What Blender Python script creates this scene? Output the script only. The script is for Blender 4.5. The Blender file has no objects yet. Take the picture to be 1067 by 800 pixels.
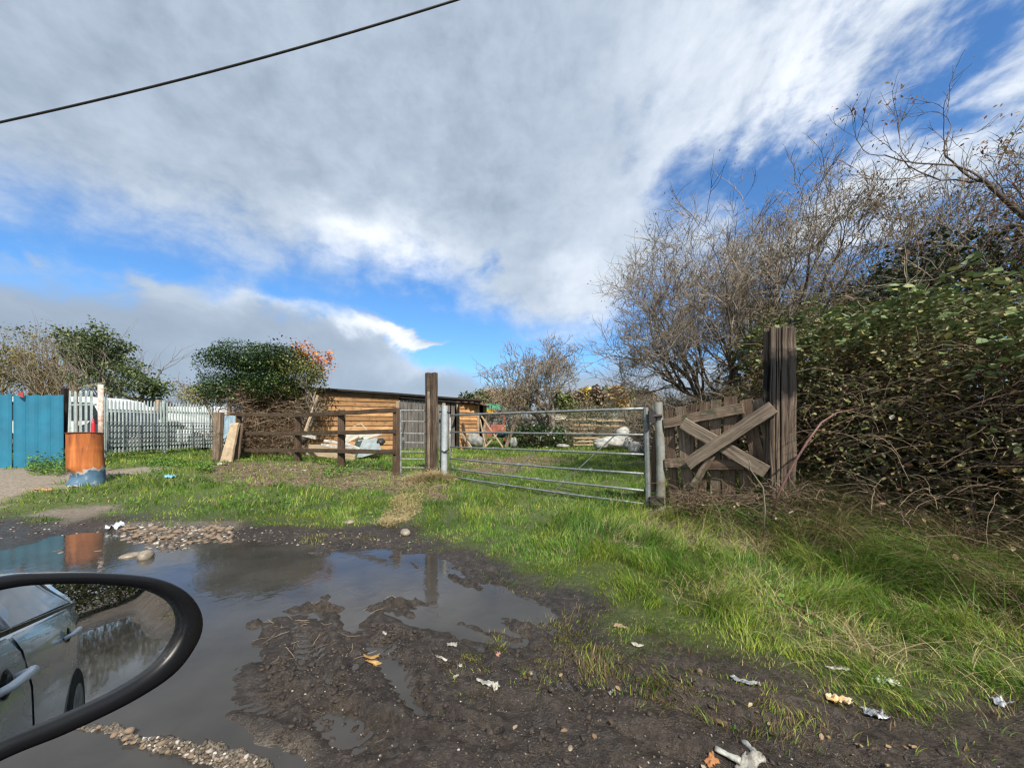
import bpy, math, random
import numpy as np
from mathutils import Vector, Matrix
random.seed(7); RNG = np.random.default_rng(11)
SC = bpy.context.scene; COL = SC.collection
R = math.radians
# ------------------------------------------------------------ camera calibration
F, CX, HY, EYE = 400.0, 533.5, 443.0, 1.15
PIT = 0.0
def P(px, py, Y):
    """world point on the sight line of photo pixel (px,py) at depth Y metres"""
    v = (HY-py)/F; u = (px-CX)/F
    d = (u, math.cos(PIT)-v*math.sin(PIT), math.sin(PIT)+v*math.cos(PIT))
    k = Y/d[1]
    return Vector((d[0]*k, Y, EYE+d[2]*k))
def G0(px, py, z=0.0):
    v = (HY-py)/F; u = (px-CX)/F
    d = (u, math.cos(PIT)-v*math.sin(PIT), math.sin(PIT)+v*math.cos(PIT))
    k = (z-EYE)/d[2]
    return (d[0]*k, d[1]*k)
# ------------------------------------------------------------ numpy noise
def _hash(i, j, s):
    i = i.astype(np.uint64); j = j.astype(np.uint64)
    h = (i*np.uint64(374761393) + j*np.uint64(668265263) + np.uint64(s*1442695 + 12345)) & np.uint64(0xFFFFFFFF)
    h = ((h ^ (h >> np.uint64(13)))*np.uint64(1274126177)) & np.uint64(0xFFFFFFFF)
    h = (h ^ (h >> np.uint64(16))) & np.uint64(0xFFFF)
    return h.astype(np.float64)/65535.0
def vnoise(x, y, s=0):
    x = np.asarray(x, float)+5000.37; y = np.asarray(y, float)+5000.71
    i = np.floor(x); j = np.floor(y); fx = x-i; fy = y-j
    i = i.astype(np.int64); j = j.astype(np.int64)
    fx = fx*fx*(3-2*fx); fy = fy*fy*(3-2*fy)
    a = _hash(i, j, s); b = _hash(i+1, j, s); c = _hash(i, j+1, s); d = _hash(i+1, j+1, s)
    return (a*(1-fx)+b*fx)*(1-fy)+(c*(1-fx)+d*fx)*fy-.5
def fbm(x, y, s=0, o=4):
    t = 0; a = 1.0; x = np.asarray(x, float); y = np.asarray(y, float)
    for k in range(o):
        t = t+a*vnoise(x, y, s+k*17); x = x*2.03+3.1; y = y*2.03+1.7; a *= .5
    return t
def sst(x, a, b):
    t = np.clip((np.asarray(x, float)-a)/(b-a), 0, 1); return t*t*(3-2*t)
def polysd(x, y, poly):
    """signed distance, negative inside"""
    x = np.asarray(x, float); y = np.asarray(y, float)
    d = np.full(x.shape, 1e9); ins = np.zeros(x.shape, bool)
    n = len(poly)
    for i in range(n):
        ax, ay = poly[i]; bx, by = poly[(i+1) % n]
        ex, ey = bx-ax, by-ay
        t = np.clip(((x-ax)*ex+(y-ay)*ey)/(ex*ex+ey*ey+1e-12), 0, 1)
        d = np.minimum(d, np.hypot(x-ax-t*ex, y-ay-t*ey))
        c = (ay > y) != (by > y)
        with np.errstate(divide='ignore', invalid='ignore'):
            xi = ex*(y-ay)/(ey if abs(ey) > 1e-12 else 1e-12)+ax
        ins ^= c & (x < xi)
    return np.where(ins, -d, d)
def segd(x, y, a, b):
    ex, ey = b[0]-a[0], b[1]-a[1]
    t = np.clip(((x-a[0])*ex+(y-a[1])*ey)/(ex*ex+ey*ey), 0, 1)
    return np.hypot(x-a[0]-t*ex, y-a[1]-t*ey)
# ------------------------------------------------------------ object helpers
ORI = {}
def raw(name, V, Fc, mat, parent=None, smooth=False, uv=None, col=None, kind=None, origin=None):
    """V (n,3) world coordinates, Fc list of faces or int array (m,k)"""
    V = np.asarray(V, float)
    if parent is not None: o0 = ORI[parent.name]
    else: o0 = np.array(origin if origin is not None else (0, 0, 0), float)
    Vl = (V-o0).astype(np.float32)
    me = bpy.data.meshes.new(name)
    if isinstance(Fc, np.ndarray):
        m, k = Fc.shape
        me.vertices.add(len(Vl)); me.vertices.foreach_set('co', Vl.ravel())
        me.loops.add(m*k); me.loops.foreach_set('vertex_index', Fc.ravel().astype(np.int32))
        me.polygons.add(m); me.polygons.foreach_set('loop_start', np.arange(0, m*k, k, dtype=np.int32))
        me.update(calc_edges=True)
    else:
        me.from_pydata([tuple(v) for v in Vl.tolist()], [], [tuple(f) for f in Fc]); me.update()
    if uv is not None:
        L = me.uv_layers.new(name='UVMap'); L.data.foreach_set('uv', np.asarray(uv, np.float32).ravel())
    if col is not None:
        a = me.color_attributes.new('Col', 'FLOAT_COLOR', 'POINT')
        c = np.ones((len(V), 4), np.float32); c[:, :col.shape[1]] = col
        a.data.foreach_set('color', c.ravel())
    if smooth: me.polygons.foreach_set('use_smooth', np.ones(len(me.polygons), bool))
    if mat is not None: me.materials.append(mat)
    o = bpy.data.objects.new(name, me); COL.objects.link(o)
    if parent is not None: o.parent = parent; ORI[o.name] = o0
    else: o.location = o0; ORI[o.name] = o0
    if kind: o['kind'] = kind
    return o
def tag(o, label, cat, group=None, kind=None):
    o['label'] = label; o['category'] = cat
    if group: o['group'] = group
    if kind: o['kind'] = kind
    return o
def thing(name, label, cat, loc, group=None):
    o = bpy.data.objects.new(name, None); COL.objects.link(o); o.location = Vector(loc)
    o.empty_display_size = .1; ORI[o.name] = np.array(loc, float)
    return tag(o, label, cat, group)
class MB:
    def __init__(s): s.v = []; s.f = []; s.uv = []
    def add(s, V, Fs, UV=None):
        b = len(s.v); s.v.extend([tuple(v) for v in V])
        for i, f in enumerate(Fs):
            s.f.append(tuple(b+k for k in f))
            s.uv.extend(UV[i] if UV else [(0, 0)]*len(f))
        return s
    def build(s, name, mat, parent=None, smooth=False, kind=None, origin=None):
        return raw(name, np.array(s.v), s.f, mat, parent, smooth, uv=s.uv, kind=kind, origin=origin)
    def beam(s, a, b, w, t, up=(0, 0, 1), jit=0.0, n=1, ch=.12):
        """chamfered plank from a to b: width w across (in the plane of axis and up), thickness t along the third axis"""
        a = Vector(a); b = Vector(b); ax = (b-a); L = ax.length; ax.normalize()
        sd = ax.cross(Vector(up)).normalized(); wv = sd.cross(ax).normalized()
        c = min(w, t)*ch
        prof = [(-w/2+c, -t/2), (w/2-c, -t/2), (w/2, -t/2+c), (w/2, t/2-c), (w/2-c, t/2), (-w/2+c, t/2), (-w/2, t/2-c), (-w/2, -t/2+c)]
        V = []; U = []; n = max(n, 1); off = random.random()*20
        for i in range(n+1):
            q = i/n; p = a.lerp(b, q)
            jx, jy = random.uniform(-jit, jit), random.uniform(-jit, jit)
            for (x, y) in prof:
                V.append(p+wv*(x+jx+random.uniform(-jit, jit)*.4)+sd*(y+jy+random.uniform(-jit, jit)*.4))
        Fs = []; per = [0]
        for k in range(8):
            x0, y0 = prof[k]; x1, y1 = prof[(k+1) % 8]; per.append(per[-1]+math.hypot(x1-x0, y1-y0))
        for i in range(n):
            for k in range(8):
                k2 = (k+1) % 8
                Fs.append((i*8+k, i*8+k2, (i+1)*8+k2, (i+1)*8+k))
                u0 = off+L*i/n; u1 = off+L*(i+1)/n
                U.append([(u0, off+per[k]), (u0, off+per[k+1]), (u1, off+per[k+1]), (u1, off+per[k])])
        Fs.append(tuple(range(7, -1, -1))); U.append([(off, off+prof[k][0]*.3) for k in range(7, -1, -1)])
        Fs.append(tuple(n*8+k for k in range(8))); U.append([(off, off+prof[k][0]*.3) for k in range(8)])
        return s.add(V, Fs, U)
    def tube(s, pts, rad, n=8, cap=True):
        pts = [Vector(p) for p in pts]
        if not hasattr(rad, '__len__'): rad = [rad]*len(pts)
        V = []; Fs = []; U = []; prev = None; l = 0
        off = random.random()*9
        for i, p in enumerate(pts):
            d = (pts[min(i+1, len(pts)-1)]-pts[max(i-1, 0)]).normalized()
            if prev is None:
                prev = d.orthogonal().normalized()
            x = (prev-d*prev.dot(d)).normalized(); y = d.cross(x); prev = x
            for k in range(n):
                t = 2*math.pi*k/n; V.append(p+(x*math.cos(t)+y*math.sin(t))*rad[i])
        for i in range(len(pts)-1):
            l2 = l+(pts[i+1]-pts[i]).length
            for k in range(n):
                k2 = (k+1) % n
                Fs.append((i*n+k, i*n+k2, (i+1)*n+k2, (i+1)*n+k))
                v0 = off+k*rad[i]*6.28/n; v1 = off+(k+1)*rad[i]*6.28/n
                U.append([(off+l, v0), (off+l, v1), (off+l2, v1), (off+l2, v0)])
            l = l2
        if cap:
            Fs.append(tuple(range(n-1, -1, -1))); U.append([(off, off)]*n)
            Fs.append(tuple((len(pts)-1)*n+k for k in range(n))); U.append([(off, off)]*n)
        return s.add(V, Fs, U)
    def box(s, lo, hi):
        x0, y0, z0 = lo; x1, y1, z1 = hi
        V = [(x0, y0, z0), (x1, y0, z0), (x1, y1, z0), (x0, y1, z0), (x0, y0, z1), (x1, y0, z1), (x1, y1, z1), (x0, y1, z1)]
        Fs = [(0, 3, 2, 1), (4, 5, 6, 7), (0, 1, 5, 4), (1, 2, 6, 5), (2, 3, 7, 6), (3, 0, 4, 7)]
        U = []
        for f in Fs:
            q = [V[k] for k in f]; nx = abs((q[1][0]-q[0][0])) + abs(q[2][0]-q[1][0])
            U.append([((p[0]+p[1]), p[2]) for p in q])
        return s.add(V, Fs, U)
    def ring(s, loops, close=True, cap0=True, cap1=True):
        n = len(loops[0]); V = [p for l in loops for p in l]; Fs = []
        for i in range(len(loops)-1):
            for k in range(n if close else n-1):
                k2 = (k+1) % n; Fs.append((i*n+k, i*n+k2, (i+1)*n+k2, (i+1)*n+k))
        if cap0: Fs.append(tuple(range(n-1, -1, -1)))
        if cap1: Fs.append(tuple((len(loops)-1)*n+k for k in range(n)))
        return s.add(V, Fs)
# ------------------------------------------------------------ materials
def nt(name):
    m = bpy.data.materials.new(name); m.use_nodes = True
    t = m.node_tree; b = t.nodes['Principled BSDF']; return m, t, b
def N(t, typ, **kw):
    n = t.nodes.new(typ)
    for k, v in kw.items():
        if k in ('inp',):
            for a, c in v.items(): n.inputs[a].default_value = c
        else: setattr(n, k, v)
    return n
def ramp(t, stops, fac=None):
    n = t.nodes.new('ShaderNodeValToRGB'); e = n.color_ramp.elements
    f4 = lambda c: (*c, 1) if len(c) == 3 else c
    e[0].position = stops[0][0]; e[0].color = f4(stops[0][1]); e[-1].position = stops[-1][0]; e[-1].color = f4(stops[-1][1])
    for p, c in stops[1:-1]:
        x_ = e.new(p); x_.color = f4(c)
    if fac is not None: t.links.new(fac, n.inputs[0])
    return n
def rgb(h):
    h = h.lstrip('#'); c = [int(h[i:i+2], 16)/255 for i in (0, 2, 4)]
    return tuple(x/12.92 if x < .04045 else ((x+.055)/1.055)**2.4 for x in c)
def wood(name, cols, rough=.85, grain=(3, 60), bump=.6, knots=True, bs=.01, moss=None):
    m, t, b = nt(name)
    tc = N(t, 'ShaderNodeTexCoord'); mp = N(t, 'ShaderNodeMapping'); mp.inputs['Scale'].default_value = (grain[0], grain[1], 1)
    t.links.new(tc.outputs['UV'], mp.inputs[0])
    n1 = N(t, 'ShaderNodeTexNoise', inp={'Scale': 1, 'Detail': 6, 'Roughness': .65, 'Distortion': .6}); t.links.new(mp.outputs[0], n1.inputs['Vector'])
    n2 = N(t, 'ShaderNodeTexNoise', inp={'Scale': 3.5, 'Detail': 4, 'Roughness': .6}); t.links.new(tc.outputs['Object'], n2.inputs['Vector'])
    mx = N(t, 'ShaderNodeMath', operation='MULTIPLY_ADD'); t.links.new(n1.outputs[0], mx.inputs[0]); mx.inputs[1].default_value = .75
    m2 = N(t, 'ShaderNodeMath', operation='MULTIPLY'); t.links.new(n2.outputs[0], m2.inputs[0]); m2.inputs[1].default_value = .3
    t.links.new(m2.outputs[0], mx.inputs[2])
    k = len(cols); r = ramp(t, [(.33+.4*i/(k-1), c) for i, c in enumerate(cols)], mx.outputs[0])
    out = r.outputs[0]
    if moss:
        n3 = N(t, 'ShaderNodeTexNoise', inp={'Scale': 9, 'Detail': 5, 'Roughness': .7}); t.links.new(tc.outputs['Object'], n3.inputs['Vector'])
        mr = ramp(t, [(.52, (0, 0, 0)), (.66, (1, 1, 1))], n3.outputs[0])
        mi = N(t, 'ShaderNodeMix', data_type='RGBA'); t.links.new(mr.outputs[0], mi.inputs[0]); t.links.new(out, mi.inputs[6]); mi.inputs[7].default_value = (*moss, 1)
        out = mi.outputs[2]
    t.links.new(out, b.inputs['Base Color']); b.inputs['Roughness'].default_value = rough
    b.inputs['Specular IOR Level'].default_value = .25
    bp = N(t, 'ShaderNodeBump', inp={'Strength': bump, 'Distance': bs}); t.links.new(n1.outputs[0], bp.inputs['Height']); t.links.new(bp.outputs[0], b.inputs['Normal'])
    return m
def plain(name, c, rough=.6, metal=0, var=.25, scale=6, c2=None, bump=.15, spec=.4, bs=.005, det=5):
    """base colour with noise patches of a second tone, roughness variation and slight bump"""
    m, t, b = nt(name)
    tc = N(t, 'ShaderNodeTexCoord'); n = N(t, 'ShaderNodeTexNoise', inp={'Scale': scale, 'Detail': det, 'Roughness': .65}); t.links.new(tc.outputs['Object'], n.inputs['Vector'])
    c2 = c2 or tuple(x*(1-var) for x in c)
    r = ramp(t, [(.35, c2), (.62, c)], n.outputs[0]); t.links.new(r.outputs[0], b.inputs['Base Color'])
    rr = ramp(t, [(.3, (min(1, rough+.15),)*3), (.7, (max(0, rough-.1),)*3)], n.outputs[0]); t.links.new(rr.outputs[0], b.inputs['Roughness'])
    b.inputs['Metallic'].default_value = metal; b.inputs['Specular IOR Level'].default_value = spec
    if bump:
        bp = N(t, 'ShaderNodeBump', inp={'Strength': bump, 'Distance': bs}); t.links.new(n.outputs[0], bp.inputs['Height']); t.links.new(bp.outputs[0], b.inputs['Normal'])
    return m
def island(name, stops, rough=.6, trans=.0, spec=.3, patch=None, pscale=1.5):
    """colour picked per leaf/blade; patch mixes a second tone in clumps"""
    m, t, b = nt(name)
    g = N(t, 'ShaderNodeNewGeometry'); r = ramp(t, stops, g.outputs['Random Per Island']); out = r.outputs[0]
    if patch:
        tc = N(t, 'ShaderNodeTexCoord'); n = N(t, 'ShaderNodeTexNoise', inp={'Scale': pscale, 'Detail': 3}); t.links.new(tc.outputs['Object'], n.inputs['Vector'])
        pr = ramp(t, [(.45, (0, 0, 0)), (.6, (1, 1, 1))], n.outputs[0])
        mi = N(t, 'ShaderNodeMix', data_type='RGBA'); t.links.new(pr.outputs[0], mi.inputs[0]); t.links.new(out, mi.inputs[6])
        hs = N(t, 'ShaderNodeMix', data_type='RGBA', blend_type='MULTIPLY'); hs.inputs[0].default_value = 1; t.links.new(out, hs.inputs[6]); hs.inputs[7].default_value = (*patch, 1)
        t.links.new(hs.outputs[2], mi.inputs[7]); out = mi.outputs[2]
    t.links.new(out, b.inputs['Base Color']); b.inputs['Roughness'].default_value = rough; b.inputs['Specular IOR Level'].default_value = spec
    if trans > 0:
        tr = N(t, 'ShaderNodeBsdfTranslucent'); t.links.new(out, tr.inputs[0])
        ms = N(t, 'ShaderNodeMixShader'); ms.inputs[0].default_value = trans
        t.links.new(b.outputs[0], ms.inputs[1]); t.links.new(tr.outputs[0], ms.inputs[2])
        t.links.new(ms.outputs[0], t.nodes['Material Output'].inputs[0])
    return m
# ------------------------------------------------------------ camera, sun, sky
cam = bpy.data.cameras.new('camera'); co = bpy.data.objects.new('camera', cam); COL.objects.link(co)
co.location = (0, 0, EYE); co.rotation_euler = (math.pi/2+PIT, 0, 0)
cam.shift_y = (HY-400)/1067; cam.sensor_width = 36; cam.lens = 36*F/1067; cam.clip_start = .02; cam.clip_end = 2000
SC.camera = co
SUN_AZ, SUN_EL = R(162), R(48)      # azimuth clockwise from +Y (the view), so behind and to the right
sd = Vector((math.sin(SUN_AZ)*math.cos(SUN_EL), math.cos(SUN_AZ)*math.cos(SUN_EL), math.sin(SUN_EL)))
sl = bpy.data.lights.new('sun', 'SUN'); so = bpy.data.objects.new('sun', sl); COL.objects.link(so)
sl.energy = 4.6; sl.angle = R(.8); sl.color = (1, .93, .82)
so.rotation_euler = sd.to_track_quat('Z', 'Y').to_euler(); so.location = (0, -5, 12)
W = bpy.data.worlds.new('World'); SC.world = W; W.use_nodes = True
t = W.node_tree; t.nodes.clear()
def M(op, a, b=None, c=None, clamp=False):
    n = t.nodes.new('ShaderNodeMath'); n.operation = op; n.use_clamp = clamp
    for i, v in enumerate((a, b, c)):
        if v is None: continue
        if isinstance(v, (int, float)): n.inputs[i].default_value = v
        else: t.links.new(v, n.inputs[i])
    return n.outputs[0]
def SS(x, a, b):
    n = t.nodes.new('ShaderNodeMapRange'); n.interpolation_type = 'SMOOTHSTEP'
    t.links.new(x, n.inputs[0]); n.inputs[1].default_value = a; n.inputs[2].default_value = b
    n.inputs[3].default_value = 0; n.inputs[4].default_value = 1
    return n.outputs[0]
tc = t.nodes.new('ShaderNodeTexCoord'); sp = t.nodes.new('ShaderNodeSeparateXYZ'); t.links.new(tc.outputs['Generated'], sp.inputs[0])
X, Y, Z = sp.outputs
az = M('ARCTAN2', X, Y); el = M('ARCSINE', Z)
def azel(px, py):
    p = P(px, py, 1.0)-Vector((0, 0, EYE)); p.normalize(); return math.atan2(p.x, p.y), math.asin(p.z)
def noise(vec, scale, det=6, rough=.55, dist=0., off=(0, 0, 0), sc=(1, 1, 1), rot=0):
    mp = t.nodes.new('ShaderNodeMapping'); mp.inputs[1].default_value = off; mp.inputs[3].default_value = sc; mp.inputs[2].default_value = (0, 0, rot)
    t.links.new(vec, mp.inputs[0])
    n = t.nodes.new('ShaderNodeTexNoise'); t.links.new(mp.outputs[0], n.inputs['Vector'])
    n.inputs['Scale'].default_value = scale; n.inputs['Detail'].default_value = det; n.inputs['Roughness'].default_value = rough; n.inputs['Distortion'].default_value = dist
    return n.outputs[0]
ca = t.nodes.new('ShaderNodeCombineXYZ'); t.links.new(az, ca.inputs[0]); t.links.new(M('MULTIPLY', el, 1.35), ca.inputs[1])
zz = M('ADD', M('MAXIMUM', Z, 0.0), .12)
cp = t.nodes.new('ShaderNodeCombineXYZ'); t.links.new(M('DIVIDE', X, zz), cp.inputs[0]); t.links.new(M('DIVIDE', Y, zz), cp.inputs[1])
AE, PL = ca.outputs[0], cp.outputs[0]
_w1 = M('SUBTRACT', noise(AE, 5, 5, .6, .3, off=(9, 2, 0)), .5); _w2 = M('SUBTRACT', noise(AE, 5, 5, .6, .3, off=(1, 7, 3)), .5)
azw = M('ADD', az, M('MULTIPLY', _w1, .22)); elw = M('ADD', el, M('MULTIPLY', _w2, .20))
def curve(pix, lo=-1.2, hi=1.2):
    fc = t.nodes.new('ShaderNodeFloatCurve'); c = fc.mapping.curves[0]
    pts = sorted(azel(*p) for p in pix)
    pts = [((a-lo)/(hi-lo), e) for a, e in pts]
    c.points[0].location = (0, pts[0][1]); c.points[1].location = (1, pts[-1][1])
    for x, y in pts: c.points.new(x, y)
    fc.mapping.update()
    t.links.new(M('DIVIDE', M('SUBTRACT', az, lo), hi-lo, clamp=True), fc.inputs['Value'])
    return fc.outputs[0]
def blob(px, py, rx, ry, rot=0, w=1.0):
    """soft ellipse in the sky around a direction; radii in degrees"""
    a0, e0 = azel(px, py); c, s = math.cos(R(rot)), math.sin(R(rot))
    da = M('SUBTRACT', azw, a0); de = M('SUBTRACT', elw, e0)
    u = M('ADD', M('MULTIPLY', da, c/R(rx)), M('MULTIPLY', de, s/R(rx)))
    v = M('ADD', M('MULTIPLY', da, -s/R(ry)), M('MULTIPLY', de, c/R(ry)))
    q = M('ADD', M('MULTIPLY', u, u), M('MULTIPLY', v, v))
    g = M('EXPONENT', M('MULTIPLY', q, -1.0))
    return M('MULTIPLY', g, w)
def SUM(*a):
    r = a[0]
    for b in a[1:]: r = M('ADD', r, b)
    return r
nb = M('SUBTRACT', noise(AE, 3.2, 8, .56, .3), .5)
nf = M('SUBTRACT', noise(AE, 11, 7, .6, .2, off=(3, 1, 0)), .5)
ns3 = M('SUBTRACT', noise(AE, 22, 6, .62, .3, off=(5, 3, 0), sc=(1, 1.6, 1), rot=R(-35)), .5)
ns = M('SUBTRACT', noise(PL, 1.5, 7, .55, .5, sc=(1, .6, 1), rot=R(-48), off=(.7, 0, 0)), .5)
# main deck: everything above the edge
e1 = curve([(-300, 190), (0, 208), (100, 228), (200, 248), (265, 272), (330, 286), (400, 292), (450, 298), (500, 322), (560, 345), (620, 352), (680, 330), (760, 330), (900, 320), (1100, 300)])
d1 = M('SUBTRACT', el, e1)
f1 = SUM(M('MULTIPLY', d1, 15.0), M('MULTIPLY', nb, 2.4), M('MULTIPLY', nf, 2.8), M('MULTIPLY', ns3, .8))
right = SS(az, .08, .7)
f1 = M('MINIMUM', f1, 2.2)
ns2 = M('SUBTRACT', noise(PL, 5.5, 6, .6, .4, sc=(1, .55, 1), rot=R(-48), off=(2.7, 1, 0)), .5)
f1 = SUM(f1, M('MULTIPLY', right, SUM(M('MULTIPLY', ns, 5.0), M('MULTIPLY', ns2, 4.2), M('MULTIPLY', ns3, 2.4), -1.65)),
         blob(700, 205, 7, 3.5, 30, -1.7), blob(870, 150, 10, 3.4, 35, -2.2), blob(780, 195, 8, 3, 25, -1.3), blob(1000, 130, 5, 2, 35, -.9), blob(720, 150, 5, 2, 45, -.8), blob(830, 100, 6, 1.8, 35, -.9), blob(450, 305, 4, 2, 0, -.6), blob(1000, 60, 9, 2.5, 40, -1.5), blob(790, 185, 7, 2.5, 20, -1.0),
         blob(515, 262, 2.6, 1.6, 50, -1.9), blob(1040, 30, 5, 2, 35, -.8), blob(620, 215, 6, 4, 0, 1.2), blob(800, 70, 13, 8, 0, 1.3),
         blob(560, 240, 6, 5, 0, 1.0), blob(730, 110, 6, 4, 20, .6), blob(930, 180, 8, 3, 30, .9), blob(660, 150, 6, 2, 50, -.9), blob(640, 120, 3, 1.5, 30, -.8), blob(640, 265, 7, 5, 0, .9), blob(590, 300, 5, 3, 0, 1.2))
f1 = M('ADD', f1, M('MULTIPLY', SS(M('ABSOLUTE', az), 1.0, 1.4), 3.0))
m1 = SS(f1, -1.0, 1.7)
e2 = curve([(-300, 262), (0, 276), (60, 283), (120, 290), (200, 292), (250, 300), (300, 316), (350, 321), (390, 326), (410, 352), (450, 366), (500, 388), (560, 392), (600, 380), (700, 370), (1100, 380)])
d2 = M('SUBTRACT', e2, el)
f2 = SUM(M('MULTIPLY', d2, 20.0), M('MULTIPLY', nb, 2.0), M('MULTIPLY', nf, 2.2), blob(150, 293, 3, 1.3, 0, 1.0), blob(435, 352, 6, .9, 5, 1.9), blob(400, 345, 4, 1.6, 0, .9), blob(470, 375, 6, 1.2, 0, -1.5), blob(300, 330, 5, 1.5, -5, .6), blob(620, 305, 3, 1.4, 0, 1.2), blob(600, 345, 6, 1.2, 10, 1.3), blob(485, 330, 2, .8, 30, .9), blob(545, 388, 5, 1.5, 0, -1.0), blob(560, 365, 4, .8, 5, .7), blob(30, 262, 3, .8, 0, .8))
m2 = SS(f2, -.4, 1.1)
mask = M('MAXIMUM', m1, m2)
low = SS(el, -.35, -.02)
# brightness of the cloud
edge = M('SUBTRACT', 1.0, SS(f1, .4, 3.0))
cb = SUM(.40, M('MULTIPLY', SS(az, -.1, .75), .10), M('MULTIPLY', M('SUBTRACT', 1.0, SS(d1, .0, .10)), .10), M('MULTIPLY', nb, .20), M('MULTIPLY', nf, .22), M('MULTIPLY', ns3, .07), M('MULTIPLY', SS(el, .35, .9), .02),
         blob(425, 262, 11, 4.5, -6, .30), blob(360, 245, 6, 2.5, 0, .12), blob(590, 290, 5, 4, 0, .20), blob(640, 220, 9, 6, 0, .08), blob(760, 100, 12, 7, 25, .14), blob(900, 60, 10, 5, 30, .11), blob(690, 60, 9, 5, 0, .05), blob(1000, 110, 12, 4, 30, .15), blob(330, 230, 16, 3, -6, .05), blob(640, 330, 6, 8, 0, .12), M('MULTIPLY', M('MULTIPLY', right, ns2), .7))
b2 = SUM(.375, M('MULTIPLY', nb, .10), M('MULTIPLY', nf, .12), blob(300, 322, 9, 1.4, -7, .16), blob(410, 352, 8, 1.5, -6, .40), blob(470, 378, 8, 2.0, 0, .22), blob(590, 350, 8, 2.2, 0, .30), blob(130, 290, 18, 1.6, -3, .08), blob(60, 370, 20, 5, 0, -.03))
inlow = SS(M('SUBTRACT', m2, m1), -.1, .5)
mixb = t.nodes.new('ShaderNodeMix'); t.links.new(inlow, mixb.inputs[0]); t.links.new(cb, mixb.inputs[2]); t.links.new(b2, mixb.inputs[3])
bright = M('MAXIMUM', mixb.outputs[0], .12)
tint = ramp(t, [(.26, (.74, .92, 1.17)), (.44, (.82, .97, 1.16)), (.74, (.95, 1.0, 1.07))], bright)
cc = t.nodes.new('ShaderNodeVectorMath'); cc.operation = 'SCALE'; t.links.new(tint.outputs[0], cc.inputs[0]); t.links.new(bright, cc.inputs['Scale'])
sky = t.nodes.new('ShaderNodeTexSky'); sky.sky_type = 'NISHITA'; sky.sun_disc = False
sky.sun_elevation = SUN_EL; sky.sun_rotation = SUN_AZ; sky.air_density = 1.0; sky.dust_density = .3; sky.ozone_density = 2.2
mulc = t.nodes.new('ShaderNodeMix'); mulc.data_type = 'RGBA'; mulc.blend_type = 'MULTIPLY'; mulc.inputs[0].default_value = 1
t.links.new(sky.outputs[0], mulc.inputs[6]); mulc.inputs[7].default_value = (.56, .90, 1.20, 1)
bg1 = t.nodes.new('ShaderNodeBackground'); t.links.new(mulc.outputs[2], bg1.inputs[0]); bg1.inputs[1].default_value = .115
bg2 = t.nodes.new('ShaderNodeBackground'); t.links.new(cc.outputs[0], bg2.inputs[0]); bg2.inputs[1].default_value = 1.0
mxs = t.nodes.new('ShaderNodeMixShader'); t.links.new(M('MULTIPLY', mask, .96), mxs.inputs[0]); t.links.new(bg1.outputs[0], mxs.inputs[1]); t.links.new(bg2.outputs[0], mxs.inputs[2])
wo = t.nodes.new('ShaderNodeOutputWorld'); t.links.new(mxs.outputs[0], wo.inputs[0])
SC.view_settings.view_transform = 'Standard'; SC.view_settings.look = 'None'; SC.view_settings.exposure = 0.48; SC.view_settings.gamma = 1; SC.view_settings.use_curve_mapping = False
SC.render.engine = 'CYCLES'
try:
    SC.cycles.use_denoising = True; SC.cycles.denoiser = 'OPENIMAGEDENOISE'
    SC.cycles.max_bounces = 6; SC.cycles.diffuse_bounces = 3; SC.cycles.glossy_bounces = 4; SC.cycles.transparent_max_bounces = 12
    SC.cycles.use_adaptive_sampling = True; SC.cycles.adaptive_threshold = .02; SC.cycles.filter_width = 1.3
except Exception as e: print(e)
# ------------------------------------------------------------ terrain
def g0l(l, z=0.0): return [G0(p[0], p[1], z) for p in l]
W1 = g0l([(-420, 620), (0, 572), (55, 558), (118, 552), (150, 560), (185, 571), (200, 562), (245, 560), (300, 563), (345, 573), (400, 569), (440, 576), (480, 591), (520, 609), (560, 627), (572, 640),
          (552, 650), (560, 672), (540, 682), (505, 668), (470, 664), (440, 657), (418, 648), (398, 642), (386, 655), (394, 690), (385, 712), (362, 700), (352, 664), (338, 650), (306, 652), (292, 684), (268, 704), (290, 724), (318, 738), (345, 752), (372, 764), (380, 790), (330, 830), (250, 900), (-100, 1000), (-500, 900)])
W2 = [(1.2, -.6), (1.3, .95), (2.2, 1.05), (3.6, .95), (5.5, .9), (9, .4), (9, -3), (1, -3)]
W3 = [(-3.5, -3), (-3.5, .9), (1.4, .75), (1.4, -3)]
RID = [  # pixel segment, half width m, height m
    ((452, 624), (545, 657), .05, .05), ((545, 657), (560, 668), .05, .045), ((392, 645), (400, 668), .045, .045), ((392, 645), (445, 663), .04, .035),
    ((305, 630), (348, 634), .05, .05), ((345, 634), (350, 665), .035, .045), ((350, 665), (356, 708), .05, .04), ((318, 655), (345, 665), .04, .03), ((296, 706), (340, 726), .05, .045), ((340, 726), (388, 748), .05, .045),
    ((205, 600), (262, 617), .05, .05), ((320, 575), (372, 584), .05, .045), ((365, 590), (398, 598), .04, .045), ((378, 603), (425, 620), .04, .04), ((330, 607), (365, 618), .03, .035),
    ((468, 600), (500, 613), .03, .06), ((428, 586), (446, 600), .03, .05), ((404, 622), (430, 642), .035, .06), ((440, 640), (500, 634), .03, .05), ((520, 640), (560, 662), .05, .06), ((250, 640), (264, 652), .03, .05), ((270, 585), (300, 590), .05, .05), ((480, 650), (540, 668), .03, .05), ((60, 572), (112, 580), .12, .045), ((135, 550), (180, 560), .16, .05), ((180, 562), (240, 552), .12, .05), ((300, 560), (420, 570), .06, .04), ((225, 612), (262, 617), .04, .045),
    ((88, 754), (180, 778), .035, .115), ((180, 778), (275, 806), .04, .115)]
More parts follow.
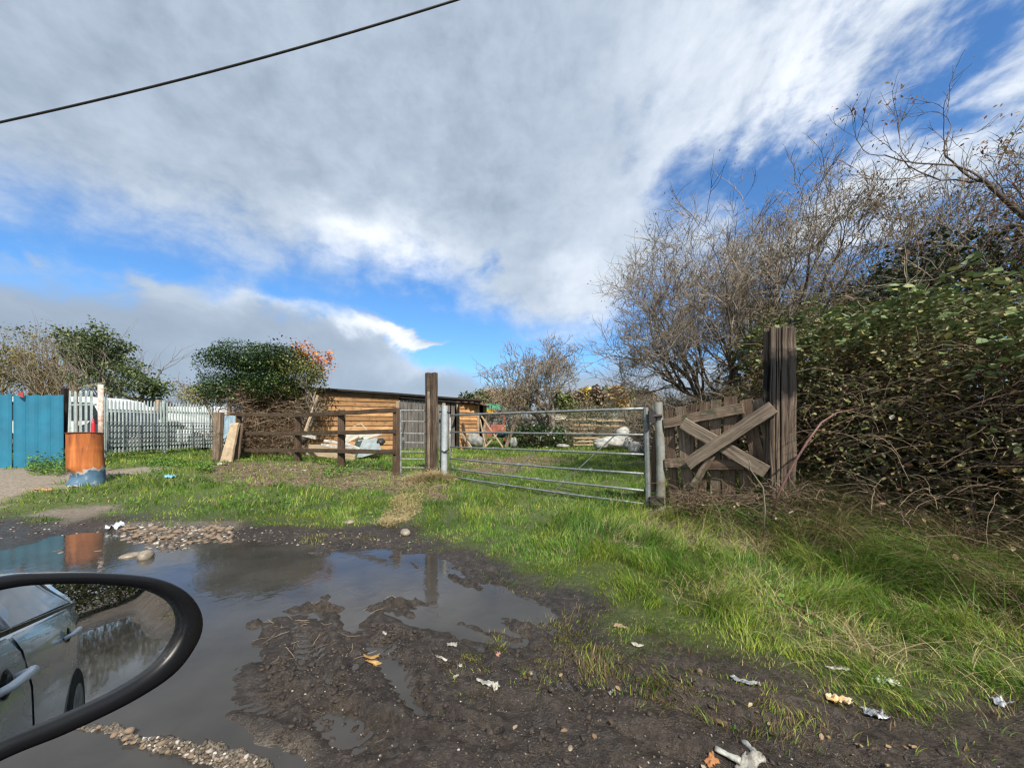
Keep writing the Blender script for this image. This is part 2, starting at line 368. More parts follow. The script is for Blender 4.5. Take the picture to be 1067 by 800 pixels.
GRV = [((406, 690), (438, 752), .03, .016), ((438, 740), (520, 766), .02, .02), ((700, 740), (900, 800), .03, .02), ((560, 700), (760, 760), .08, .015), ((600, 745), (800, 830), .05, .02)]
TREAD = [((318, 655), (378, 775), .085, 0), ((398, 655), (470, 790), .08, 1.2), ((500, 690), (820, 800), .10, 2.1), ((560, 680), (900, 775), .09, .5), ((270, 725), (420, 800), .08, 3)]
GRASS = g0l([(-900, 560), (0, 548), (60, 545), (125, 541), (180, 548), (240, 551), (300, 551), (360, 550), (410, 551), (440, 563), (490, 585), (540, 607), (590, 632), (640, 652), (700, 680), (750, 702), (800, 714), (860, 728), (930, 745), (1000, 758), (1067, 766), (1300, 800)]) + [(14, 1.2), (400, 1), (400, 400), (-400, 400), (-400, 4)]
TUFT = [(505, 682, .16), (532, 688, .13), (548, 684, .12), (385, 612, .05), (345, 632, .05), (590, 660, .16), (560, 690, .10), (640, 690, .14), (600, 668, .15), (620, 700, .08), (330, 560, .12), (380, 560, .15), (730, 722, .12), (680, 712, .12), (790, 735, .15), (450, 640, .03)]
DIRT = [g0l([(-500, 486), (0, 489), (62, 489), (130, 489), (190, 486), (190, 489), (100, 497), (66, 503), (30, 509), (-10, 518), (-300, 535)], .27), g0l([(40, 532), (70, 523), (108, 521), (104, 528), (62, 537)], .12)]
LITTER = [g0l([(205, 488), (235, 480), (330, 482), (400, 488), (470, 497), (465, 508), (400, 501), (330, 497), (240, 497)], .3), g0l([(640, 540), (690, 528), (800, 545), (815, 560), (700, 556), (640, 552)], .2), g0l([(478, 478), (560, 474), (600, 480), (520, 492), (480, 490)], .3)]
STRAW = g0l([(398, 528), (410, 514), (428, 509), (440, 514), (422, 527), (408, 533)], .2)
HEDGE = [(2.3, 5.0), (2.75, 3.9), (3.05, 2.9), (3.7, 1.9), (4.6, .6)]
def height(x, y, fine=True):
    x = np.asarray(x, float); y = np.asarray(y, float)
    w1 = polysd(x, y, W1); w23 = np.minimum(polysd(x, y, W2), polysd(x, y, W3))
    d = np.minimum(w1, w23)
    near = np.hypot(x, y) < 14
    wob = fbm(x*2.3, y*2.3, 3, 5)*.22+fbm(x*9, y*9, 5, 3)*.07
    dd = d+np.where(near, wob, 0)
    z = np.where(dd < 0, -.05*sst(-dd, 0, .35), 0)+np.interp(np.maximum(dd, 0), [0, .25, 1.2, 2.4, 4, 6, 20], [0, .013, .055, .16, .27, .31, .35])
    z = z+.004
    # verge swelling up to the right hedge; unseen mound added beneath it blocks light
    hd = x-np.interp(-y, [-14, -8, -5, -3.9, -2.9, -1.9, -.6, 2], [4.2, 3.4, 2.5, 2.75, 3.05, 3.7, 4.6, 6])
    z = z+.10*sst(hd, -1.3, 0)*np.where(y < 9, 1, 0)*sst(y, 0, 1.2)+.45*sst(hd, -.1, 1.2)*sst(y, .4, 1.6)*sst(-y, -16, -10)
    g = polysd(x, y, GRASS)
    mud = sst(g, -.25, .15)
    zr = np.zeros_like(z)
    for a, b, w, h in RID:
        s = segd(x, y, G0(*a), G0(*b))+fbm(x*9, y*9, 9, 4)*w*.9
        zr = np.maximum(zr, h*.52*np.exp(-(s/(w*.85))**4))
    z = z+zr*(1+.7*fbm(x*22, y*22, 31, 4))
    for a, b, w, h in GRV:
        s = segd(x, y, G0(*a), G0(*b))+fbm(x*8, y*8, 19, 3)*w*.5
        z = z-h*np.exp(-(s/w)**2)+h*.6*np.exp(-((s-w*2)/w)**2)
    if fine:
        for a, b, w, ph in TREAD:
            A_, B_ = np.array(G0(*a)), np.array(G0(*b)); dv = B_-A_; Lt = np.hypot(*dv); dv = dv/Lt
            s_ = (x-A_[0])*dv[0]+(y-A_[1])*dv[1]; t_ = (x-A_[0])*-dv[1]+(y-A_[1])*dv[0]+.05*np.sin(s_*2.2+ph)+.03*fbm(x*4, y*4, 88, 3)
            env = sst(w-np.abs(t_), 0, .03)*sst(s_, -.05, .1)*sst(Lt-s_, -.05, .1)*np.clip(.55+1.6*fbm(x*3+7, y*3, 89, 3), 0, 1)
            lug = np.tanh(3*np.sin(2*np.pi*(s_/.055+np.abs(t_)/.07)))
            z = z+env*(.009*lug-.012)+.014*np.exp(-((np.abs(t_)-w-.02)/.025)**2)*sst(s_, -.05, .1)*sst(Lt-s_, -.05, .1)
        dry = sst(dd, -.12, .1)
        l1 = np.abs(fbm(x*7, y*7, 41, 4)); l2 = fbm(x*23, y*23, 43, 3); l3 = fbm(x*60, y*60, 47, 2)
        z = z+np.where(np.hypot(x, y) < 9, 1, .2)*((.005+.007*mud*dry)*(l1*2-.5)*(.4+.6*dry)+(.002+.006*mud*dry)*l2+.003*mud*dry*l3)
        z = z+(1-mud)*.03*fbm(x*1.7, y*1.7, 51, 4)*np.where(y > 0, 1, 0)
        # shallow lumps barely breaking the water
        pk = G0(400, 605); z = z+.046*sst(np.abs(fbm(x*2.6+2, y*5.5, 77, 4)), .24, .60)*(1-dry)*sst(-np.hypot((x-pk[0])*.75, (y-pk[1])), -.95, -.35)*(1+.8*l2)
    return z
def hgt(x, y): return float(height(np.array([x]), np.array([y]))[0])
def G(px, py):
    """point of the terrain under a photo pixel"""
    z = 0.1
    for _ in range(6):
        x, y = G0(px, py, z); z = z*.3+hgt(x, y)*.7
    x, y = G0(px, py, z); return Vector((x, y, hgt(x, y)))
def axis(lo_f, hi_f, st, lo, hi, gr=1.035):
    c = list(np.arange(lo_f, hi_f, st)); s = st
    while c[-1] < hi: s *= gr; c.append(c[-1]+s)
    s = st
    while c[0] > lo: s *= gr; c.insert(0, c[0]-s)
    return np.array(c)
gx = axis(-2.6, 2.6, .0135, -420, 420); gy = axis(1.2, 3.4, .0135, -60, 600)
GXm, GYm = np.meshgrid(gx, gy); gxf, gyf = GXm.ravel(), GYm.ravel()
gz = height(gxf, gyf)
nx_, ny_ = len(gx), len(gy)
ii = (np.arange(ny_-1)[:, None]*nx_+np.arange(nx_-1)[None, :]).ravel()
gfaces = np.stack([ii, ii+1, ii+1+nx_, ii+nx_], 1)
gsd = polysd(gxf, gyf, GRASS)+fbm(gxf*3, gyf*3, 61, 4)*.35
cR = sst(-gsd, -.10, .25)
cG = np.zeros_like(cR)
for L in LITTER: cG = np.maximum(cG, sst(-(polysd(gxf, gyf, L)+fbm(gxf*4, gyf*4, 63, 4)*.5), -.1, .25))
cB = np.zeros_like(cR)
for L in DIRT: cB = np.maximum(cB, sst(-(polysd(gxf, gyf, L)+fbm(gxf*3, gyf*3, 65, 4)*.5), -.12, .2))
def grav(x, y):
    s = np.full(np.shape(x), 9.)
    for a, b in (((88, 754), (180, 778)), ((180, 778), (275, 806)), ((60, 572), (112, 580)), ((135, 550), (180, 560)), ((180, 562), (240, 552)), ((125, 548), (240, 548))):
        s = np.minimum(s, segd(x, y, G0(*a), G0(*b)))
    return s
cA = sst(-grav(gxf, gyf), -.18, -.04)
gcol = np.stack([cR, cG, cB, cA], 1)
# ground material
m, t2, b = nt('ground'); L = t2.links
at = N(t2, 'ShaderNodeVertexColor', layer_name='Col'); spx = N(t2, 'ShaderNodeSeparateColor'); L.new(at.outputs[0], spx.inputs[0])
tcg = N(t2, 'ShaderNodeTexCoord'); OB = tcg.outputs['Object']
def gn(sc, det=6, ro=.6, d=0):
    n = N(t2, 'ShaderNodeTexNoise', inp={'Scale': sc, 'Detail': det, 'Roughness': ro, 'Distortion': d}); L.new(OB, n.inputs['Vector']); return n.outputs[0]
n1, n2, n3 = gn(3, 8, .65), gn(28, 6, .7), gn(120, 4, .6)
def mix(f, a, b_, bt='MIX'):
    mi = N(t2, 'ShaderNodeMix', data_type='RGBA', blend_type=bt)
    if isinstance(f, float): mi.inputs[0].default_value = f
    else: L.new(f, mi.inputs[0])
    for k, v in ((6, a), (7, b_)):
        if isinstance(v, tuple): mi.inputs[k].default_value = (*v, 1)
        else: L.new(v, mi.inputs[k])
    return mi.outputs[2]
mud = ramp(t2, [(.34, (.030, .024, .020)), (.5, (.058, .048, .040)), (.66, (.100, .083, .069))], n2).outputs[0]
mudp = ramp(t2, [(.35, (.72, .70, .70)), (.65, (1.22, 1.18, 1.12))], n1).outputs[0]
mud = mix(1.0, mud, mudp, 'MULTIPLY')
vor = N(t2, 'ShaderNodeTexVoronoi', inp={'Scale': 85}); L.new(OB, vor.inputs['Vector'])
peb = ramp(t2, [(.0, (1, 1, 1)), (.10, (1, 1, 1)), (.16, (0, 0, 0))], vor.outputs['Distance']).outputs[0]
sel = N(t2, 'ShaderNodeSeparateColor'); L.new(vor.outputs['Color'], sel.inputs[0])
gt = N(t2, 'ShaderNodeMath', operation='GREATER_THAN'); L.new(sel.outputs[0], gt.inputs[0]); gt.inputs[1].default_value = .88
pm = N(t2, 'ShaderNodeMath', operation='MULTIPLY'); L.new(peb, pm.inputs[0]); L.new(gt.outputs[0], pm.inputs[1])
pmf = N(t2, 'ShaderNodeMath', operation='MULTIPLY'); L.new(pm.outputs[0], pmf.inputs[0]); pmf.inputs[1].default_value = .55
mud = mix(pmf.outputs[0], mud, (.24, .21, .17))
soil = ramp(t2, [(.35, (.055, .075, .020)), (.55, (.090, .120, .030)), (.7, (.15, .15, .055))], n2).outputs[0]
lit = ramp(t2, [(.35, (.06, .04, .026)), (.5, (.14, .10, .065)), (.68, (.26, .20, .13))], n2).outputs[0]
dirt = ramp(t2, [(.35, (.16, .13, .10)), (.65, (.34, .29, .23))], n2).outputs[0]
grv = ramp(t2, [(.38, (.07, .055, .042)), (.62, (.30, .26, .20))], n3).outputs[0]
c = mix(spx.outputs[0], mud, soil); c = mix(spx.outputs[1], c, lit); c = mix(spx.outputs[2], c, dirt); c = mix(at.outputs[1], c, grv)
# saturated earth close to the water level
sx = N(t2, 'ShaderNodeSeparateXYZ'); L.new(OB, sx.inputs[0])
wet = N(t2, 'ShaderNodeMapRange', interpolation_type='SMOOTHSTEP'); L.new(sx.outputs[2], wet.inputs[0]); wet.inputs[1].default_value = .012; wet.inputs[2].default_value = .13; wet.inputs[3].default_value = 1; wet.inputs[4].default_value = 0
wf = N(t2, 'ShaderNodeMath', operation='MULTIPLY'); L.new(wet.outputs[0], wf.inputs[0]); wf.inputs[1].default_value = .6
c = mix(wf.outputs[0], c, mix(1.0, c, (.45, .43, .42), 'MULTIPLY'))
L.new(c, b.inputs['Base Color'])
rr = N(t2, 'ShaderNodeMapRange'); L.new(wet.outputs[0], rr.inputs[0]); rr.inputs[3].default_value = .85; rr.inputs[4].default_value = .24; L.new(rr.outputs[0], b.inputs['Roughness'])
b.inputs['Specular IOR Level'].default_value = .35
ad = N(t2, 'ShaderNodeMath', operation='ADD'); L.new(n2, ad.inputs[0]); L.new(n3, ad.inputs[1])
bp = N(t2, 'ShaderNodeBump', inp={'Strength': .8, 'Distance': .014}); L.new(ad.outputs[0], bp.inputs['Height']); L.new(bp.outputs[0], b.inputs['Normal'])
ground = raw('ground', np.stack([gxf, gyf, gz], 1), gfaces, m, smooth=True, col=gcol, kind='structure')
# water
m, t3, b = nt('puddle_water')
tcw = N(t3, 'ShaderNodeTexCoord'); nw = N(t3, 'ShaderNodeTexNoise', inp={'Scale': 2.2, 'Detail': 3}); t3.links.new(tcw.outputs['Object'], nw.inputs['Vector'])
cr = ramp(t3, [(.35, (.036, .034, .031)), (.65, (.058, .054, .049))], nw.outputs[0]); t3.links.new(cr.outputs[0], b.inputs['Base Color'])
b.inputs['Roughness'].default_value = .03; b.inputs['IOR'].default_value = 1.38
mpw = N(t3, 'ShaderNodeMapping'); mpw.inputs['Scale'].default_value = (1, 1, 1); t3.links.new(tcw.outputs['Object'], mpw.inputs[0])
nw2 = N(t3, 'ShaderNodeTexNoise', inp={'Scale': 9, 'Detail': 3, 'Roughness': .5, 'Distortion': 1.0}); t3.links.new(mpw.outputs[0], nw2.inputs['Vector'])
bpw = N(t3, 'ShaderNodeBump', inp={'Strength': .10, 'Distance': .010}); t3.links.new(nw2.outputs[0], bpw.inputs['Height']); t3.links.new(bpw.outputs[0], b.inputs['Normal'])
water = raw('puddle_water', [(-9, -3, 0), (9, -3, 0), (9, 4.2, 0), (-9, 4.2, 0)], [(0, 1, 2, 3)], m, kind='structure')
# ------------------------------------------------------------ shared materials
MW = {
 'rail': wood('rail_wood', [(.025, .017, .012), (.075, .05, .034), (.15, .105, .07)], moss=(.09, .085, .045)),
 'railpost': wood('post_wood', [(.03, .02, .013), (.085, .055, .036), (.17, .12, .08)]),
 'sleeper': wood('sleeper_wood', [(.02, .014, .011), (.085, .062, .046), (.24, .19, .145)], grain=(2.2, 45), bump=1.0, bs=.02),
 'grey': wood('grey_wood', [(.07, .048, .034), (.21, .155, .112), (.38, .30, .23)], grain=(3, 50), bump=.8, moss=(.10, .10, .06)),
 'greydark': wood('weathered_board', [(.04, .027, .019), (.14, .095, .066), (.27, .195, .14)], grain=(3, 50), bump=.8),
 'pale': wood('pale_wood', [(.24, .17, .105), (.42, .32, .21), (.56, .46, .34)], grain=(3, 40)),
 'clad': wood('cladding_wood', [(.24, .125, .055), (.42, .235, .105), (.58, .37, .19)], grain=(1.5, 22), bump=.4, moss=(.20, .14, .09)),
 'olddoor': wood('old_door_wood', [(.05, .045, .042), (.13, .12, .11), (.24, .22, .20)], grain=(2, 35)),
 'trim': wood('trim_wood', [(.16, .11, .07), (.34, .25, .17), (.5, .4, .3)], grain=(2, 30)),
}
galv = plain('galvanised_steel', (.30, .33, .33), rough=.5, metal=.45, c2=(.16, .17, .17), scale=14, bump=.08)
galv_old = plain('dull_galvanised_steel', (.36, .39, .39), rough=.55, metal=.35, c2=(.17, .16, .14), scale=20, bump=.1)
galv_pale = plain('pale_galvanised_steel', (.55, .60, .61), rough=.5, metal=.3, c2=(.36, .39, .41), scale=10, bump=.08)
blackm = plain('black_steel', (.02, .02, .022), rough=.5, c2=(.04, .032, .028), scale=30)
roofm = plain('dark_roof_felt', (.035, .028, .025), rough=.9, c2=(.018, .015, .014), scale=8)
whitep = plain('white_paint', (.74, .76, .76), rough=.5, c2=(.55, .58, .57), scale=1.2, bump=.05)
palisade_m = plain('pale_green_galvanised_paint', (.42, .49, .48), rough=.5, c2=(.26, .31, .31), scale=5, bump=.05)
glassd = plain('dark_window_glass', (.012, .015, .018), rough=.06, var=.1, bump=0, spec=.6)
rubber = plain('black_rubber', (.02, .02, .02), rough=.8)
# ------------------------------------------------------------ foliage builders
m_ = MW['clad'].node_tree; g_ = N(m_, 'ShaderNodeNewGeometry'); r_ = ramp(m_, [(0, (.62, .58, .55)), (.5, (1, 1, 1)), (1, (1.25, 1.2, 1.15))], g_.outputs['Random Per Island'])
b_ = m_.nodes['Principled BSDF']; src_ = b_.inputs['Base Color'].links[0].from_socket
x_ = N(m_, 'ShaderNodeMix', data_type='RGBA', blend_type='MULTIPLY'); x_.inputs[0].default_value = 1; m_.links.new(src_, x_.inputs[6]); m_.links.new(r_.outputs[0], x_.inputs[7]); m_.links.new(x_.outputs[2], b_.inputs['Base Color'])
def leaves(name, C, size, mat, parent, aspect=.55, droop=.2, up=.5, fold=.18, rng=RNG, kind=None):
    """C (n,3) leaf bases, one folded leaf each"""
    n = len(C); size = np.broadcast_to(size, (n,))
    nr = rng.normal(size=(n, 3)); nr[:, 2] = np.abs(nr[:, 2])+up; nr /= np.linalg.norm(nr, axis=1)[:, None]
    a = rng.normal(size=(n, 3)); a[:, 2] -= droop; a -= nr*(a*nr).sum(1)[:, None]; a /= np.linalg.norm(a, axis=1)[:, None]
    s = np.cross(nr, a)
    prof = [(0, 0, 0), (.35, -.5, 1), (.72, -.36, 1), (1, 0, 0), (.72, .36, 1), (.35, .5, 1)]
    V = np.zeros((n, 6, 3))
    for k, (l, w, f) in enumerate(prof):
        V[:, k] = C+a*(l*size)[:, None]+s*(w*aspect*size)[:, None]+nr*(f*fold*size)[:, None]*abs(w)
    b = (np.arange(n)*6)[:, None]
    Fq = np.concatenate([b+np.array([[0, 1, 2, 3]]), b+np.array([[0, 3, 4, 5]])])
    return raw(name, V.reshape(-1, 3), Fq, mat, parent, kind=kind)
def tubes(name, polys, radii, mat, parent, sides=3, smooth=True, col=None, kind=None):
    """polys: list of (k,3) arrays with matching radii (k,), all in one mesh"""
    Vs = []; Fs = []; base = 0; cols = []
    bylen = {}
    for i, p in enumerate(polys): bylen.setdefault(len(p), []).append(i)
    for k, idx in bylen.items():
        Pn = np.stack([np.asarray(polys[i], float) for i in idx]); Rn = np.stack([np.asarray(radii[i], float) for i in idx])
        d = np.gradient(Pn, axis=1); d /= np.linalg.norm(d, axis=2, keepdims=True)+1e-9
        ref = np.where(np.abs(d[:, :, 2:3]) < .9, np.array([0, 0, 1.]), np.array([1., 0, 0]))
        x = np.cross(d, ref); x /= np.linalg.norm(x, axis=2, keepdims=True)+1e-9; y = np.cross(d, x)
        th = 2*np.pi*np.arange(sides)/sides
        V = Pn[:, :, None]+(x[:, :, None]*np.cos(th)[None, None, :, None]+y[:, :, None]*np.sin(th)[None, None, :, None])*Rn[:, :, None, None]
        m_ = len(idx); Vs.append(V.reshape(-1, 3))
        q = np.arange(k-1)[:, None]*sides; s1 = np.arange(sides)[None, :]; s2 = (s1+1) % sides
        F0 = np.stack([q+s1, q+s2, q+sides+s2, q+sides+s1], -1).reshape(-1, 4)
        F1 = (F0[None]+(base+np.arange(m_)*k*sides)[:, None, None]).reshape(-1, 4)
        Fs.append(F1); base += m_*k*sides
    return raw(name, np.concatenate(Vs), np.concatenate(Fs), mat, parent, smooth=smooth, kind=kind)
def grow(base, dirn, length, rad, depth, rng, spread=.55, kids=(3, 5), taper=.62, up=.12, out=None, wig=.16, k=5, shrink=.66, dead=0.0, maxd=None, along=(.25, 1.0), rmin=.0028):
    """recursive branching; returns list of (points, radii, level)"""
    if out is None: out = []
    if maxd is None: maxd = depth
    p = np.array(base, float); d = np.array(dirn, float); d /= np.linalg.norm(d); pts = [p.copy()]
    for i in range(k):
        d = d+rng.normal(size=3)*wig+np.array([0, 0, up])*(.6 if depth < maxd else .3); d /= np.linalg.norm(d)
        p = p+d*length/k; pts.append(p.copy())
    pts = np.array(pts); r1 = rad*taper; rr = np.linspace(rad, max(r1, rmin*.8) if depth > 0 else max(rad*.35, rmin*.45), k+1)
    out.append((pts, rr, maxd-depth))
    if depth > 0:
        for c in range(rng.integers(kids[0], kids[1]+1)):
            if rng.random() < dead: continue
            q = rng.uniform(*along) if c else 1.0
            i = min(int(q*k), k-1); f = q*k-i; pb = pts[i]*(1-f)+pts[i+1]*f
            dd = pts[min(i+1, k)]-pts[max(i-1, 0)]; dd /= np.linalg.norm(dd)+1e-9
            s = spread*(.5 if c == 0 else 1.0)
            nd = dd+rng.normal(size=3)*s
            grow(pb, nd, length*shrink*rng.uniform(.75, 1.2), max(rr[i]*rng.uniform(.5, .75), rmin), depth-1, rng, spread, kids, taper, up, out, wig, k if depth > 2 else 4, shrink, dead, maxd, along, rmin)
    return out
def split_tree(out, root, bark, twigm, lv=2, names=('trunk', 'branches'), sides=(7, 3)):
    a = [o for o in out if o[2] < lv]; c = [o for o in out if o[2] >= lv]
    tubes(names[0], [o[0] for o in a], [o[1] for o in a], bark, root, sides=sides[0])
    if c: tubes(names[1], [o[0] for o in c], [o[1] for o in c], twigm, root, sides=sides[1])
bark = plain('bark', (.16, .13, .10), rough=.9, c2=(.06, .048, .038), scale=12, bump=.8, bs=.02)
bark_pale = plain('pale_bark', (.30, .26, .21), rough=.9, c2=(.12, .10, .08), scale=10, bump=.8, bs=.02)
twig_m = island('twig_bark', [(0, (.13, .105, .08)), (.5, (.25, .205, .155)), (1, (.38, .32, .245))], rough=.85)
twig_dark = island('dark_twig_bark', [(0, (.045, .032, .024)), (.6, (.10, .072, .05)), (1, (.20, .15, .10))], rough=.85)
def at_g(px, py, dz=0):
    g = G(px, py); return g
def onground(px, Y, z=None):
    x = (px-CX)/F*Y/ (math.cos(PIT)-((400-HY)/F)*math.sin(PIT)) * 1.0
    x = P(px, HY, Y).x
    return Vector((x, Y, hgt(x, Y) if z is None else z))
# ------------------------------------------------------------ post and rail fence
def post_mesh(base, top, w, t, face, jit=.004, n=14, groove=.008, seed=0):
    """timber post of section w x t from base to top with split, grooved faces; face = horizontal vector along w"""
    rg = np.random.default_rng(seed); mb = MB()
    base = Vector(base); top = Vector(top); ax = (top-base); Lh = ax.length; ax.normalize()
    fx = Vector(face); fx = (fx-ax*fx.dot(ax)).normalized(); fy = ax.cross(fx)
    per = []; m_ = 22
    for (a, b_, na) in (((-w/2, -t/2), (w/2, -t/2), m_), ((w/2, -t/2), (w/2, t/2), m_), ((w/2, t/2), (-w/2, t/2), m_), ((-w/2, t/2), (-w/2, -t/2), m_)):
        for i in range(na):
            f = i/na; per.append((a[0]+(b_[0]-a[0])*f, a[1]+(b_[1]-a[1])*f))
    K = len(per); V = []; Fs = []; U = []
    gq = fbm(np.arange(K)*.9, np.zeros(K), seed+5, 2)
    bul = [(groove*4*float(fbm(np.array([i*.35]), np.array([seed*1.0]), 3, 3)[0]), groove*4*float(fbm(np.array([i*.35+9]), np.array([seed*1.0]), 4, 3)[0])) for i in range(n+1)]
    for i in range(n+1):
        q = i/n
        gl = fbm(np.arange(K)*.9, np.full(K, q*2.3), seed+5, 3)*.7+gq*.6
        for k, (x, y) in enumerate(per):
            r = math.hypot(x, y); x, y = (x*(1+bul[i][0]), y*(1+bul[i][1])); dpt = max(0, -gl[k]-.08)*groove*5+groove*.25*gl[k]
            cx_ = max(abs(x)/(w/2), abs(y)/(t/2)); corner = min(abs(x)/(w/2), abs(y)/(t/2))
            s = 1-dpt/max(r, .01)-.035*max(0, corner-.85)/.15
            hz = Lh*q
            if i == n: hz += float(gl[k])*groove*2.0-(.012 if groove > .01 else 0)*rg.random()
            V.append(base+ax*hz+fx*x*s+fy*y*s)
    arc = [0]
    for k in range(K):
        a = per[k]; b_ = per[(k+1) % K]; arc.append(arc[-1]+math.hypot(a[0]-b_[0], a[1]-b_[1]))
    for i in range(n):
        for k in range(K):
            k2 = (k+1) % K; Fs.append((i*K+k, i*K+k2, (i+1)*K+k2, (i+1)*K+k))
            U.append([(Lh*i/n, arc[k]), (Lh*i/n, arc[k+1]), (Lh*(i+1)/n, arc[k+1]), (Lh*(i+1)/n, arc[k])])
    c = len(V); V.append(base+ax*(Lh-groove*.6))
    for k in range(K):
        Fs.append((n*K+k, n*K+(k+1) % K, c)); U.append([(per[k][0]*.4, per[k][1]), (per[(k+1) % K][0]*.4, per[(k+1) % K][1]), (0, 0)])
    mb.add(V, Fs, U); return mb
FP = [(248.5, 9.7, 431), (310.5, 8.95, 431), (355.5, 7.95, 427), (413, 7.2, 425)]
fb = [onground(px, Y) for px, Y, _ in FP]
fence = thing('post_and_rail_fence', 'dark brown three rail wooden fence standing in front of the orange clad shed', 'wooden fence', fb[-1])
fdir = (fb[-1]-fb[0]); fdir.z = 0; fdir.normalize()
for i, (px, Y, py) in enumerate(FP):
    tp = P(px, py, Y); tp.x = fb[i].x+.01
    post_mesh(fb[i]-Vector((0, 0, .15)), tp, .13 if i else .11, .085, (1, 0, 0), seed=30+i, n=10, groove=.004).build('post', MW['railpost'], fence)
off = Vector((-fdir.y, fdir.x, 0)); off = off if off.y < 0 else -off
RY = [((313, 434.5), (415, 428.2)), ((313, 451.2), (415, 449.8)), ((313, 469), (415, 470.3))]
rl = [[(250, 431.8), (311, 432.5), (356, 430.8), (415, 427.2)], [(250, 451.0), (311, 451.5), (356, 450.6), (415, 449.4)], [(250, 468.6), (311, 468.9), (356, 469.5), (415, 470.8)]]
for row in rl:
    pts = [P(px, py, FP[i][1])+off*.07 for i, (px, py) in enumerate(row)]
    for a, b_ in zip(pts[:-1], pts[1:]):
        dd = (b_-a).normalized()*.0
        MB().beam(a+dd*1, b_-dd, .085, .04, jit=.004, n=6).build('rail', MW['rail'], fence)
# short weathered post, leaning slab and boards at its far left end
pb = onground(226, 9.2)
tag(post_mesh(pb-Vector((0, 0, .2)), P(228.5, 429.5, 9.2), .16, .14, (1, 0, 0), seed=51, n=12, groove=.006).build('gate_post', MW['grey'], None, origin=pb), 'short weathered timber post left of the leaning pale slab', 'post')
a = onground(235.5, 8.9); mbs = MB().beam(a, P(245.5, 441, 9.3), .24, .07, up=(1, 0, 0), jit=.006, n=6)
# the slab is cut to a taper towards the top
vv = np.array(mbs.v); tt = np.clip((vv[:, 2]-a.z)/.8, 0, 1); cxm = a.x+(P(245.5, 441, 9.3).x-a.x)*tt; vv[:, 0] = cxm+(vv[:, 0]-cxm)*(1.12-.35*tt)
mbs.v = [tuple(q) for q in vv]
tag(mbs.build('concrete_slab', plain('tan_stone_slab', (.46, .36, .24), .9, c2=(.28, .21, .13), scale=9, bump=.5), None, origin=a), 'tan slab leaning against the left end of the rail fence', 'slab')
a = onground(245, 9.25); tag(MB().beam(a, P(249.5, 441, 9.4), .2, .05, up=(1, 0, 0), jit=.005, n=5).build('leaning_board', MW['greydark'], None, origin=a), 'narrow dark board propped behind the tan slab', 'board')
a = onground(240, 9.75); mb = MB(); q = []
for i in range(9):
    for j in range(2): q.append(P(231+i*1.9, 433 if j else 459, 9.75)+Vector((0, .02*(i % 2)-.0, 0)))
mb.add(q, [(2*i, 2*i+2, 2*i+3, 2*i+1) for i in range(8)]); mb.add([v+Vector((0, .012, 0)) for v in q], [(2*i, 2*i+1, 2*i+3, 2*i+2) for i in range(8)])
tag(mb.build('corrugated_sheet', plain('pale_blue_sheet', (.36, .50, .60), .5, c2=(.26, .36, .44), scale=4), None, origin=a), 'pale blue corrugated sheet standing behind the tan slab', 'metal sheet')
# ------------------------------------------------------------ tall central post, silver pole, wicket gate, field gate
YB = 6.9
b0 = onground(450, YB); post = thing('gate_post', 'tall split square timber post rising above the shed roof by the field gate', 'post', b0)
tp = P(450, 388.5, YB); tp.x = b0.x-.01
post_mesh(b0-Vector((0, 0, .3)), tp, .19, .17, (math.cos(R(28)), math.sin(R(28)), 0), seed=5, n=34, groove=.012).build('post_body', MW['sleeper'], post)
MB().beam(P(447, 488, YB-.14), P(446.5, 408, YB-.13), .045, .03, up=(1, 0, 0), jit=.004, n=8).build('batten', MW['grey'], post)
b0 = onground(462.5, 6.8); pole = thing('latch_post', 'round galvanised steel pole beside the tall split timber post', 'steel pole', b0)
MB().tube([b0-Vector((0, 0, .2)), P(463.5, 422.5, 6.8)], .055, 20).build('pole', galv_pale, pole, smooth=False)
MB().tube([P(458, 428.5, 6.8)+Vector((0, -.01, 0)), P(469, 429.5, 6.8)+Vector((0, -.01, 0))], .022, 8).build('hinge_strap', blackm, pole)
MB().tube([P(459, 469, 6.76), P(463, 471, 6.73), P(468, 468, 6.74)], .012, 6).build('chain', blackm, pole)
MB().beam(onground(458.8, 6.95), P(458.6, 424, 6.95), .035, .03, up=(1, 0, 0)).build('backing_bar', galv, pole)
# wicket gate
YW = 7.15
wg = thing('wicket_gate', 'narrow steel bar gate between the brown fence end and the tall split post', 'gate', onground(430, YW))
wl, wr = 417.5, 445
for px in (wl, wr): MB().tube([P(px, 494, YW), P(px, 426.5, YW)], .018, 8).build('stile', galv_old, wg)
for py in (427.5, 439, 451.5, 461, 470.5, 478, 487): MB().tube([P(wl, py, YW), P(wr, py+(.4), YW-.05)], .013, 8).build('bar', galv_old, wg)
MB().tube([P(422, 440, YW-.03), P(421, 448, YW-.05), P(419, 453, YW-.04), P(420, 457, YW-.05)], .008, 6).build('chain', blackm, wg)
mbk = MB().box(P(419, 458.5, YW-.06), P(421.6, 455.5, YW-.09)); mbk.build('padlock', galv, wg)
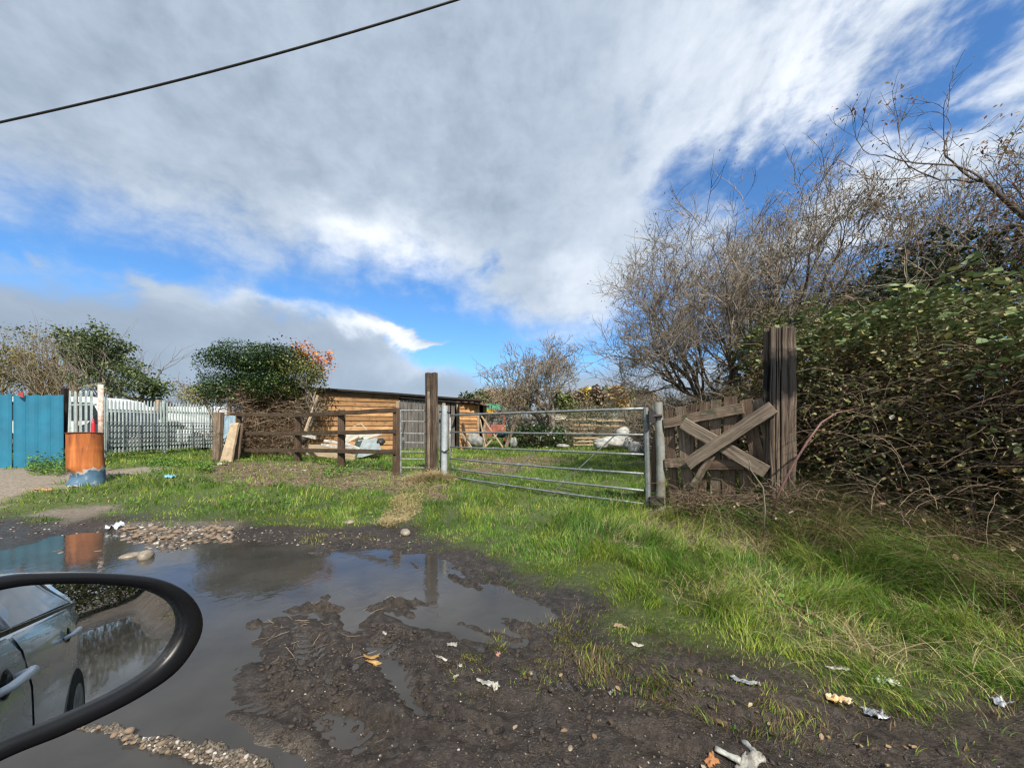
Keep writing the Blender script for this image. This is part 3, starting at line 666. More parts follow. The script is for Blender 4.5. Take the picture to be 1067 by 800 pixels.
# field gate
A = P(468.8, 432.5, 6.8); B = P(671.5, 425.5, 4.5)
gdir = (B-A); gl = gdir.length; gh = Vector((gdir.x, gdir.y, 0)).normalized(); gn_ = Vector((gh.y, -gh.x, 0))
fgate = thing('field_gate', 'wide galvanised seven bar field gate standing shut across the grass opening', 'field gate', onground(669, 4.5))
def gp(s, z): return Vector((A.x+(B.x-A.x)*s, A.y+(B.y-A.y)*s, z))
zt0, zt1 = A.z, B.z
def ray_gate(px, py):
    o = Vector((0, 0, EYE)); d = (P(px, py, 1.0)-o); k = (A-o).dot(gn_)/d.dot(gn_); return o+d*k
lb = [(469.5, 432.6), (469.5, 450), (469.5, 465.5), (469.5, 477.6), (469.5, 488), (471, 496.5)]
rb = [(671, 425.6), (671, 453), (671, 473.5), (671, 493.5), (671, 511), (671, 525)]
for i, (l, r_) in enumerate(zip(lb, rb)):
    p0, p1 = ray_gate(*l), ray_gate(*r_); rr_ = .018 if i == 0 else .0138
    n_ = 8; pts = [p0.lerp(p1, k/n_)+Vector((0, 0, -.012*math.sin(math.pi*k/n_)*(i > 2)+random.uniform(-.002, .002))) for k in range(n_+1)]
    MB().tube(pts, rr_, 10).build('bar', galv, fgate, smooth=True)
MB().tube([ray_gate(469, 431.6), ray_gate(468.8, 497)], .017, 10).build('stile', galv_old, fgate, smooth=True)
pr = [ray_gate(673, 424.5), ray_gate(675.5, 526.5)]
MB().beam(pr[0], pr[1], .055, .05, up=gh, ch=.3).build('stile', galv, fgate)
for (p, q) in (((505, 497), (669, 427)), ((470, 482), (540, 434)), ((469, 452), (530, 500))):
    pass
MB().tube([ray_gate(573, 516), ray_gate(640, 454)], .008, 6).build('brace', galv_old, fgate)
MB().tube([ray_gate(521, 507), ray_gate(560, 468)], .008, 6).build('brace', galv_old, fgate)
MB().tube([ray_gate(497, 432), ray_gate(470, 468)], .008, 6).build('brace', galv_old, fgate) if False else None
for (bi, q_) in ((1, .62), (1, .8), (2, .3), (2, .62), (3, .45), (3, .8), (4, .55)):
    c = ray_gate(*lb[bi]).lerp(ray_gate(*rb[bi]), q_)+Vector((0, 0, -.012*math.sin(math.pi*q_)*(bi > 2))); MB().tube([c-gh*.014, c+gh*.014], .024, 10).build('clamp', galv_old, fgate)
# hinge post of the field gate
YH = 4.45
b0 = onground(688.5, YH); hp = thing('hinge_post', 'round galvanised hinge post between the field gate and the broken wooden gate', 'steel pole', b0)
MB().tube([b0-Vector((0, 0, .2)), P(688.5, 470, YH), P(685.5, 419, YH)], [.052, .05, .05], 24).build('pole', plain('stained_galvanised_post', (.36, .38, .36), .5, metal=.3, c2=(.20, .17, .12), scale=5, bump=.08), hp, smooth=False)
MB().box(P(675, 440, YH-.02), P(683, 428, YH-.06)).build('hinge_bracket', blackm, hp)
MB().tube([P(676, 434, YH-.03), P(690, 433, YH-.07)], .02, 8).build('hinge_pin', blackm, hp)
MB().box(P(676, 526, YH-.02), P(692, 518, YH-.07)).build('hinge_bracket', blackm, hp)
MB().tube([P(671, 450, YH-.0), P(676, 447, YH-.02), P(680, 441, YH-.04)], .007, 6).build('chain', blackm, hp)
# ------------------------------------------------------------ big split post at the right
YS = 3.65
b0 = onground(812, YS)
bp_ = thing('gate_post', 'thick charred railway sleeper post at the foot of the bramble hedge', 'post', b0)
post_mesh(b0-Vector((0, 0, .35)), P(812, 342, YS), .225, .15, (math.cos(R(-6)), math.sin(R(-6)), 0), seed=9, n=44, groove=.027).build('post_body', None, bp_)
pm_ = bp_.children[0]
m, tt_, bb = nt('charred_sleeper'); Lk = tt_.links
src = MW['sleeper']; pm_.data.materials.clear()
tcs = N(tt_, 'ShaderNodeTexCoord'); mps = N(tt_, 'ShaderNodeMapping'); mps.inputs['Scale'].default_value = (2.0, 42, 1); Lk.new(tcs.outputs['UV'], mps.inputs[0])
na = N(tt_, 'ShaderNodeTexNoise', inp={'Scale': 1, 'Detail': 7, 'Roughness': .65, 'Distortion': .5}); Lk.new(mps.outputs[0], na.inputs['Vector'])
ra = ramp(tt_, [(.3, (.03, .022, .017)), (.5, (.10, .072, .052)), (.68, (.24, .19, .145))], na.outputs[0])
sz = N(tt_, 'ShaderNodeSeparateXYZ'); Lk.new(tcs.outputs['Object'], sz.inputs[0])
nz_ = N(tt_, 'ShaderNodeTexNoise', inp={'Scale': 7, 'Detail': 5}); Lk.new(tcs.outputs['Object'], nz_.inputs['Vector'])
zn = N(tt_, 'ShaderNodeMath', operation='MULTIPLY_ADD'); Lk.new(nz_.outputs[0], zn.inputs[0]); zn.inputs[1].default_value = .5; Lk.new(sz.outputs[2], zn.inputs[2])
char = ramp(tt_, [(0, (0, 0, 0)), (.58, (0, 0, 0)), (.62, (1, 1, 1)), (.76, (1, 1, 1)), (.80, (0, 0, 0)), (1, (0, 0, 0))])
zs = N(tt_, 'ShaderNodeMath', operation='DIVIDE'); Lk.new(zn.outputs[0], zs.inputs[0]); zs.inputs[1].default_value = 2.3; Lk.new(zs.outputs[0], char.inputs[0])
mi = N(tt_, 'ShaderNodeMix', data_type='RGBA'); cm = N(tt_, 'ShaderNodeMath', operation='MULTIPLY'); Lk.new(char.outputs[0], cm.inputs[0]); cm.inputs[1].default_value = 1.0
Lk.new(cm.outputs[0], mi.inputs[0]); Lk.new(ra.outputs[0], mi.inputs[6]); mi.inputs[7].default_value = (.006, .005, .005, 1)
Lk.new(mi.outputs[2], bb.inputs['Base Color']); bb.inputs['Roughness'].default_value = .9
bm_ = N(tt_, 'ShaderNodeBump', inp={'Strength': 1.0, 'Distance': .02}); Lk.new(na.outputs[0], bm_.inputs['Height']); Lk.new(bm_.outputs[0], bb.inputs['Normal'])
pm_.data.materials.append(m)
# ------------------------------------------------------------ broken wooden gate
ZA = P(690, 440, 4.42); ZB = P(806, 440, 3.63); zdir = Vector((ZB.x-ZA.x, ZB.y-ZA.y, 0)).normalized(); zn_ = Vector((zdir.y, -zdir.x, 0))
if zn_.y > 0: zn_ = -zn_
def zp(zx, zy, o=0.0):
    """point on the wooden gate's plane (coordinates of an enlarged crop), o metres proud towards the lane"""
    px, py = 640+zx/3.3333, 320+zy/3.3333
    q = Vector((0, 0, EYE)); d = P(px, py, 1.0)-q; pl = ZA+zn_*o; k = (pl-q).dot(zn_)/d.dot(zn_); return q+d*k
MW['brace'] = wood('pale_brace_wood', [(.08, .058, .042), (.23, .18, .135), (.38, .315, .245)], grain=(3, 40), bump=.8)
wgate = thing('broken_wooden_gate', 'broken grey picket gate with crossed braces leaning between steel hinge post and charred sleeper post', 'wooden gate', onground(745, 4.15))
for i, (x0, y0, x1, y1, w) in enumerate([(188, 357, 212, 688, .105), (231, 345, 268, 690, .12), (272, 336, 262, 520, .10), (313, 329, 300, 640, .11), (353, 322, 352, 650, .10), (404, 310, 398, 650, .12), (458, 320, 505, 560, .12), (500, 318, 540, 470, .09), (455, 560, 466, 660, .12), (150, 430, 130, 640, .09), (236, 640, 232, 700, .07)]):
    MB().beam(zp(x0, y0, -.03+.004*(i % 3)), zp(x1, y1, -.03+.004*(i % 2)), w, .022, up=zdir, jit=.004, n=7).build('picket', MW['grey'] if i % 3 == 1 else MW['greydark'], wgate)
for (x0, y0, x1, y1, w, o, mt, nm) in [(172, 405, 448, 350, .105, .015, 'grey', 'top_rail'), (176, 541, 262, 541, .10, .015, 'grey', 'middle_rail'), (300, 548, 452, 545, .10, .012, 'greydark', 'middle_rail'), (228, 676, 500, 664, .10, .015, 'greydark', 'bottom_rail'),
                                   (255, 545, 552, 347, .125, .078, 'brace', 'brace'), (238, 402, 530, 572, .125, .046, 'brace', 'brace'), (272, 622, 342, 512, .07, .05, 'grey', 'brace')]:
    MB().beam(zp(x0, y0, o), zp(x1, y1, o), w, .028, up=(0, 0, 1), jit=.004, n=8).build(nm, MW[mt], wgate)
# ------------------------------------------------------------ overhead cable
mb = MB(); pa, pb_ = P(-120, 158, 9.0), P(620, -42, 9.0)
pts = [pa.lerp(pb_, k/24)+Vector((0, 0, -.30*math.sin(math.pi*k/24)+.10)) for k in range(25)]
ends = [P(-900, 330, 9), P(1500, -270, 9)]
tag(mb.tube([P(-120-400, 158+108, 9.0)]+pts+[P(1100, -160, 9)], .028, 6).build('overhead_cable', blackm, None, True, origin=pa), 'black overhead cable sloping across the upper left sky', 'cable')
# ------------------------------------------------------------ blue sheet fence
bluem = plain('blue_painted_sheet', (.028, .20, .31), .5, c2=(.022, .15, .24), scale=2.2, bump=.1)
YF = 7.6
bf = thing('blue_sheet_fence', 'bright blue corrugated metal fence at the left edge', 'metal fence', onground(58, YF))
xs = [-250+i*6.2 for i in range(51)]
for s in range(6):
    mb = MB(); q = []; seg = [(-250+s*52.5)+i*52.5/16 for i in range(17)]
    for i, px in enumerate(seg):
        dy = .035*(0 if i % 4 in (0, 1) else 1)+(.02 if s % 2 else 0)
        tp_ = 409.5+(s % 3)*.8+(1.2 if i % 4 == 1 else 0)
        q += [P(px, 488, YF)+Vector((0, dy, 0)), P(px, tp_, YF)+Vector((0, dy, 0))]
    mb.add(q, [(2*i, 2*i+2, 2*i+3, 2*i+1) for i in range(16)]); mb.add([v+Vector((0, .006, 0)) for v in q], [(2*i, 2*i+1, 2*i+3, 2*i+2) for i in range(16)])
    mb.build('sheet', bluem, bf)
for z_ in (420, 470): MB().beam(P(-250, z_, YF+.09), P(60, z_, YF+.09), .06, .05).build('back_rail', MW['greydark'], bf)
mb = MB().add([P(17, 410, YF-.02), P(24, 408, YF-.02), P(24.5, 414, YF-.03), P(21, 413, YF-.03)], [(0, 1, 2, 3)]); mb.add([v+Vector((0, .01, 0)) for v in [P(17, 410, YF-.02), P(24, 408, YF-.02), P(24.5, 414, YF-.03), P(21, 413, YF-.03)]], [(3, 2, 1, 0)])
mb.build('torn_flap', plain('red_brown_scrap', (.35, .06, .05), .7), bf)
# black post
b0 = onground(65, 7.9)
tag(post_mesh(b0-Vector((0, 0, .2)), P(67.5, 404.5, 7.9), .085, .085, (1, 0, 0), seed=71, n=14, groove=.01).build('fence_post', wood('tarred_post', [(.01, .01, .012), (.025, .022, .022), (.10, .045, .03)], grain=(5, 20)), None, origin=b0), 'black charred post at the right end of the blue fence', 'post')
# ------------------------------------------------------------ bent rusty drum
YD = 6.2
g0 = onground(88.5, YD); c0 = Vector((g0.x, YD, g0.z-.03)); zt = P(88, 451.5, YD).z; Hd = zt-c0.z; rd = .205
drum = thing('rusty_drum', 'bent orange rusty oil drum with blue base standing on the verge', 'drum', c0)
n_ = 48; k_ = 26
def drumV(inner=0.0):
    V = []
    for i in range(k_+1):
        q = i/k_
        for k in range(n_):
            t_ = 2*math.pi*k/n_
            r = rd*(1+.035*math.exp(-((q-.36)/.018)**2)+.035*math.exp(-((q-.68)/.018)**2))*(1+.10*(1-q)**1.5+.02*math.sin(3*t_+2))-inner
            r *= 1+.05*float(fbm(np.array([math.cos(t_)*1.4+q]), np.array([math.sin(t_)*1.4+q*2]), 7, 3)[0])*1.4
            dent = .09*math.exp(-((q-.18)/.10)**2)*math.exp(-((t_-4.4)/.7)**2)
            r -= dent
            V.append((c0.x+r*math.cos(t_)+.03*(1-q), c0.y+r*math.sin(t_), c0.z+Hd*q+.02*math.cos(t_+1)*q))
    return V
Vo, Vi = drumV(), drumV(.006)
mb = MB(); Fs = [(i*n_+k, i*n_+(k+1) % n_, (i+1)*n_+(k+1) % n_, (i+1)*n_+k) for i in range(k_) for k in range(n_)]
mb.add(Vo, Fs); mb.add(Vi, [f[::-1] for f in Fs])
m, t4, b = nt('rust_and_blue_paint'); L4 = t4.links
tc4 = N(t4, 'ShaderNodeTexCoord'); s4 = N(t4, 'ShaderNodeSeparateXYZ'); L4.new(tc4.outputs['Object'], s4.inputs[0])
n4 = N(t4, 'ShaderNodeTexNoise', inp={'Scale': 5, 'Detail': 7, 'Roughness': .65}); L4.new(tc4.outputs['Object'], n4.inputs['Vector'])
mp4 = N(t4, 'ShaderNodeMapping'); mp4.inputs['Scale'].default_value = (14, 14, 1.5); L4.new(tc4.outputs['Object'], mp4.inputs[0])
n5 = N(t4, 'ShaderNodeTexNoise', inp={'Scale': 1, 'Detail': 5, 'Roughness': .6}); L4.new(mp4.outputs[0], n5.inputs['Vector'])
rust = ramp(t4, [(.30, (.10, .035, .018)), (.42, (.30, .085, .025)), (.55, (.44, .13, .03)), (.70, (.56, .20, .055))], n5.outputs[0])
blue = ramp(t4, [(.38, (.05, .11, .18)), (.6, (.10, .19, .28)), (.68, (.35, .36, .36))], n4.outputs[0])
zz4 = N(t4, 'ShaderNodeMath', operation='MULTIPLY_ADD'); L4.new(n4.outputs[0], zz4.inputs[0]); zz4.inputs[1].default_value = .38; L4.new(s4.outputs[2], zz4.inputs[2])
xx4 = N(t4, 'ShaderNodeMath', operation='MULTIPLY_ADD'); L4.new(s4.outputs[0], xx4.inputs[0]); xx4.inputs[1].default_value = -.22; L4.new(zz4.outputs[0], xx4.inputs[2])
band = ramp(t4, [(.0, (0, 0, 0)), (.36, (0, 0, 0)), (.375, (.5, .5, .5)), (.42, (.5, .5, .5)), (.44, (1, 1, 1))], xx4.outputs[0])
wh = N(t4, 'ShaderNodeMix', data_type='RGBA'); 
b1 = ramp(t4, [(0, (1, 1, 1)), (.355, (1, 1, 1)), (.365, (0, 0, 0))], xx4.outputs[0]); b2_ = ramp(t4, [(0, (1, 1, 1)), (.39, (1, 1, 1)), (.40, (0, 0, 0))], xx4.outputs[0])
mA = N(t4, 'ShaderNodeMix', data_type='RGBA'); L4.new(b2_.outputs[0], mA.inputs[0]); L4.new(rust.outputs[0], mA.inputs[6]); mA.inputs[7].default_value = (.42, .40, .38, 1)
mB = N(t4, 'ShaderNodeMix', data_type='RGBA'); L4.new(b1.outputs[0], mB.inputs[0]); L4.new(mA.outputs[2], mB.inputs[6]); L4.new(blue.outputs[0], mB.inputs[7])
L4.new(mB.outputs[2], b.inputs['Base Color']); b.inputs['Roughness'].default_value = .8
bp4 = N(t4, 'ShaderNodeBump', inp={'Strength': .4, 'Distance': .01}); L4.new(n4.outputs[0], bp4.inputs['Height']); L4.new(bp4.outputs[0], b.inputs['Normal'])
mb.build('drum_wall', m, drum, smooth=True)
rim = [(c0.x+rd*1.02*math.cos(t_), c0.y+rd*1.02*math.sin(t_), c0.z+Hd+.02*math.cos(t_+1)) for t_ in np.linspace(0, 2*math.pi, 33)]
MB().tube(rim, .009, 6, cap=False).build('rim', plain('rust_rim', (.16, .07, .04), .8), drum, smooth=True)
# red cone-like strip behind the drum
b0 = onground(97, 7.0); mb = MB(); mb.ring([[(b0.x+r*math.cos(a_), b0.y+r*math.sin(a_), z_) for a_ in np.linspace(0, 2*math.pi, 9)[:-1]] for r, z_ in ((.05, b0.z-.02), (.035, b0.z+.45), (.028, P(97, 442, 7.0).z), (.008, P(97, 436, 7.0).z))])
tag(mb.build('red_marker_post', plain('red_plastic', (.75, .03, .04), .4), None, True, origin=b0), 'thin red plastic marker sticking up behind the rusty drum', 'marker')
# ------------------------------------------------------------ palisade fences
def palisade(name, label, a, b_, z0, z1, n, w, rails, parent_loc, mat=palisade_m, extra=None):
    root = thing(name, label, 'palisade fence', parent_loc)
    d = Vector((b_[0]-a[0], b_[1]-a[1], 0)); Lp = d.length; d.normalize(); nn = Vector((d.y, -d.x, 0)); nn = nn if nn.y < 0 else -nn
    for i in range(n):
        q = (i+.5)/n; p = Vector((a[0], a[1], 0)).lerp(Vector((b_[0], b_[1], 0)), q)
        g = hgt(p.x, p.y); lo_ = g+z0; hi = g+z1+random.uniform(-.015, .015); mb = MB()
        pr_ = [(-w/2, 0), (-w/6, .016), (w/6, .016), (w/2, 0)]
        V = [p+d*x+nn*y+Vector((0, 0, lo_)) for x, y in pr_]+[p+d*x+nn*y+Vector((0, 0, hi-.06)) for x, y in pr_]+[p+d*x*.35+nn*y+Vector((0, 0, hi)) for x, y in pr_]
        V = [Vector(v) for v in V]; V2 = [v-nn*.003 for v in V]
        Fq = [(k, k+1, k+5, k+4) for k in range(3)]+[(k+4, k+5, k+9, k+8) for k in range(3)]
        mb.add(V, Fq); mb.add(V2, [f[::-1] for f in Fq])
        mb.build('pale', mat, root)
    for z_ in rails:
        p0 = Vector((a[0], a[1], hgt(*a)+z_))-nn*.03; p1 = Vector((b_[0], b_[1], hgt(*b_)+z_))-nn*.03
        MB().beam(p0, p1, .045, .045).build('rail', mat, root)
    return root, d, nn
def xy(px, Y): p = P(px, HY, Y); return (p.x, p.y)
pf1, d_, nn_ = palisade('palisade_fence', 'short run of tall pale palings directly behind the rusty drum', xy(70, 8.9), xy(98, 8.8), .1, 1.62, 5, .075, (.5, 1.3), onground(84, 8.85))
a1, b1_ = xy(110, 9.9), xy(222, 12.6)
pf2, d_, nn_ = palisade('palisade_fence', 'long pale grey palisade fence of narrow palings between drum and ivy tree', a1, b1_, .12, 1.5, 34, .046, (.28, 1.22), onground(112, 9.9))
for q in (0.0, .5, 1.0):
    p = Vector((*a1, 0)).lerp(Vector((*b1_, 0)), q)-nn_*.06; g = hgt(p.x, p.y)
    MB().beam((p.x, p.y, g-.1), (p.x, p.y, g+1.55), .10, .06, up=(1, 0, 0)).build('post', palisade_m, pf2)
# steel mesh gate leaning in front of it
mgx = thing('mesh_panel', 'grey steel bar panel fixed low across the long palisade fence', 'mesh panel', (a1[0], a1[1]-.1, hgt(*a1)))
for z_ in (.16, .33, .44, .56, .72, .90):
    p0 = Vector((*a1, hgt(*a1)+z_))+nn_*.05; p1 = Vector((*b1_, hgt(*b1_)+z_))+nn_*.05
    MB().tube([p0, p1], .012, 5).build('bar', galv, mgx)
for i in range(9):
    q = i/8; p = Vector((*a1, 0)).lerp(Vector((*b1_, 0)), q)+nn_*.06; g = hgt(p.x, p.y)
    MB().tube([(p.x, p.y, g+.14), (p.x, p.y, g+.92)], .012, 5).build('upright', galv, mgx)
b0 = onground(105.5, 8.7); tag(MB().tube([b0-Vector((0, 0, .2)), P(105, 400.5, 8.7)], .05, 12).build('steel_post', plain('flaking_white_post', (.62, .58, .54), .7, c2=(.40, .20, .13), scale=14), None, True, origin=b0), 'tall flaking white post above the drum left of the long palisade', 'post')
b0 = onground(79.5, 9.4); tag(MB().tube([b0-Vector((0, 0, .2)), P(79, 413, 9.4)], .04, 8).build('timber_stake', MW['trim'], None, origin=b0), 'thin pale stake above the short run of tall palings', 'stake')
# white panel wall behind
pw = thing('panel_wall', 'long low white panel wall behind the palisade fence', 'wall', onground(170, 14.6))
for (x0, x1, yy) in ((104, 140, 13.6), (140, 166, 14.1), (166, 205, 14.6), (205, 243, 15.0)):
    pA, pB = P(x0, 423.5, yy), P(x1+.3, 423.5+(.2), yy+.5)
    g = hgt(pA.x, yy)-.05
    mb = MB().beam((pA.x, pA.y, (g+pA.z)/2), (pB.x, pB.y, (g+pA.z)/2), pA.z-g, .05); mb.build('panel', whitep, pw)
for (x0, yy) in ((165, 14.3), (239, 14.9)):
    t_ = P(x0, 416.5, yy-.1); MB().beam((t_.x, t_.y, hgt(t_.x, t_.y)), t_, .12, .12, up=(1, 0, 0)).build('post', MW['trim'], pw)
# dark round-topped shed roof peeking over the wall
b0 = onground(135, 17.5); mb = MB()
dome = thing('tarpaulin_shelter', 'dark brown rounded shelter top behind the white panel wall', 'shelter', b0)
lp = []
for i in range(9):
    a_ = math.pi*i/8; lp.append((math.cos(a_), math.sin(a_)))
c_ = P(134, 423, 17.5)
mb.ring([[(c_.x+u*s_*.85, 17.2+k*.5, max(c_.z+v*s_*.42, b0.z)) for u, v in lp]+[(c_.x-s_*.85, 17.2+k*.5, b0.z), (c_.x+s_*.85, 17.2+k*.5, b0.z)] for k, s_ in ((0, .8), (1, 1.0), (3, 1.0), (4, .8))])
mb.build('cover', plain('brown_tarpaulin', (.07, .045, .035), .8, scale=5, bump=.6, bs=.03), dome)
# ------------------------------------------------------------ parked vehicles behind the fence
def side_car(name, label, cx, Y, zg, L_, H_, paint, van=False, cat='car', flip=1):
    """side-on vehicle: body profile extruded over its width, with windows, wheels and lamps"""
    root = thing(name, label, cat, (cx, Y, zg)); Wd = 1.7
    if van: prof = [(-.5, .16), (-.5, .80), (-.485, .95), (-.45, 1), (.18, 1), (.30, .93), (.40, .56), (.485, .48), (.5, .40), (.5, .16)]
    else: prof = [(-.5, .22), (-.5, .50), (-.47, .64), (-.36, .70), (-.24, .97), (-.10, 1), (.08, .99), (.24, .70), (.42, .62), (.49, .50), (.5, .22)]
    mb = MB(); lps = []
    for (dy, s_) in ((0, .96), (.08, 1), (Wd-.08, 1), (Wd, .96)):
        lps.append([(cx+flip*x*L_*(1 if s_ == 1 else .992), Y+dy+(.10 if z > .66 and dy < .5 else (-.10 if z > .66 else 0)), zg+z*H_*(1 if s_ == 1 else .985)) for x, z in prof])
    mb.ring(lps); mb.build('body', paint, root)
    wins = [[(-.02, .60), (.17, .60), (.12, .90), (-.02, .90)]] if van and False else None
    if van: W_ = [[(.10, .56), (.33, .56), (.25, .88), (.10, .90)], [(-.12, .58), (.07, .58), (.07, .88), (-.12, .88)], [(-.38, .58), (-.16, .58), (-.16, .88), (-.38, .88)]]
    else: W_ = [[(-.33, .71), (-.13, .71), (-.13, .93), (-.22, .93)], [(-.11, .71), (.19, .71), (.08, .94), (-.11, .94)]]
    for w_ in W_:
        q = [(cx+flip*x*L_, Y-.012+(.10 if z > .66 else 0)*0+.085*(z > .66)-.0, zg+z*H_) for x, z in w_]
        mb = MB().add(q+[(a_, b_+.02, c_) for a_, b_, c_ in q], [(0, 1, 2, 3), (4, 7, 6, 5), (0, 4, 5, 1), (1, 5, 6, 2), (2, 6, 7, 3), (3, 7, 4, 0)]); mb.build('window', glassd, root)
    for x in (-.32, .32):
        for yy in (Y-.01, Y+Wd-.17):
            c = Vector((cx+flip*x*L_, yy, zg+.3)); w_ = MB().tube([c, c+Vector((0, .18, 0))], .30, 20).build('wheel', rubber, root)
            MB().tube([c-Vector((0, .006, 0)), c+Vector((0, .1, 0))], .17, 12).build('rim', galv, w_)
    return root
g = onground(60, 12.3); side_car('parked_van', 'white van with dark side windows behind the palings beside the blue fence', g.x-.1, 12.3, g.z, 4.6, 1.75, whitep, van=True, cat='van')
g = onground(125, 11.9); side_car('parked_car', 'dark car parked behind the left end of the long palisade', g.x-.3, 11.9, g.z, 2.3, 1.25, plain('dark_car_paint', (.03, .035, .045), .3, var=.2, bump=0), cat='car')
g = onground(166, 12.8); side_car('parked_car', 'pale silver car partly hidden behind the middle of the long palisade', g.x+.2, 12.9, g.z, 3.0, 1.02, plain('silver_car_paint', (.5, .53, .54), .35, var=.2, bump=0), cat='car')
# ------------------------------------------------------------ shed
def shedwall(root, name, a, b_, z0, z1a, z1b, mat, board=.155, out=.034, face=None):
    """overlapping horizontal boards from a to b"""
    a = Vector((*a, 0)); b_ = Vector((*b_, 0)); d = (b_-a).normalized(); nn = Vector((d.y, -d.x, 0)); nn = nn if nn.y < 0 else -nn
    if face is not None and nn.dot(Vector(face)) < 0: nn = -nn
    mb = MB(); z = z0; Lw = (b_-a).length; top = max(z1a, z1b); k = 0
    while z < top-.01:
        zt_ = min(z+board, top); segs = 1+(k % 2)
        def hi(q): return z1a+(z1b-z1a)*q
        cuts = sorted([0, 1]+([random.uniform(.2, .8)] if Lw > 2 else []))
        for s in range(len(cuts)-1):
            q0, q1 = cuts[s], cuts[s+1]; za, zb = min(zt_, hi(q0)), min(zt_, hi(q1))
            if max(za, zb) <= z+.005: continue
            p0, p1 = a+d*Lw*q0, a+d*Lw*q1; o_ = random.uniform(-.003, .003)
            V = [p0+nn*(out+o_)+Vector((0, 0, z-.012)), p1+nn*(out+o_)+Vector((0, 0, z-.012)), p1+nn*.004+Vector((0, 0, zb)), p0+nn*.004+Vector((0, 0, za)), p0-nn*.01+Vector((0, 0, z-.012)), p1-nn*.01+Vector((0, 0, z-.012))]
            u0 = q0*Lw+k*3.7; u1 = q1*Lw+k*3.7; v = k*1.93
            mb.add(V, [(0, 1, 2, 3), (4, 5, 1, 0)], [[(u0, v), (u1, v), (u1, v+board), (u0, v+board)], [(u0, v), (u1, v), (u1, v+.02), (u0, v+.02)]])
        z = zt_; k += 1
    mb.build(name, mat, root)
SA, SB = P(255, HY, 10.9), P(497, HY, 14.0)
SA = Vector((SA.x, SA.y, .25)); SB = Vector((SB.x, SB.y, .3))
shed = thing('timber_shed', 'long low orange timber clad shed with dark sagging roof behind the rail fence', 'shed', (SA.lerp(SB, .5).x, SA.lerp(SB, .5).y, .3))
sdv = (SB-SA); sdv.z = 0; SL = sdv.length; sdv.normalize(); sn = Vector((sdv.y, -sdv.x, 0)); sn = sn if sn.y < 0 else -sn; sbk = -sn
def q_at(px):   # parameter along the shed front under a column
    dx = (px-CX)/F*1.0; k_ = P(px, HY, 1.0); rx = k_.x
    # SA + s*sdv : x = rx*y
    return (rx*SA.y-SA.x)/(sdv.x-rx*sdv.y)
def sp_(s, z, o=0): v = SA+sdv*s+sn*o; return Vector((v.x, v.y, z))
def ztop(px, py): s = q_at(px); v = SA+sdv*s; return P(px, py, v.y).z
zl, zm, zr = ztop(343, 406.5), ztop(415, 413), ztop(497, 420)
s1, s2, s3 = q_at(415.5), q_at(462), q_at(497)
shedwall(shed, 'cladding', sp_(0, 0)[:2], sp_(s1, 0)[:2], .22, zl+.05, zm, MW['clad'])
shedwall(shed, 'cladding', sp_(q_at(478), 0)[:2], sp_(s3, 0)[:2], .22, zr+.02, zr, MW['clad'])
for i in range(12):   # plank doors
    a0 = s1+.03+(s2-s1)*i/12; w_ = (s2-s1)/12-.01
    MB().beam(sp_(a0+w_/2, .3, .0), sp_(a0+w_/2, zm-.1, .0), w_, .03, up=sdv, jit=.002, n=3).build('door_plank', MW['olddoor'], shed)
for px in (414, 462, 477): MB().beam(sp_(q_at(px), .2, .04), sp_(q_at(px), ztop(px, 418), .04), .12, .05, up=sdv).build('corner_post', MW['trim'], shed)
for px in (467, 472): MB().beam(sp_(q_at(px), .25, .0), sp_(q_at(px), ztop(px, 420), .0), .13, .025, up=sdv).build('door_plank', MW['olddoor'], shed)
e0, e1 = sp_(s3, .22)[:2], (SB+sbk*3.0)[:2]
shedwall(shed, 'cladding', e0, e1, .22, zr, zr-.1, MW['clad'], face=(1, .2, 0))
shedwall(shed, 'cladding', sp_(0, 0)[:2], (SA+sbk*3.0)[:2], .22, zl+.05, zl, MW['clad'], face=(-1, -.2, 0))
shedwall(shed, 'cladding', (SA+sbk*3.0)[:2], (SB+sbk*3.0)[:2], .22, zl, zr, MW['clad'], face=tuple(sbk))
# roof
mb = MB(); ro = .18
pts_r = [(-.2, zl+.10), (s1*.55, zl+.04), (s1, zm+.10), (s2, ztop(462, 413.5)), (s3+.15, ztop(497, 416.5))]
V = [sp_(s, z, ro) for s, z in pts_r]+[sp_(s, z+.06, -3.2) for s, z in pts_r]
V += [v-Vector((0, 0, .06 if i % 5 else .05)) for i, v in enumerate(V)]; n_ = 5
Fr = [(i, i+1, i+1+n_, i+n_) for i in range(4)]+[(i+10, i+10+n_, i+11+n_, i+11) for i in range(4)]+[(i, i+10, i+11, i+1) for i in range(4)]+[(0, 5, 15, 10), (4, 14, 19, 9)]+[(i+5, i+6, i+16, i+15) for i in range(4)]
mb.add(V, Fr); mb.build('roof', roofm, shed)
MB().beam(sp_(-.15, zl+.02, .06), sp_(s1+.05, zm-.0, .06), .10, .03).build('fascia', MW['greydark'], shed)
MB().beam(sp_(s1+.05, zm+.0, .10), sp_(s3+.1, ztop(497, 420), .10), .12, .03).build('fascia', roofm, shed)
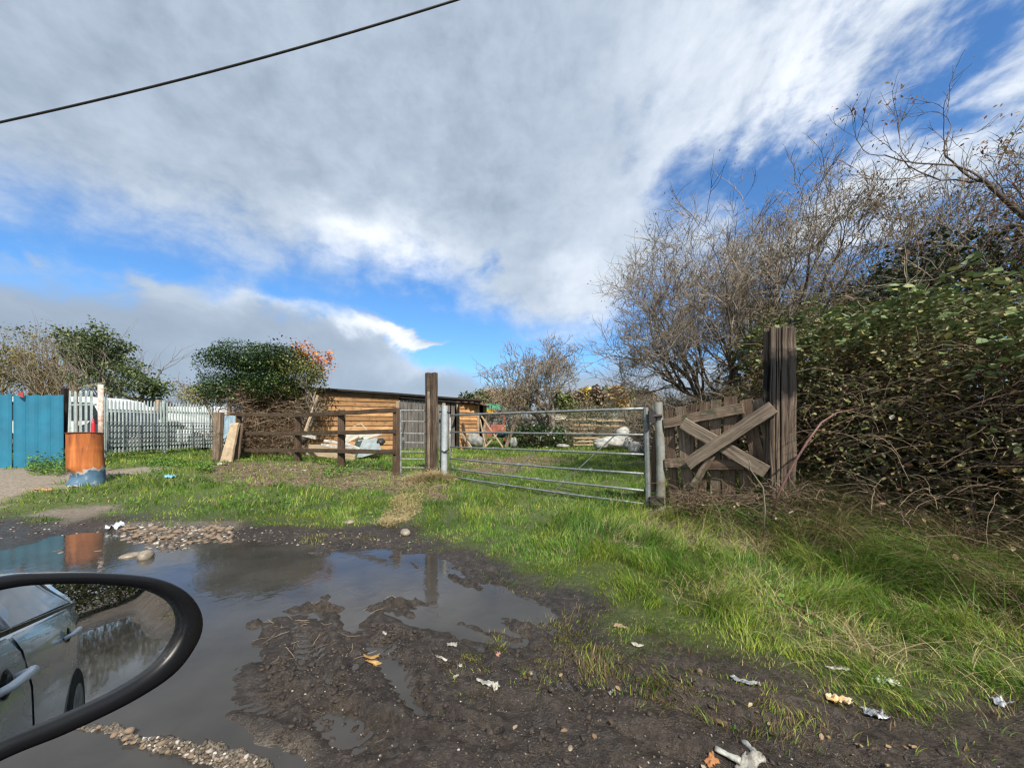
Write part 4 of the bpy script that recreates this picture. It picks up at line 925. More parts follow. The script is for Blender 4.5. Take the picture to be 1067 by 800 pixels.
# lean-to at the right end, ragged brown roof and dark doorway
LA, LB = P(480, HY, 13.3), P(512, HY, 15.4)
b0 = onground(498, 14.6); lt = thing('lean_to', 'small orange clad lean-to with ragged brown roof and dark doorway', 'shed', b0)
C1, C2 = P(478.5, HY, 13.0), P(496.5, HY, 13.5)
zt1 = P(480, 419.5, 13.0).z; zt2 = P(496, 421, 13.5).z
shedwall(lt, 'cladding', (C1.x, C1.y), (C2.x, C2.y), .3, zt1, zt2, MW['clad'], board=.13)
C3 = P(515, HY, 15.6)
MB().box((C2.x+.02, C2.y, .3), (C2.x+.10, C2.y+.08, zt2)).build('door_post', MW['trim'], lt)
MB().box((C2.x+.20, C2.y+.45, .3), (C2.x+.32, C2.y+.56, zt2)).build('door_post', MW['trim'], lt)
MB().box((C1.x-.02, C2.y+.9, .3), (C2.x+.3, C2.y+.95, zt2)).build('back_wall', roofm, lt)
mb = MB(); V = []; nn2 = 12
for j in range(4):
    for i in range(nn2+1):
        q = i/nn2; x = C1.x-.1+(C2.x+.40-C1.x+.1)*q; V.append((x, C1.y-.2+(.1 if i % 2 else 0)*(j == 0)+j*.5+q*.5, zt1+.05-.10*q**3+random.uniform(-.02, .02)-.03*(j == 0)))
mb.add(V, [(j*(nn2+1)+i, j*(nn2+1)+i+1, (j+1)*(nn2+1)+i+1, (j+1)*(nn2+1)+i) for j in range(3) for i in range(nn2)])
mb.add([(x, y, z-.035) for x, y, z in V], [((j+1)*(nn2+1)+i, (j+1)*(nn2+1)+i+1, j*(nn2+1)+i+1, j*(nn2+1)+i) for j in range(3) for i in range(nn2)])
mb.build('roof', plain('brown_thatch_felt', (.24, .15, .09), .95, c2=(.12, .07, .045), scale=10, bump=.8, bs=.03), lt)
# ------------------------------------------------------------ grass
def grass_blades(name, n, rlo, rhi, tlo, thi, fn, wide, parent=None, seed=1, segs=3, label=None):
    rg = np.random.default_rng(seed)
    th = rg.uniform(R(tlo), R(thi), n); r = np.exp(rg.uniform(math.log(rlo), math.log(rhi), n))
    x = r*np.sin(th); y = r*np.cos(th)
    keep, hgt_, colr, bend, azb = fn(x, y, r, rg)
    x, y, r, hgt_, colr, bend, azb = [q[keep] for q in (x, y, r, hgt_, colr, bend, azb)]
    n = len(x); z = height(x, y)-.004
    w = np.maximum(wide*rg.uniform(.6, 1.4, n), .0014*r)
    dx, dy = np.sin(azb), np.cos(azb)
    fa = rg.uniform(0, 2*np.pi, n); wx, wy = np.cos(fa), np.sin(fa)
    V = np.zeros((n, 2*segs+1, 3)); C = np.zeros((n, 2*segs+1, 3))
    for k in range(segs+1):
        q = k/segs; out = bend*hgt_*q**1.8; up = hgt_*(q-.32*np.minimum(bend, 1.6)*q**2.2)
        cx_, cy_, cz_ = x+dx*out, y+dy*out, z+up; ww = w*(1-q**1.6)*.5
        sh = np.clip(.72+.38*q, 0, 1.1)[None] if False else 1.0
        if k < segs:
            V[:, 2*k] = np.stack([cx_-wx*ww, cy_-wy*ww, cz_], 1); V[:, 2*k+1] = np.stack([cx_+wx*ww, cy_+wy*ww, cz_], 1)
        else: V[:, 2*segs] = np.stack([cx_, cy_, cz_], 1)
    C[:] = colr[:, None, :]
    b = (np.arange(n)*(2*segs+1))[:, None]
    tri = []
    for k in range(segs-1):
        tri.append(b+np.array([[2*k, 2*k+1, 2*k+3]])); tri.append(b+np.array([[2*k, 2*k+3, 2*k+2]]))
    tri.append(b+np.array([[2*segs-2, 2*segs-1, 2*segs]]))
    return raw(name, V.reshape(-1, 3), np.concatenate(tri), grass_m, parent, col=C.reshape(-1, 3), kind='stuff')
grass_m, tg, bg = nt('grass_blades')
vc = N(tg, 'ShaderNodeVertexColor', layer_name='Col'); tg.links.new(vc.outputs[0], bg.inputs['Base Color']); bg.inputs['Roughness'].default_value = .55; bg.inputs['Specular IOR Level'].default_value = .35
tr = N(tg, 'ShaderNodeBsdfTranslucent'); tg.links.new(vc.outputs[0], tr.inputs[0]); ms = N(tg, 'ShaderNodeMixShader'); ms.inputs[0].default_value = .30
tg.links.new(bg.outputs[0], ms.inputs[1]); tg.links.new(tr.outputs[0], ms.inputs[2]); tg.links.new(ms.outputs[0], tg.nodes['Material Output'].inputs[0])
LUSH = np.array([.145, .280, .034]); DEEP = np.array([.080, .185, .025]); YEL = np.array([.34, .42, .060]); STR = np.array([.46, .38, .20]); BRN = np.array([.22, .15, .085])
def hedge_d(x, y): return x-np.interp(-y, [-14, -8, -5, -3.9, -2.9, -1.9, -.6, 2], [4.2, 3.4, 2.5, 2.75, 3.05, 3.7, 4.6, 6])
def field_fn(x, y, r, rg):
    n = len(x)
    g = polysd(x, y, GRASS)+fbm(x*3, y*3, 61, 4)*.35
    cov = sst(-g, -.22, .30)
    for px, py, rr_ in TUFT:
        c = G0(px, py, .03); cov = np.maximum(cov, .9*np.exp(-((x-c[0])**2+((y-c[1]))**2)/(rr_**2)))
    bare = np.zeros(n)
    for L_ in DIRT: bare = np.maximum(bare, sst(-(polysd(x, y, L_)+fbm(x*3, y*3, 65, 4)*.5), -.15, .12))
    for L_ in LITTER: bare = np.maximum(bare, .62*sst(-(polysd(x, y, L_)+fbm(x*4, y*4, 63, 4)*.5), -.1, .2))
    bare = np.maximum(bare, .8*sst(-(polysd(x, y, STRAW)+fbm(x*4, y*4, 68, 3)*.2), -.1, .1))
    cov = cov*(1-bare)
    clump = fbm(x*4.5, y*4.5, 81, 3); patch = fbm(x*1.1, y*1.1, 83, 4); fine = fbm(x*13, y*13, 85, 2)
    cov = cov*np.clip(.75+1.3*fine+.8*clump, .08, 1)
    keep = rg.random(n) < cov
    right = sst(x, .3, 1.6)*sst(-y, -5.5, -3.8); hd = hedge_d(x, y); longg = sst(hd, -1.3, -.2)*sst(-y, -6, -4.2)
    h = .030+.038*sst(-g, .1, 1.0)+.085*right*sst(-g, .0, .7)+.13*longg
    h = h*np.clip(1+1.5*clump+.7*fine, .35, 2.2)*rg.uniform(.55, 1.25, n)
    h = np.where(r > 12, h*1.1, h)
    q = rg.random(n)[:, None]; pt = np.clip(.5+1.5*patch, 0, 1)[:, None]
    c = DEEP*(1-pt)+LUSH*pt; c = np.where(q < .35, c*.75, c); yl = np.clip(.26+.9*fbm(x*2.2, y*2.2, 91, 3)+.25*sst(-g, .6, -.1), .03, .8)
    c = np.where(rg.random(n)[:, None] < yl[:, None], YEL*rg.uniform(.6, 1.1, (n, 1)), c)
    st = .05+.12*longg+.12*np.clip(fbm(x*1.7, y*1.7, 93, 3)*2, 0, 1)
    c = np.where(rg.random(n)[:, None] < st[:, None], STR*rg.uniform(.5, 1.1, (n, 1)), c)
    c = c*rg.uniform(.7, 1.3, (n, 1))
    c = np.where(rg.random((n, 1)) < (.55*sst(g, -.25, .1))[:, None], BRN*rg.uniform(.5, 1.3, (n, 1)), c)
    bend = rg.uniform(.15, .9, n)+.7*longg+.4*right*rg.random(n)
    az_ = fbm(x*2.1, y*2.1, 95, 3)*7+rg.normal(size=n)*.9+2.2
    return keep, h, c, bend, az_
grass = grass_blades('grass', 430000, 1.35, 30, -62, 64, field_fn, .0035, seed=3)
def long_fn(x, y, r, rg):
    n = len(x); hd = hedge_d(x, y)+fbm(x*2, y*2, 99, 3)*.5
    g = polysd(x, y, GRASS)
    cov = sst(hd, -1.25, -.1)*sst(-hd, -.9, -.3)*sst(-g, .1, .4)*np.where(y < 5, 1, .15); cl = fbm(x*5, y*5, 101, 3)
    keep = rg.random(n) < cov*np.clip(.6+1.8*cl, .1, 1)
    h = rg.uniform(.18, .48, n)*np.clip(1+cl, .5, 1.5)*(.65+.5*sst(hd, -1, 0))
    q = rg.random((n, 1)); drift = np.clip(.42+1.3*fbm(x*1.4, y*1.4, 103, 3)+.35*sst(x, 2.2, 3.6), .08, .9)[:, None]
    c = np.where(q < drift*.6, STR*rg.uniform(.45, 1.0, (n, 1)), np.where(q < drift, BRN*rg.uniform(.6, 1.2, (n, 1)), np.where(rg.random((n, 1)) < .5, LUSH, DEEP)*rg.uniform(.6, 1.2, (n, 1))))
    bend = rg.uniform(.5, 1.7, n); az_ = fbm(x*1.6, y*1.6, 105, 3)*9+rg.normal(size=n)*.9+4.0
    return keep, h, c, bend, az_
grass_blades('long_grass', 90000, 1.7, 9, 22, 66, long_fn, .0042, seed=4, segs=5)
def straw_fn(x, y, r, rg):
    n = len(x); m_ = np.zeros(n)
    m_ = np.maximum(m_, sst(-(polysd(x, y, STRAW)+fbm(x*4, y*4, 68, 3)*.2), -.12, .05))
    c1 = onground(447, 6.6); d1_ = np.hypot((x-c1.x)/.42, (y-c1.y)/.22); m_ = np.maximum(m_, np.exp(-d1_**2)*1.0)
    c2 = G0(758, 570, .15); m_ = np.maximum(m_, .9*np.exp(-np.hypot((x-c2[0]-.0)/.22, (y-c2[1])/.12)**2))
    for px, py, w_ in ((745, 612, .16), (760, 598, .18), (875, 650, .25), (960, 640, .35), (1000, 560, .45), (1040, 600, .5), (930, 600, .3)):
        c = G0(px, py, .12); m_ = np.maximum(m_, .45*np.exp(-np.hypot((x-c[0])/w_, (y-c[1])/w_)**2))
    for L_ in LITTER: m_ = np.maximum(m_, .20*sst(-polysd(x, y, L_), -.1, .2))
    keep = rg.random(n) < m_
    tuf = np.exp(-d1_**2); h = .03+.30*tuf*rg.uniform(.4, 1, n)+rg.uniform(.04, .16, n)*sst(-y, -4.6, -3.9)
    c = np.where(rg.random((n, 1)) < .82, STR, BRN)*rg.uniform(.7, 1.35, (n, 1))
    bend = rg.uniform(.5, 2.2, n); az_ = rg.uniform(0, 6.28, n)
    return keep, h, c, bend, az_
grass_blades('dry_grass', 120000, 1.5, 12, -40, 60, straw_fn, .0035, seed=5, segs=4)
grass_blades('dry_tuft', 9000, 6.2, 7.2, -16, -8, straw_fn, .004, seed=6, segs=4)
grass_blades('straw', 14000, 4.4, 6.2, -19, -11, straw_fn, .004, seed=8, segs=3)
# broad-leaved weeds
def scatter_px(poly, n, rg, z=.2):
    pg = g0l(poly) if z is None else [G0(a, b, z) for a, b in poly]
    xs_ = [p[0] for p in pg]; ys_ = [p[1] for p in pg]; X_ = rg.uniform(min(xs_), max(xs_), n*4); Y_ = rg.uniform(min(ys_), max(ys_), n*4)
    k = polysd(X_, Y_, pg) < 0; return X_[k][:n], Y_[k][:n]
weed_m = island('weed_leaf', [(0, (.05, .12, .018)), (.5, (.10, .22, .03)), (1, (.20, .30, .06))], trans=.25)
def patchy(name, polys, n, sz, hh, mat, label=None, cat=None, group=None, seed=1, kind=None, z=.3):
    rg = np.random.default_rng(seed); pts = []
    for poly in polys:
        X_, Y_ = scatter_px(poly, n, rg, z); hm = hh*np.clip(1+1.6*fbm(X_*3, Y_*3, seed, 3), .2, 2)
        pts.append(np.stack([X_, Y_, height(X_, Y_)+hm*rg.random(len(X_))], 1))
    o = leaves(name, np.concatenate(pts), rg.uniform(.6, 1.3, sum(len(p) for p in pts))*sz, mat, None, aspect=.6, up=1.2, kind=kind)
    if label: tag(o, label, cat, group)
    return o
patchy('weed_patch', [[(150, 482), (165, 479), (195, 481), (196, 488), (160, 492)]], 900, .045, .09, weed_m, 'bright green low weed patch on the grass right of the drum', 'weeds', seed=5)
patchy('weed_patch', [[(26, 488), (50, 486), (66, 484), (80, 488), (60, 496), (30, 494)]], 1500, .045, .22, weed_m, 'green weeds growing at the foot of the blue fence and black post', 'weeds', seed=6)
patchy('weed_patch', [[(335, 486), (372, 484), (378, 491), (340, 493)], [(205, 483), (225, 484), (222, 490), (205, 490)]], 500, .045, .12, weed_m, 'dark green weeds in the brown litter before the rail fence', 'weeds', seed=7)
# dead leaves and clods strewn about (uncountable)
dead_m = island('dead_leaf', [(0, (.05, .03, .02)), (.4, (.13, .08, .045)), (.8, (.28, .19, .11)), (1, (.42, .34, .24))], rough=.8)
rg = np.random.default_rng(77)
pts = []
for poly, n, z in (([(205, 488), (235, 479), (330, 481), (400, 487), (470, 496), (465, 509), (400, 502), (330, 498), (240, 498)], 2600, .3), ([(640, 540), (690, 526), (800, 540), (830, 562), (700, 560), (640, 552)], 1500, .2),
                   ([(520, 680), (700, 700), (900, 760), (1067, 780), (1200, 800), (600, 800), (500, 740)], 20, .08), ([(700, 690), (860, 735), (1060, 775), (1067, 795), (850, 760), (700, 720)], 22, .1), ([(478, 478), (560, 474), (600, 480), (520, 492), (480, 490)], 900, .3)):
    X_, Y_ = scatter_px(poly, n, rg, z); pts.append(np.stack([X_, Y_, height(X_, Y_)+.004+rg.random(len(X_))*.012], 1))
Pn = np.concatenate(pts); leaves('leaf_litter', Pn, rg.uniform(.012, .032, len(Pn))*(1+.10*np.maximum(Pn[:, 1]-3, 0)), dead_m, None, aspect=.55, up=2.5, droop=0, rng=rg, kind='stuff')
# straw bits and mud debris
def sticks(name, poly, n, l0, l1, r_, mat, z, seed, lift=.01, kind='stuff'):
    rg = np.random.default_rng(seed); X_, Y_ = scatter_px(poly, n, rg, z); n = len(X_); a_ = rg.uniform(0, 6.28, n); L_ = rg.uniform(l0, l1, n); Zb = height(X_, Y_)
    ps = []; rs = []
    for i in range(n):
        dx, dy = math.cos(a_[i])*L_[i]/2, math.sin(a_[i])*L_[i]/2
        xx = np.array([X_[i]-dx, X_[i]+rg.normal()*.01, X_[i]+dx]); yy = np.array([Y_[i]-dy, Y_[i]+rg.normal()*.01, Y_[i]+dy]); zz_ = height(xx, yy)+r_+rg.random()*lift
        ps.append(np.stack([xx, yy, zz_], 1)); rs.append([r_, r_, r_*.6])
    return tubes(name, ps, rs, mat, None, sides=4, kind=kind)
sticks('mud_twigs', [(290, 640), (520, 680), (700, 705), (900, 765), (1060, 790), (1060, 800), (300, 800), (280, 710)], 150, .012, .045, .0009, twig_dark, .06, 12)
sticks('brown_twigs', [(640, 535), (690, 526), (830, 540), (835, 565), (700, 562), (640, 552)], 300, .06, .3, .0025, twig_m, .2, 13, lift=.05)
sticks('fence_litter', [(205, 488), (235, 480), (330, 482), (470, 496), (465, 508), (330, 497), (240, 497)], 350, .06, .3, .003, twig_m, .3, 14, lift=.06)
sticks('reed_bits', [(195, 600), (300, 560), (470, 600), (420, 680), (290, 700)], 150, .03, .12, .0012, twig_m, .0, 15, lift=.004)
# pebbles
def blobs(name, C, S, mat, parent=None, kind=None, rg=RNG, flat=.6, rough=.25, origin=None):
    t_ = (1+5**.5)/2; ico = np.array([(-1, t_, 0), (1, t_, 0), (-1, -t_, 0), (1, -t_, 0), (0, -1, t_), (0, 1, t_), (0, -1, -t_), (0, 1, -t_), (t_, 0, -1), (t_, 0, 1), (-t_, 0, -1), (-t_, 0, 1)], float); ico /= np.linalg.norm(ico[0])
    fi = np.array([(0, 11, 5), (0, 5, 1), (0, 1, 7), (0, 7, 10), (0, 10, 11), (1, 5, 9), (5, 11, 4), (11, 10, 2), (10, 7, 6), (7, 1, 8), (3, 9, 4), (3, 4, 2), (3, 2, 6), (3, 6, 8), (3, 8, 9), (4, 9, 5), (2, 4, 11), (6, 2, 10), (8, 6, 7), (9, 8, 1)])
    n = len(C); sc = rg.uniform(.6, 1.4, (n, 1, 3)); sc[:, :, 2] *= flat
    V = ico[None]*(1+rg.normal(size=(n, 12, 1))*rough)*sc*np.asarray(S)[:, None, None]
    a_ = rg.uniform(0, 6.28, n); c_, s_ = np.cos(a_)[:, None], np.sin(a_)[:, None]
    V = np.stack([V[:, :, 0]*c_-V[:, :, 1]*s_, V[:, :, 0]*s_+V[:, :, 1]*c_, V[:, :, 2]], -1)+np.asarray(C)[:, None]
    Fq = (fi[None]+(np.arange(n)*12)[:, None, None]).reshape(-1, 3)
    return raw(name, V.reshape(-1, 3), Fq, mat, parent, smooth=False, kind=kind, origin=origin)
peb_m = island('pebbles', [(0, (.07, .055, .045)), (.6, (.14, .115, .09)), (.88, (.28, .24, .20)), (1, (.5, .48, .44))], rough=.8)
rg = np.random.default_rng(31); pts = []; sz = []
for poly, n, s0, s1_, z in (([(290, 660), (420, 660), (560, 690), (700, 705), (900, 760), (1060, 785), (1060, 800), (300, 800)], 1100, .0012, .0042, .06), ([(85, 750), (185, 770), (280, 800), (270, 806), (170, 784), (85, 758)], 1500, .003, .009, .03), ([(120, 552), (150, 546), (245, 547), (240, 562), (180, 572), (130, 566)], 900, .008, .022, .04), ([(55, 568), (115, 572), (115, 582), (60, 578)], 300, .008, .02, .04), ([(0, 545), (120, 541), (300, 551), (440, 558), (440, 572), (250, 562), (0, 560)], 500, .004, .014, .03)):
    X_, Y_ = scatter_px(poly, n, rg, z); pts.append(np.stack([X_, Y_, height(X_, Y_)], 1)); sz.append(rg.uniform(s0, s1_, len(X_))**1)
blobs('gravel', np.concatenate(pts), np.concatenate(sz), peb_m, kind='stuff', rg=rg)
clod_m = plain('mud_clod', (.055, .044, .037), .7, c2=(.028, .022, .018), scale=60, bump=.5)
X_, Y_ = scatter_px([(280, 640), (400, 645), (560, 665), (700, 700), (900, 760), (1060, 785), (1060, 800), (300, 800), (270, 700)], 2600, rg, .05)
k_ = rg.random(len(X_)) < np.clip(.25+1.8*fbm(X_*3, Y_*3, 9, 3), .03, 1); X_, Y_ = X_[k_], Y_[k_]
blobs('mud_crumbs', np.stack([X_, Y_, height(X_, Y_)+.001], 1), rg.uniform(.003, .013, len(X_)), clod_m, kind='stuff', rg=rg, rough=.3)
# ------------------------------------------------------------ bramble hedge (right)
path = np.array([(5.2, 1.5), (4.6, 2.1), (3.98, 2.95), (3.75, 3.8), (3.7, 4.7), (4.3, 6.0)]); hts = np.array([1.55, 1.6, 1.7, 1.95, 2.15, 2.3]); wid = np.array([1.0, .9, .95, .95, 1.15, 1.3])
def ridge(n, rg, path, hts, wid, lo=.78, hi=1.06, thlo=-.2, thhi=3.4, amp=.22):
    L_ = np.r_[0, np.cumsum(np.hypot(*np.diff(path, axis=0).T))]; s = rg.uniform(0, L_[-1], n)
    px_ = np.interp(s, L_, path[:, 0]); py_ = np.interp(s, L_, path[:, 1]); h = np.interp(s, L_, hts); w = np.interp(s, L_, wid)
    tx = np.interp(s, L_, np.gradient(path[:, 0], L_)); ty = np.interp(s, L_, np.gradient(path[:, 1], L_)); nn_ = np.hypot(tx, ty); tx, ty = tx/nn_, ty/nn_
    th = rg.uniform(thlo, thhi, n); q = rg.uniform(lo, hi, n)*(1+amp*1.6*fbm(s*1.6, th*1.4, 111, 4))
    ct = np.cos(th); st = np.sin(th); ct = np.sign(ct)*np.abs(ct)**.7; st = np.sign(st)*np.abs(st)**.8
    x = px_+ty*ct*w*q; y = py_-tx*ct*w*q; g = .35
    return np.stack([x, y, g+np.maximum(st*h*q, -.1)], 1), th
hedge_m = island('bramble_leaf', [(0, (.06, .075, .028)), (.3, (.13, .155, .055)), (.58, (.19, .225, .08)), (.74, (.26, .26, .10)), (.88, (.32, .21, .12)), (.96, (.32, .30, .08)), (1, (.50, .50, .42))], trans=.2, rough=.5, spec=.4, patch=(1.1, .85, .75), pscale=1.6)
rg = np.random.default_rng(5)
hstem = island('hedge_stem', [(0, (.07, .048, .034)), (.5, (.15, .105, .072)), (1, (.28, .21, .145))], rough=.8)
hedge = thing('bramble_hedge', 'tall dark bramble hedge filling the right edge beside the charred sleeper post', 'hedge', (3.8, 3, .3))
C1_, th = ridge(88000, rg, path, hts, wid)
k_ = (C1_[:, 2] > 1.25-rg.random(len(C1_))*.8) | (rg.random(len(C1_)) < .22)
k_ &= fbm(C1_[:, 0]*2.2+C1_[:, 2]*1.7, C1_[:, 1]*2.2+C1_[:, 2], 121, 3) > -.22-.25*rg.random(len(C1_))
C1_ = C1_[k_]; leaves('foliage', C1_, .015+.045*rg.random(len(C1_))**1.8, hedge_m, hedge, aspect=.62, droop=.3, up=.7, rng=rg)
# big pale trifoliate leaves standing out of the mass
big_m = island('pale_bramble_leaf', [(0, (.09, .13, .045)), (.5, (.15, .21, .085)), (.85, (.22, .28, .14)), (1, (.34, .32, .10))], trans=.12, rough=.5)
Cb, th = ridge(3600, rg, path, hts, wid, .96, 1.12, -.1, 2.6); Cb = Cb[Cb[:, 2] > .75]; Cb = Cb[fbm(Cb[:, 1]*1.5, Cb[:, 2]*1.5, 131, 2) > .02]
Cb = np.repeat(Cb, 4, axis=0)+rg.normal(size=(len(Cb)*4, 3))*.025
leaves('bramble_leaves', Cb, rg.uniform(.035, .085, len(Cb)), big_m, hedge, aspect=.68, droop=.1, up=1.6, rng=rg)
def arcs(C, rg, l0, l1, r0, up0=.2, sag=.9, k=8, dirb=None):
    ps = []; rs = []
    for c in C:
        d = rg.normal(size=3)*.8; d[2] = abs(d[2])*.8+up0
        if dirb is not None: d += dirb
        d /= np.linalg.norm(d); L_ = rg.uniform(l0, l1); q = np.linspace(0, 1, k)[:, None]; w = np.cumsum(rg.normal(size=(k, 3))*L_*.018, axis=0)
        p = c+d*L_*q-np.array([0, 0, 1])*sag*L_*q**2*.6+w; p[:, 2] = np.maximum(p[:, 2], .12+.0*p[:, 2]); ps.append(p); r_ = r0*rg.uniform(.6, 1.6); rs.append(np.linspace(r_, r_*.4, k))
    return ps, rs
Cs, th = ridge(8000, rg, path, hts, wid, .70, 1.05, -.1, 3.2); Cs = Cs[(Cs[:, 2] < 1.5) | (rg.random(len(Cs)) < .35)]
ps, rs = arcs(Cs, rg, .25, .8, .0024); tubes('stems', ps, rs, hstem, hedge)
Cs, th = ridge(3000, rg, path, hts, wid, .95, 1.05, -.1, 2.2); Cs = Cs[Cs[:, 2] < 1.5]
ps, rs = arcs(Cs, rg, .25, .7, .0020); tubes('dead_stems', ps, rs, twig_m, hedge)
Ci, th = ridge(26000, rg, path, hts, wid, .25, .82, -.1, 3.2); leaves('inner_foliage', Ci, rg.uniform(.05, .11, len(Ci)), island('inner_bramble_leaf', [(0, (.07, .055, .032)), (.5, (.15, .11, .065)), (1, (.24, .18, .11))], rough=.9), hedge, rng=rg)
# thorny purple cane arching out in front
cane = thing('bramble_cane', 'single purple brown bramble cane arching out in front of the hedge', 'bramble cane', onground(806, 3.3))
q = [P(803, 540, 3.25), P(812, 512, 3.2), P(826, 485, 3.15), P(842, 459, 3.12), P(856, 440, 3.12), P(872, 430, 3.2), P(900, 424, 3.35)]
MB().tube(q, [.010, .0095, .009, .0085, .007, .006, .004], 8).build('cane', plain('purple_cane', (.22, .11, .10), .6, c2=(.13, .07, .06), scale=20), cane, smooth=True)
rg2 = np.random.default_rng(8); mb = MB()
for i in range(60):
    s_ = rg2.uniform(0, 5.5); i0 = int(s_); p = q[i0].lerp(q[i0+1], s_-i0); d = Vector(rg2.normal(size=3)).normalized(); mb.tube([p+d*.006, p+d*.019], [.003, .0004], 4)
mb.build('thorns', twig_m, cane)
for j, (pp, lab) in enumerate([([(795, 560), (797, 530), (795, 508), (781, 488), (781, 480)], 'thin pale dead stem standing before the foot of the charred post'), ([(1000, 470), (1010, 500), (1018, 540), (1045, 575)], 'dark arching bramble stem low on the right of the hedge')]):
    YY = 3.15 if j == 0 else 2.75; q_ = [P(a, b, YY-.05*i) for i, (a, b) in enumerate(pp)]; o0 = Vector((q_[0].x, q_[0].y, hgt(q_[0].x, q_[0].y)))
    tag(MB().tube(q_, [.008-.001*i for i in range(len(q_))], 6).build('bramble_shoot', twig_m if j == 0 else twig_dark, None, True, origin=o0), lab, 'stem')
# hedge continuing behind the wooden gate and along the field
rg = np.random.default_rng(15)
path2 = np.array([(2.9, 4.9), (3.6, 6.6), (4.6, 9.5), (5.6, 13), (6.6, 18)]); hts2 = np.array([1.1, 1.3, 1.4, 1.5, 1.6]); wid2 = np.array([.75, 1.1, 1.25, 1.4, 1.8])
h2 = thing('field_hedge', 'low brown twiggy hedge running away behind the broken wooden gate', 'hedge', (4, 8, .3))
Cc, th = ridge(30000, rg, path2, hts2, wid2, .5, 1.08, -.1, 3.3); k_ = fbm(Cc[:, 1]*1.5, Cc[:, 2]*2, 141, 3) > -.15; Cc = Cc[k_]
leaves('foliage', Cc, rg.uniform(.03, .07, len(Cc))*np.clip(Cc[:, 1]/7, 1, 2), island('hedge_leaf', [(0, (.03, .035, .014)), (.5, (.07, .075, .03)), (.8, (.12, .10, .05)), (1, (.20, .13, .07))], patch=(.7, .55, .5)), h2, rng=rg)
Cs, th = ridge(3800, rg, path2, hts2, wid2, .7, 1.1, .0, 3.1); ps, rs = arcs(Cs, rg, .4, 1.1, .0035, up0=.5, sag=.5); tubes('stems', ps, rs, twig_m, h2)
# ------------------------------------------------------------ bare trees on the right
def fan_tree(name, label, px, Y, stems, seed, length, rad, spread_dir, leafm=None, leafn=0, lsz=.04, bk=None, tw=None, cat='tree', group=None, depth=5, up=.10, wig=.13, spread=.42, z0=None, lean=(0, 0, 0), kids=(3, 5), shrink=.66, nm='bare_tree', rmin=.0042, along=(.25, 1.0)):
    rg = np.random.default_rng(seed); b0 = onground(px, Y)
    root = thing(name, label, cat, b0, group); out = []
    for i in range(stems):
        a_ = rg.uniform(0, 6.28); d = np.array([math.cos(a_)*spread_dir, math.sin(a_)*spread_dir*.8, 1.0])+np.array(lean)
        st = np.array(b0)+np.array([math.cos(a_), math.sin(a_), 0])*rg.uniform(0, .09)+np.array([0, 0, -.1])
        grow(st, d, length*rg.uniform(.8, 1.15), rad*rg.uniform(.6, 1.1), depth, rg, spread, kids, .62, up, out, wig, 6, shrink, rmin=rmin, along=along)
    split_tree(out, root, bk or bark, tw or twig_m, 2)
    if leafn:
        tips = np.array([o[0][-1] for o in out if o[2] >= depth-1]); k_ = rg.integers(0, len(tips), leafn)
        C_ = tips[k_]+rg.normal(size=(leafn, 3))*.05
        leaves('leaves', C_, rg.uniform(.6, 1.3, leafn)*lsz, leafm, root, aspect=.42, droop=.5, rng=rg)
    return root, out
autl = island('russet_leaf', [(0, (.16, .08, .04)), (.4, (.32, .16, .08)), (.7, (.42, .25, .14)), (1, (.22, .24, .09))], trans=.25)
olive = island('olive_leaf', [(0, (.05, .06, .02)), (.5, (.12, .13, .05)), (.8, (.22, .20, .08)), (1, (.30, .18, .09))], trans=.25)
fan_tree('bare_tree', 'wide leafless grey tree fanning out behind the broken wooden gate', 768, 6.7, 14, 21, 1.93, .055, .80, olive, 6000, .034, rmin=.0034, lean=(-.12, 0, 0), kids=(4, 5), depth=5, shrink=.60, wig=.17, spread=.62, up=.07, along=(.4, 1.0))
fan_tree('bare_tree', 'upright leafless tree directly behind the charred sleeper post', 848, 6.4, 6, 23, 1.95, .045, .40, olive, 3200, .034, rmin=.0034, kids=(3, 5), depth=5, shrink=.60, wig=.18, spread=.62, up=.07, along=(.4, 1.0))
fan_tree('bare_tree', 'thin branched tree with few russet leaves rising above the middle of the hedge', 925, 5.6, 5, 25, 1.42, .045, .46, autl, 2600, .05, tw=twig_dark, rmin=.0034, kids=(3, 5), depth=5, shrink=.62, wig=.18, spread=.6, up=.08, along=(.4, 1.0))
fan_tree('bare_tree', 'tallest dark tree with russet leaf tufts at the right edge', 1020, 4.9, 5, 27, 1.95, .055, .42, autl, 3800, .055, tw=twig_dark, bk=bark, rmin=.0032, kids=(3, 4), depth=5, shrink=.62, lean=(-.05, 0, 0), wig=.18, spread=.6, up=.08, along=(.4, 1.0))
fan_tree('bare_tree', 'dark branched tree leaning out of the frame at the right edge', 1090, 4.7, 4, 29, 1.9, .08, .40, autl, 2600, .05, tw=twig_dark, bk=plain('dark_bark', (.06, .045, .035), .9), rmin=.0032, kids=(3, 4), depth=5, shrink=.62, lean=(-.15, 0, 0), wig=.18, spread=.6, up=.08, along=(.4, 1.0))
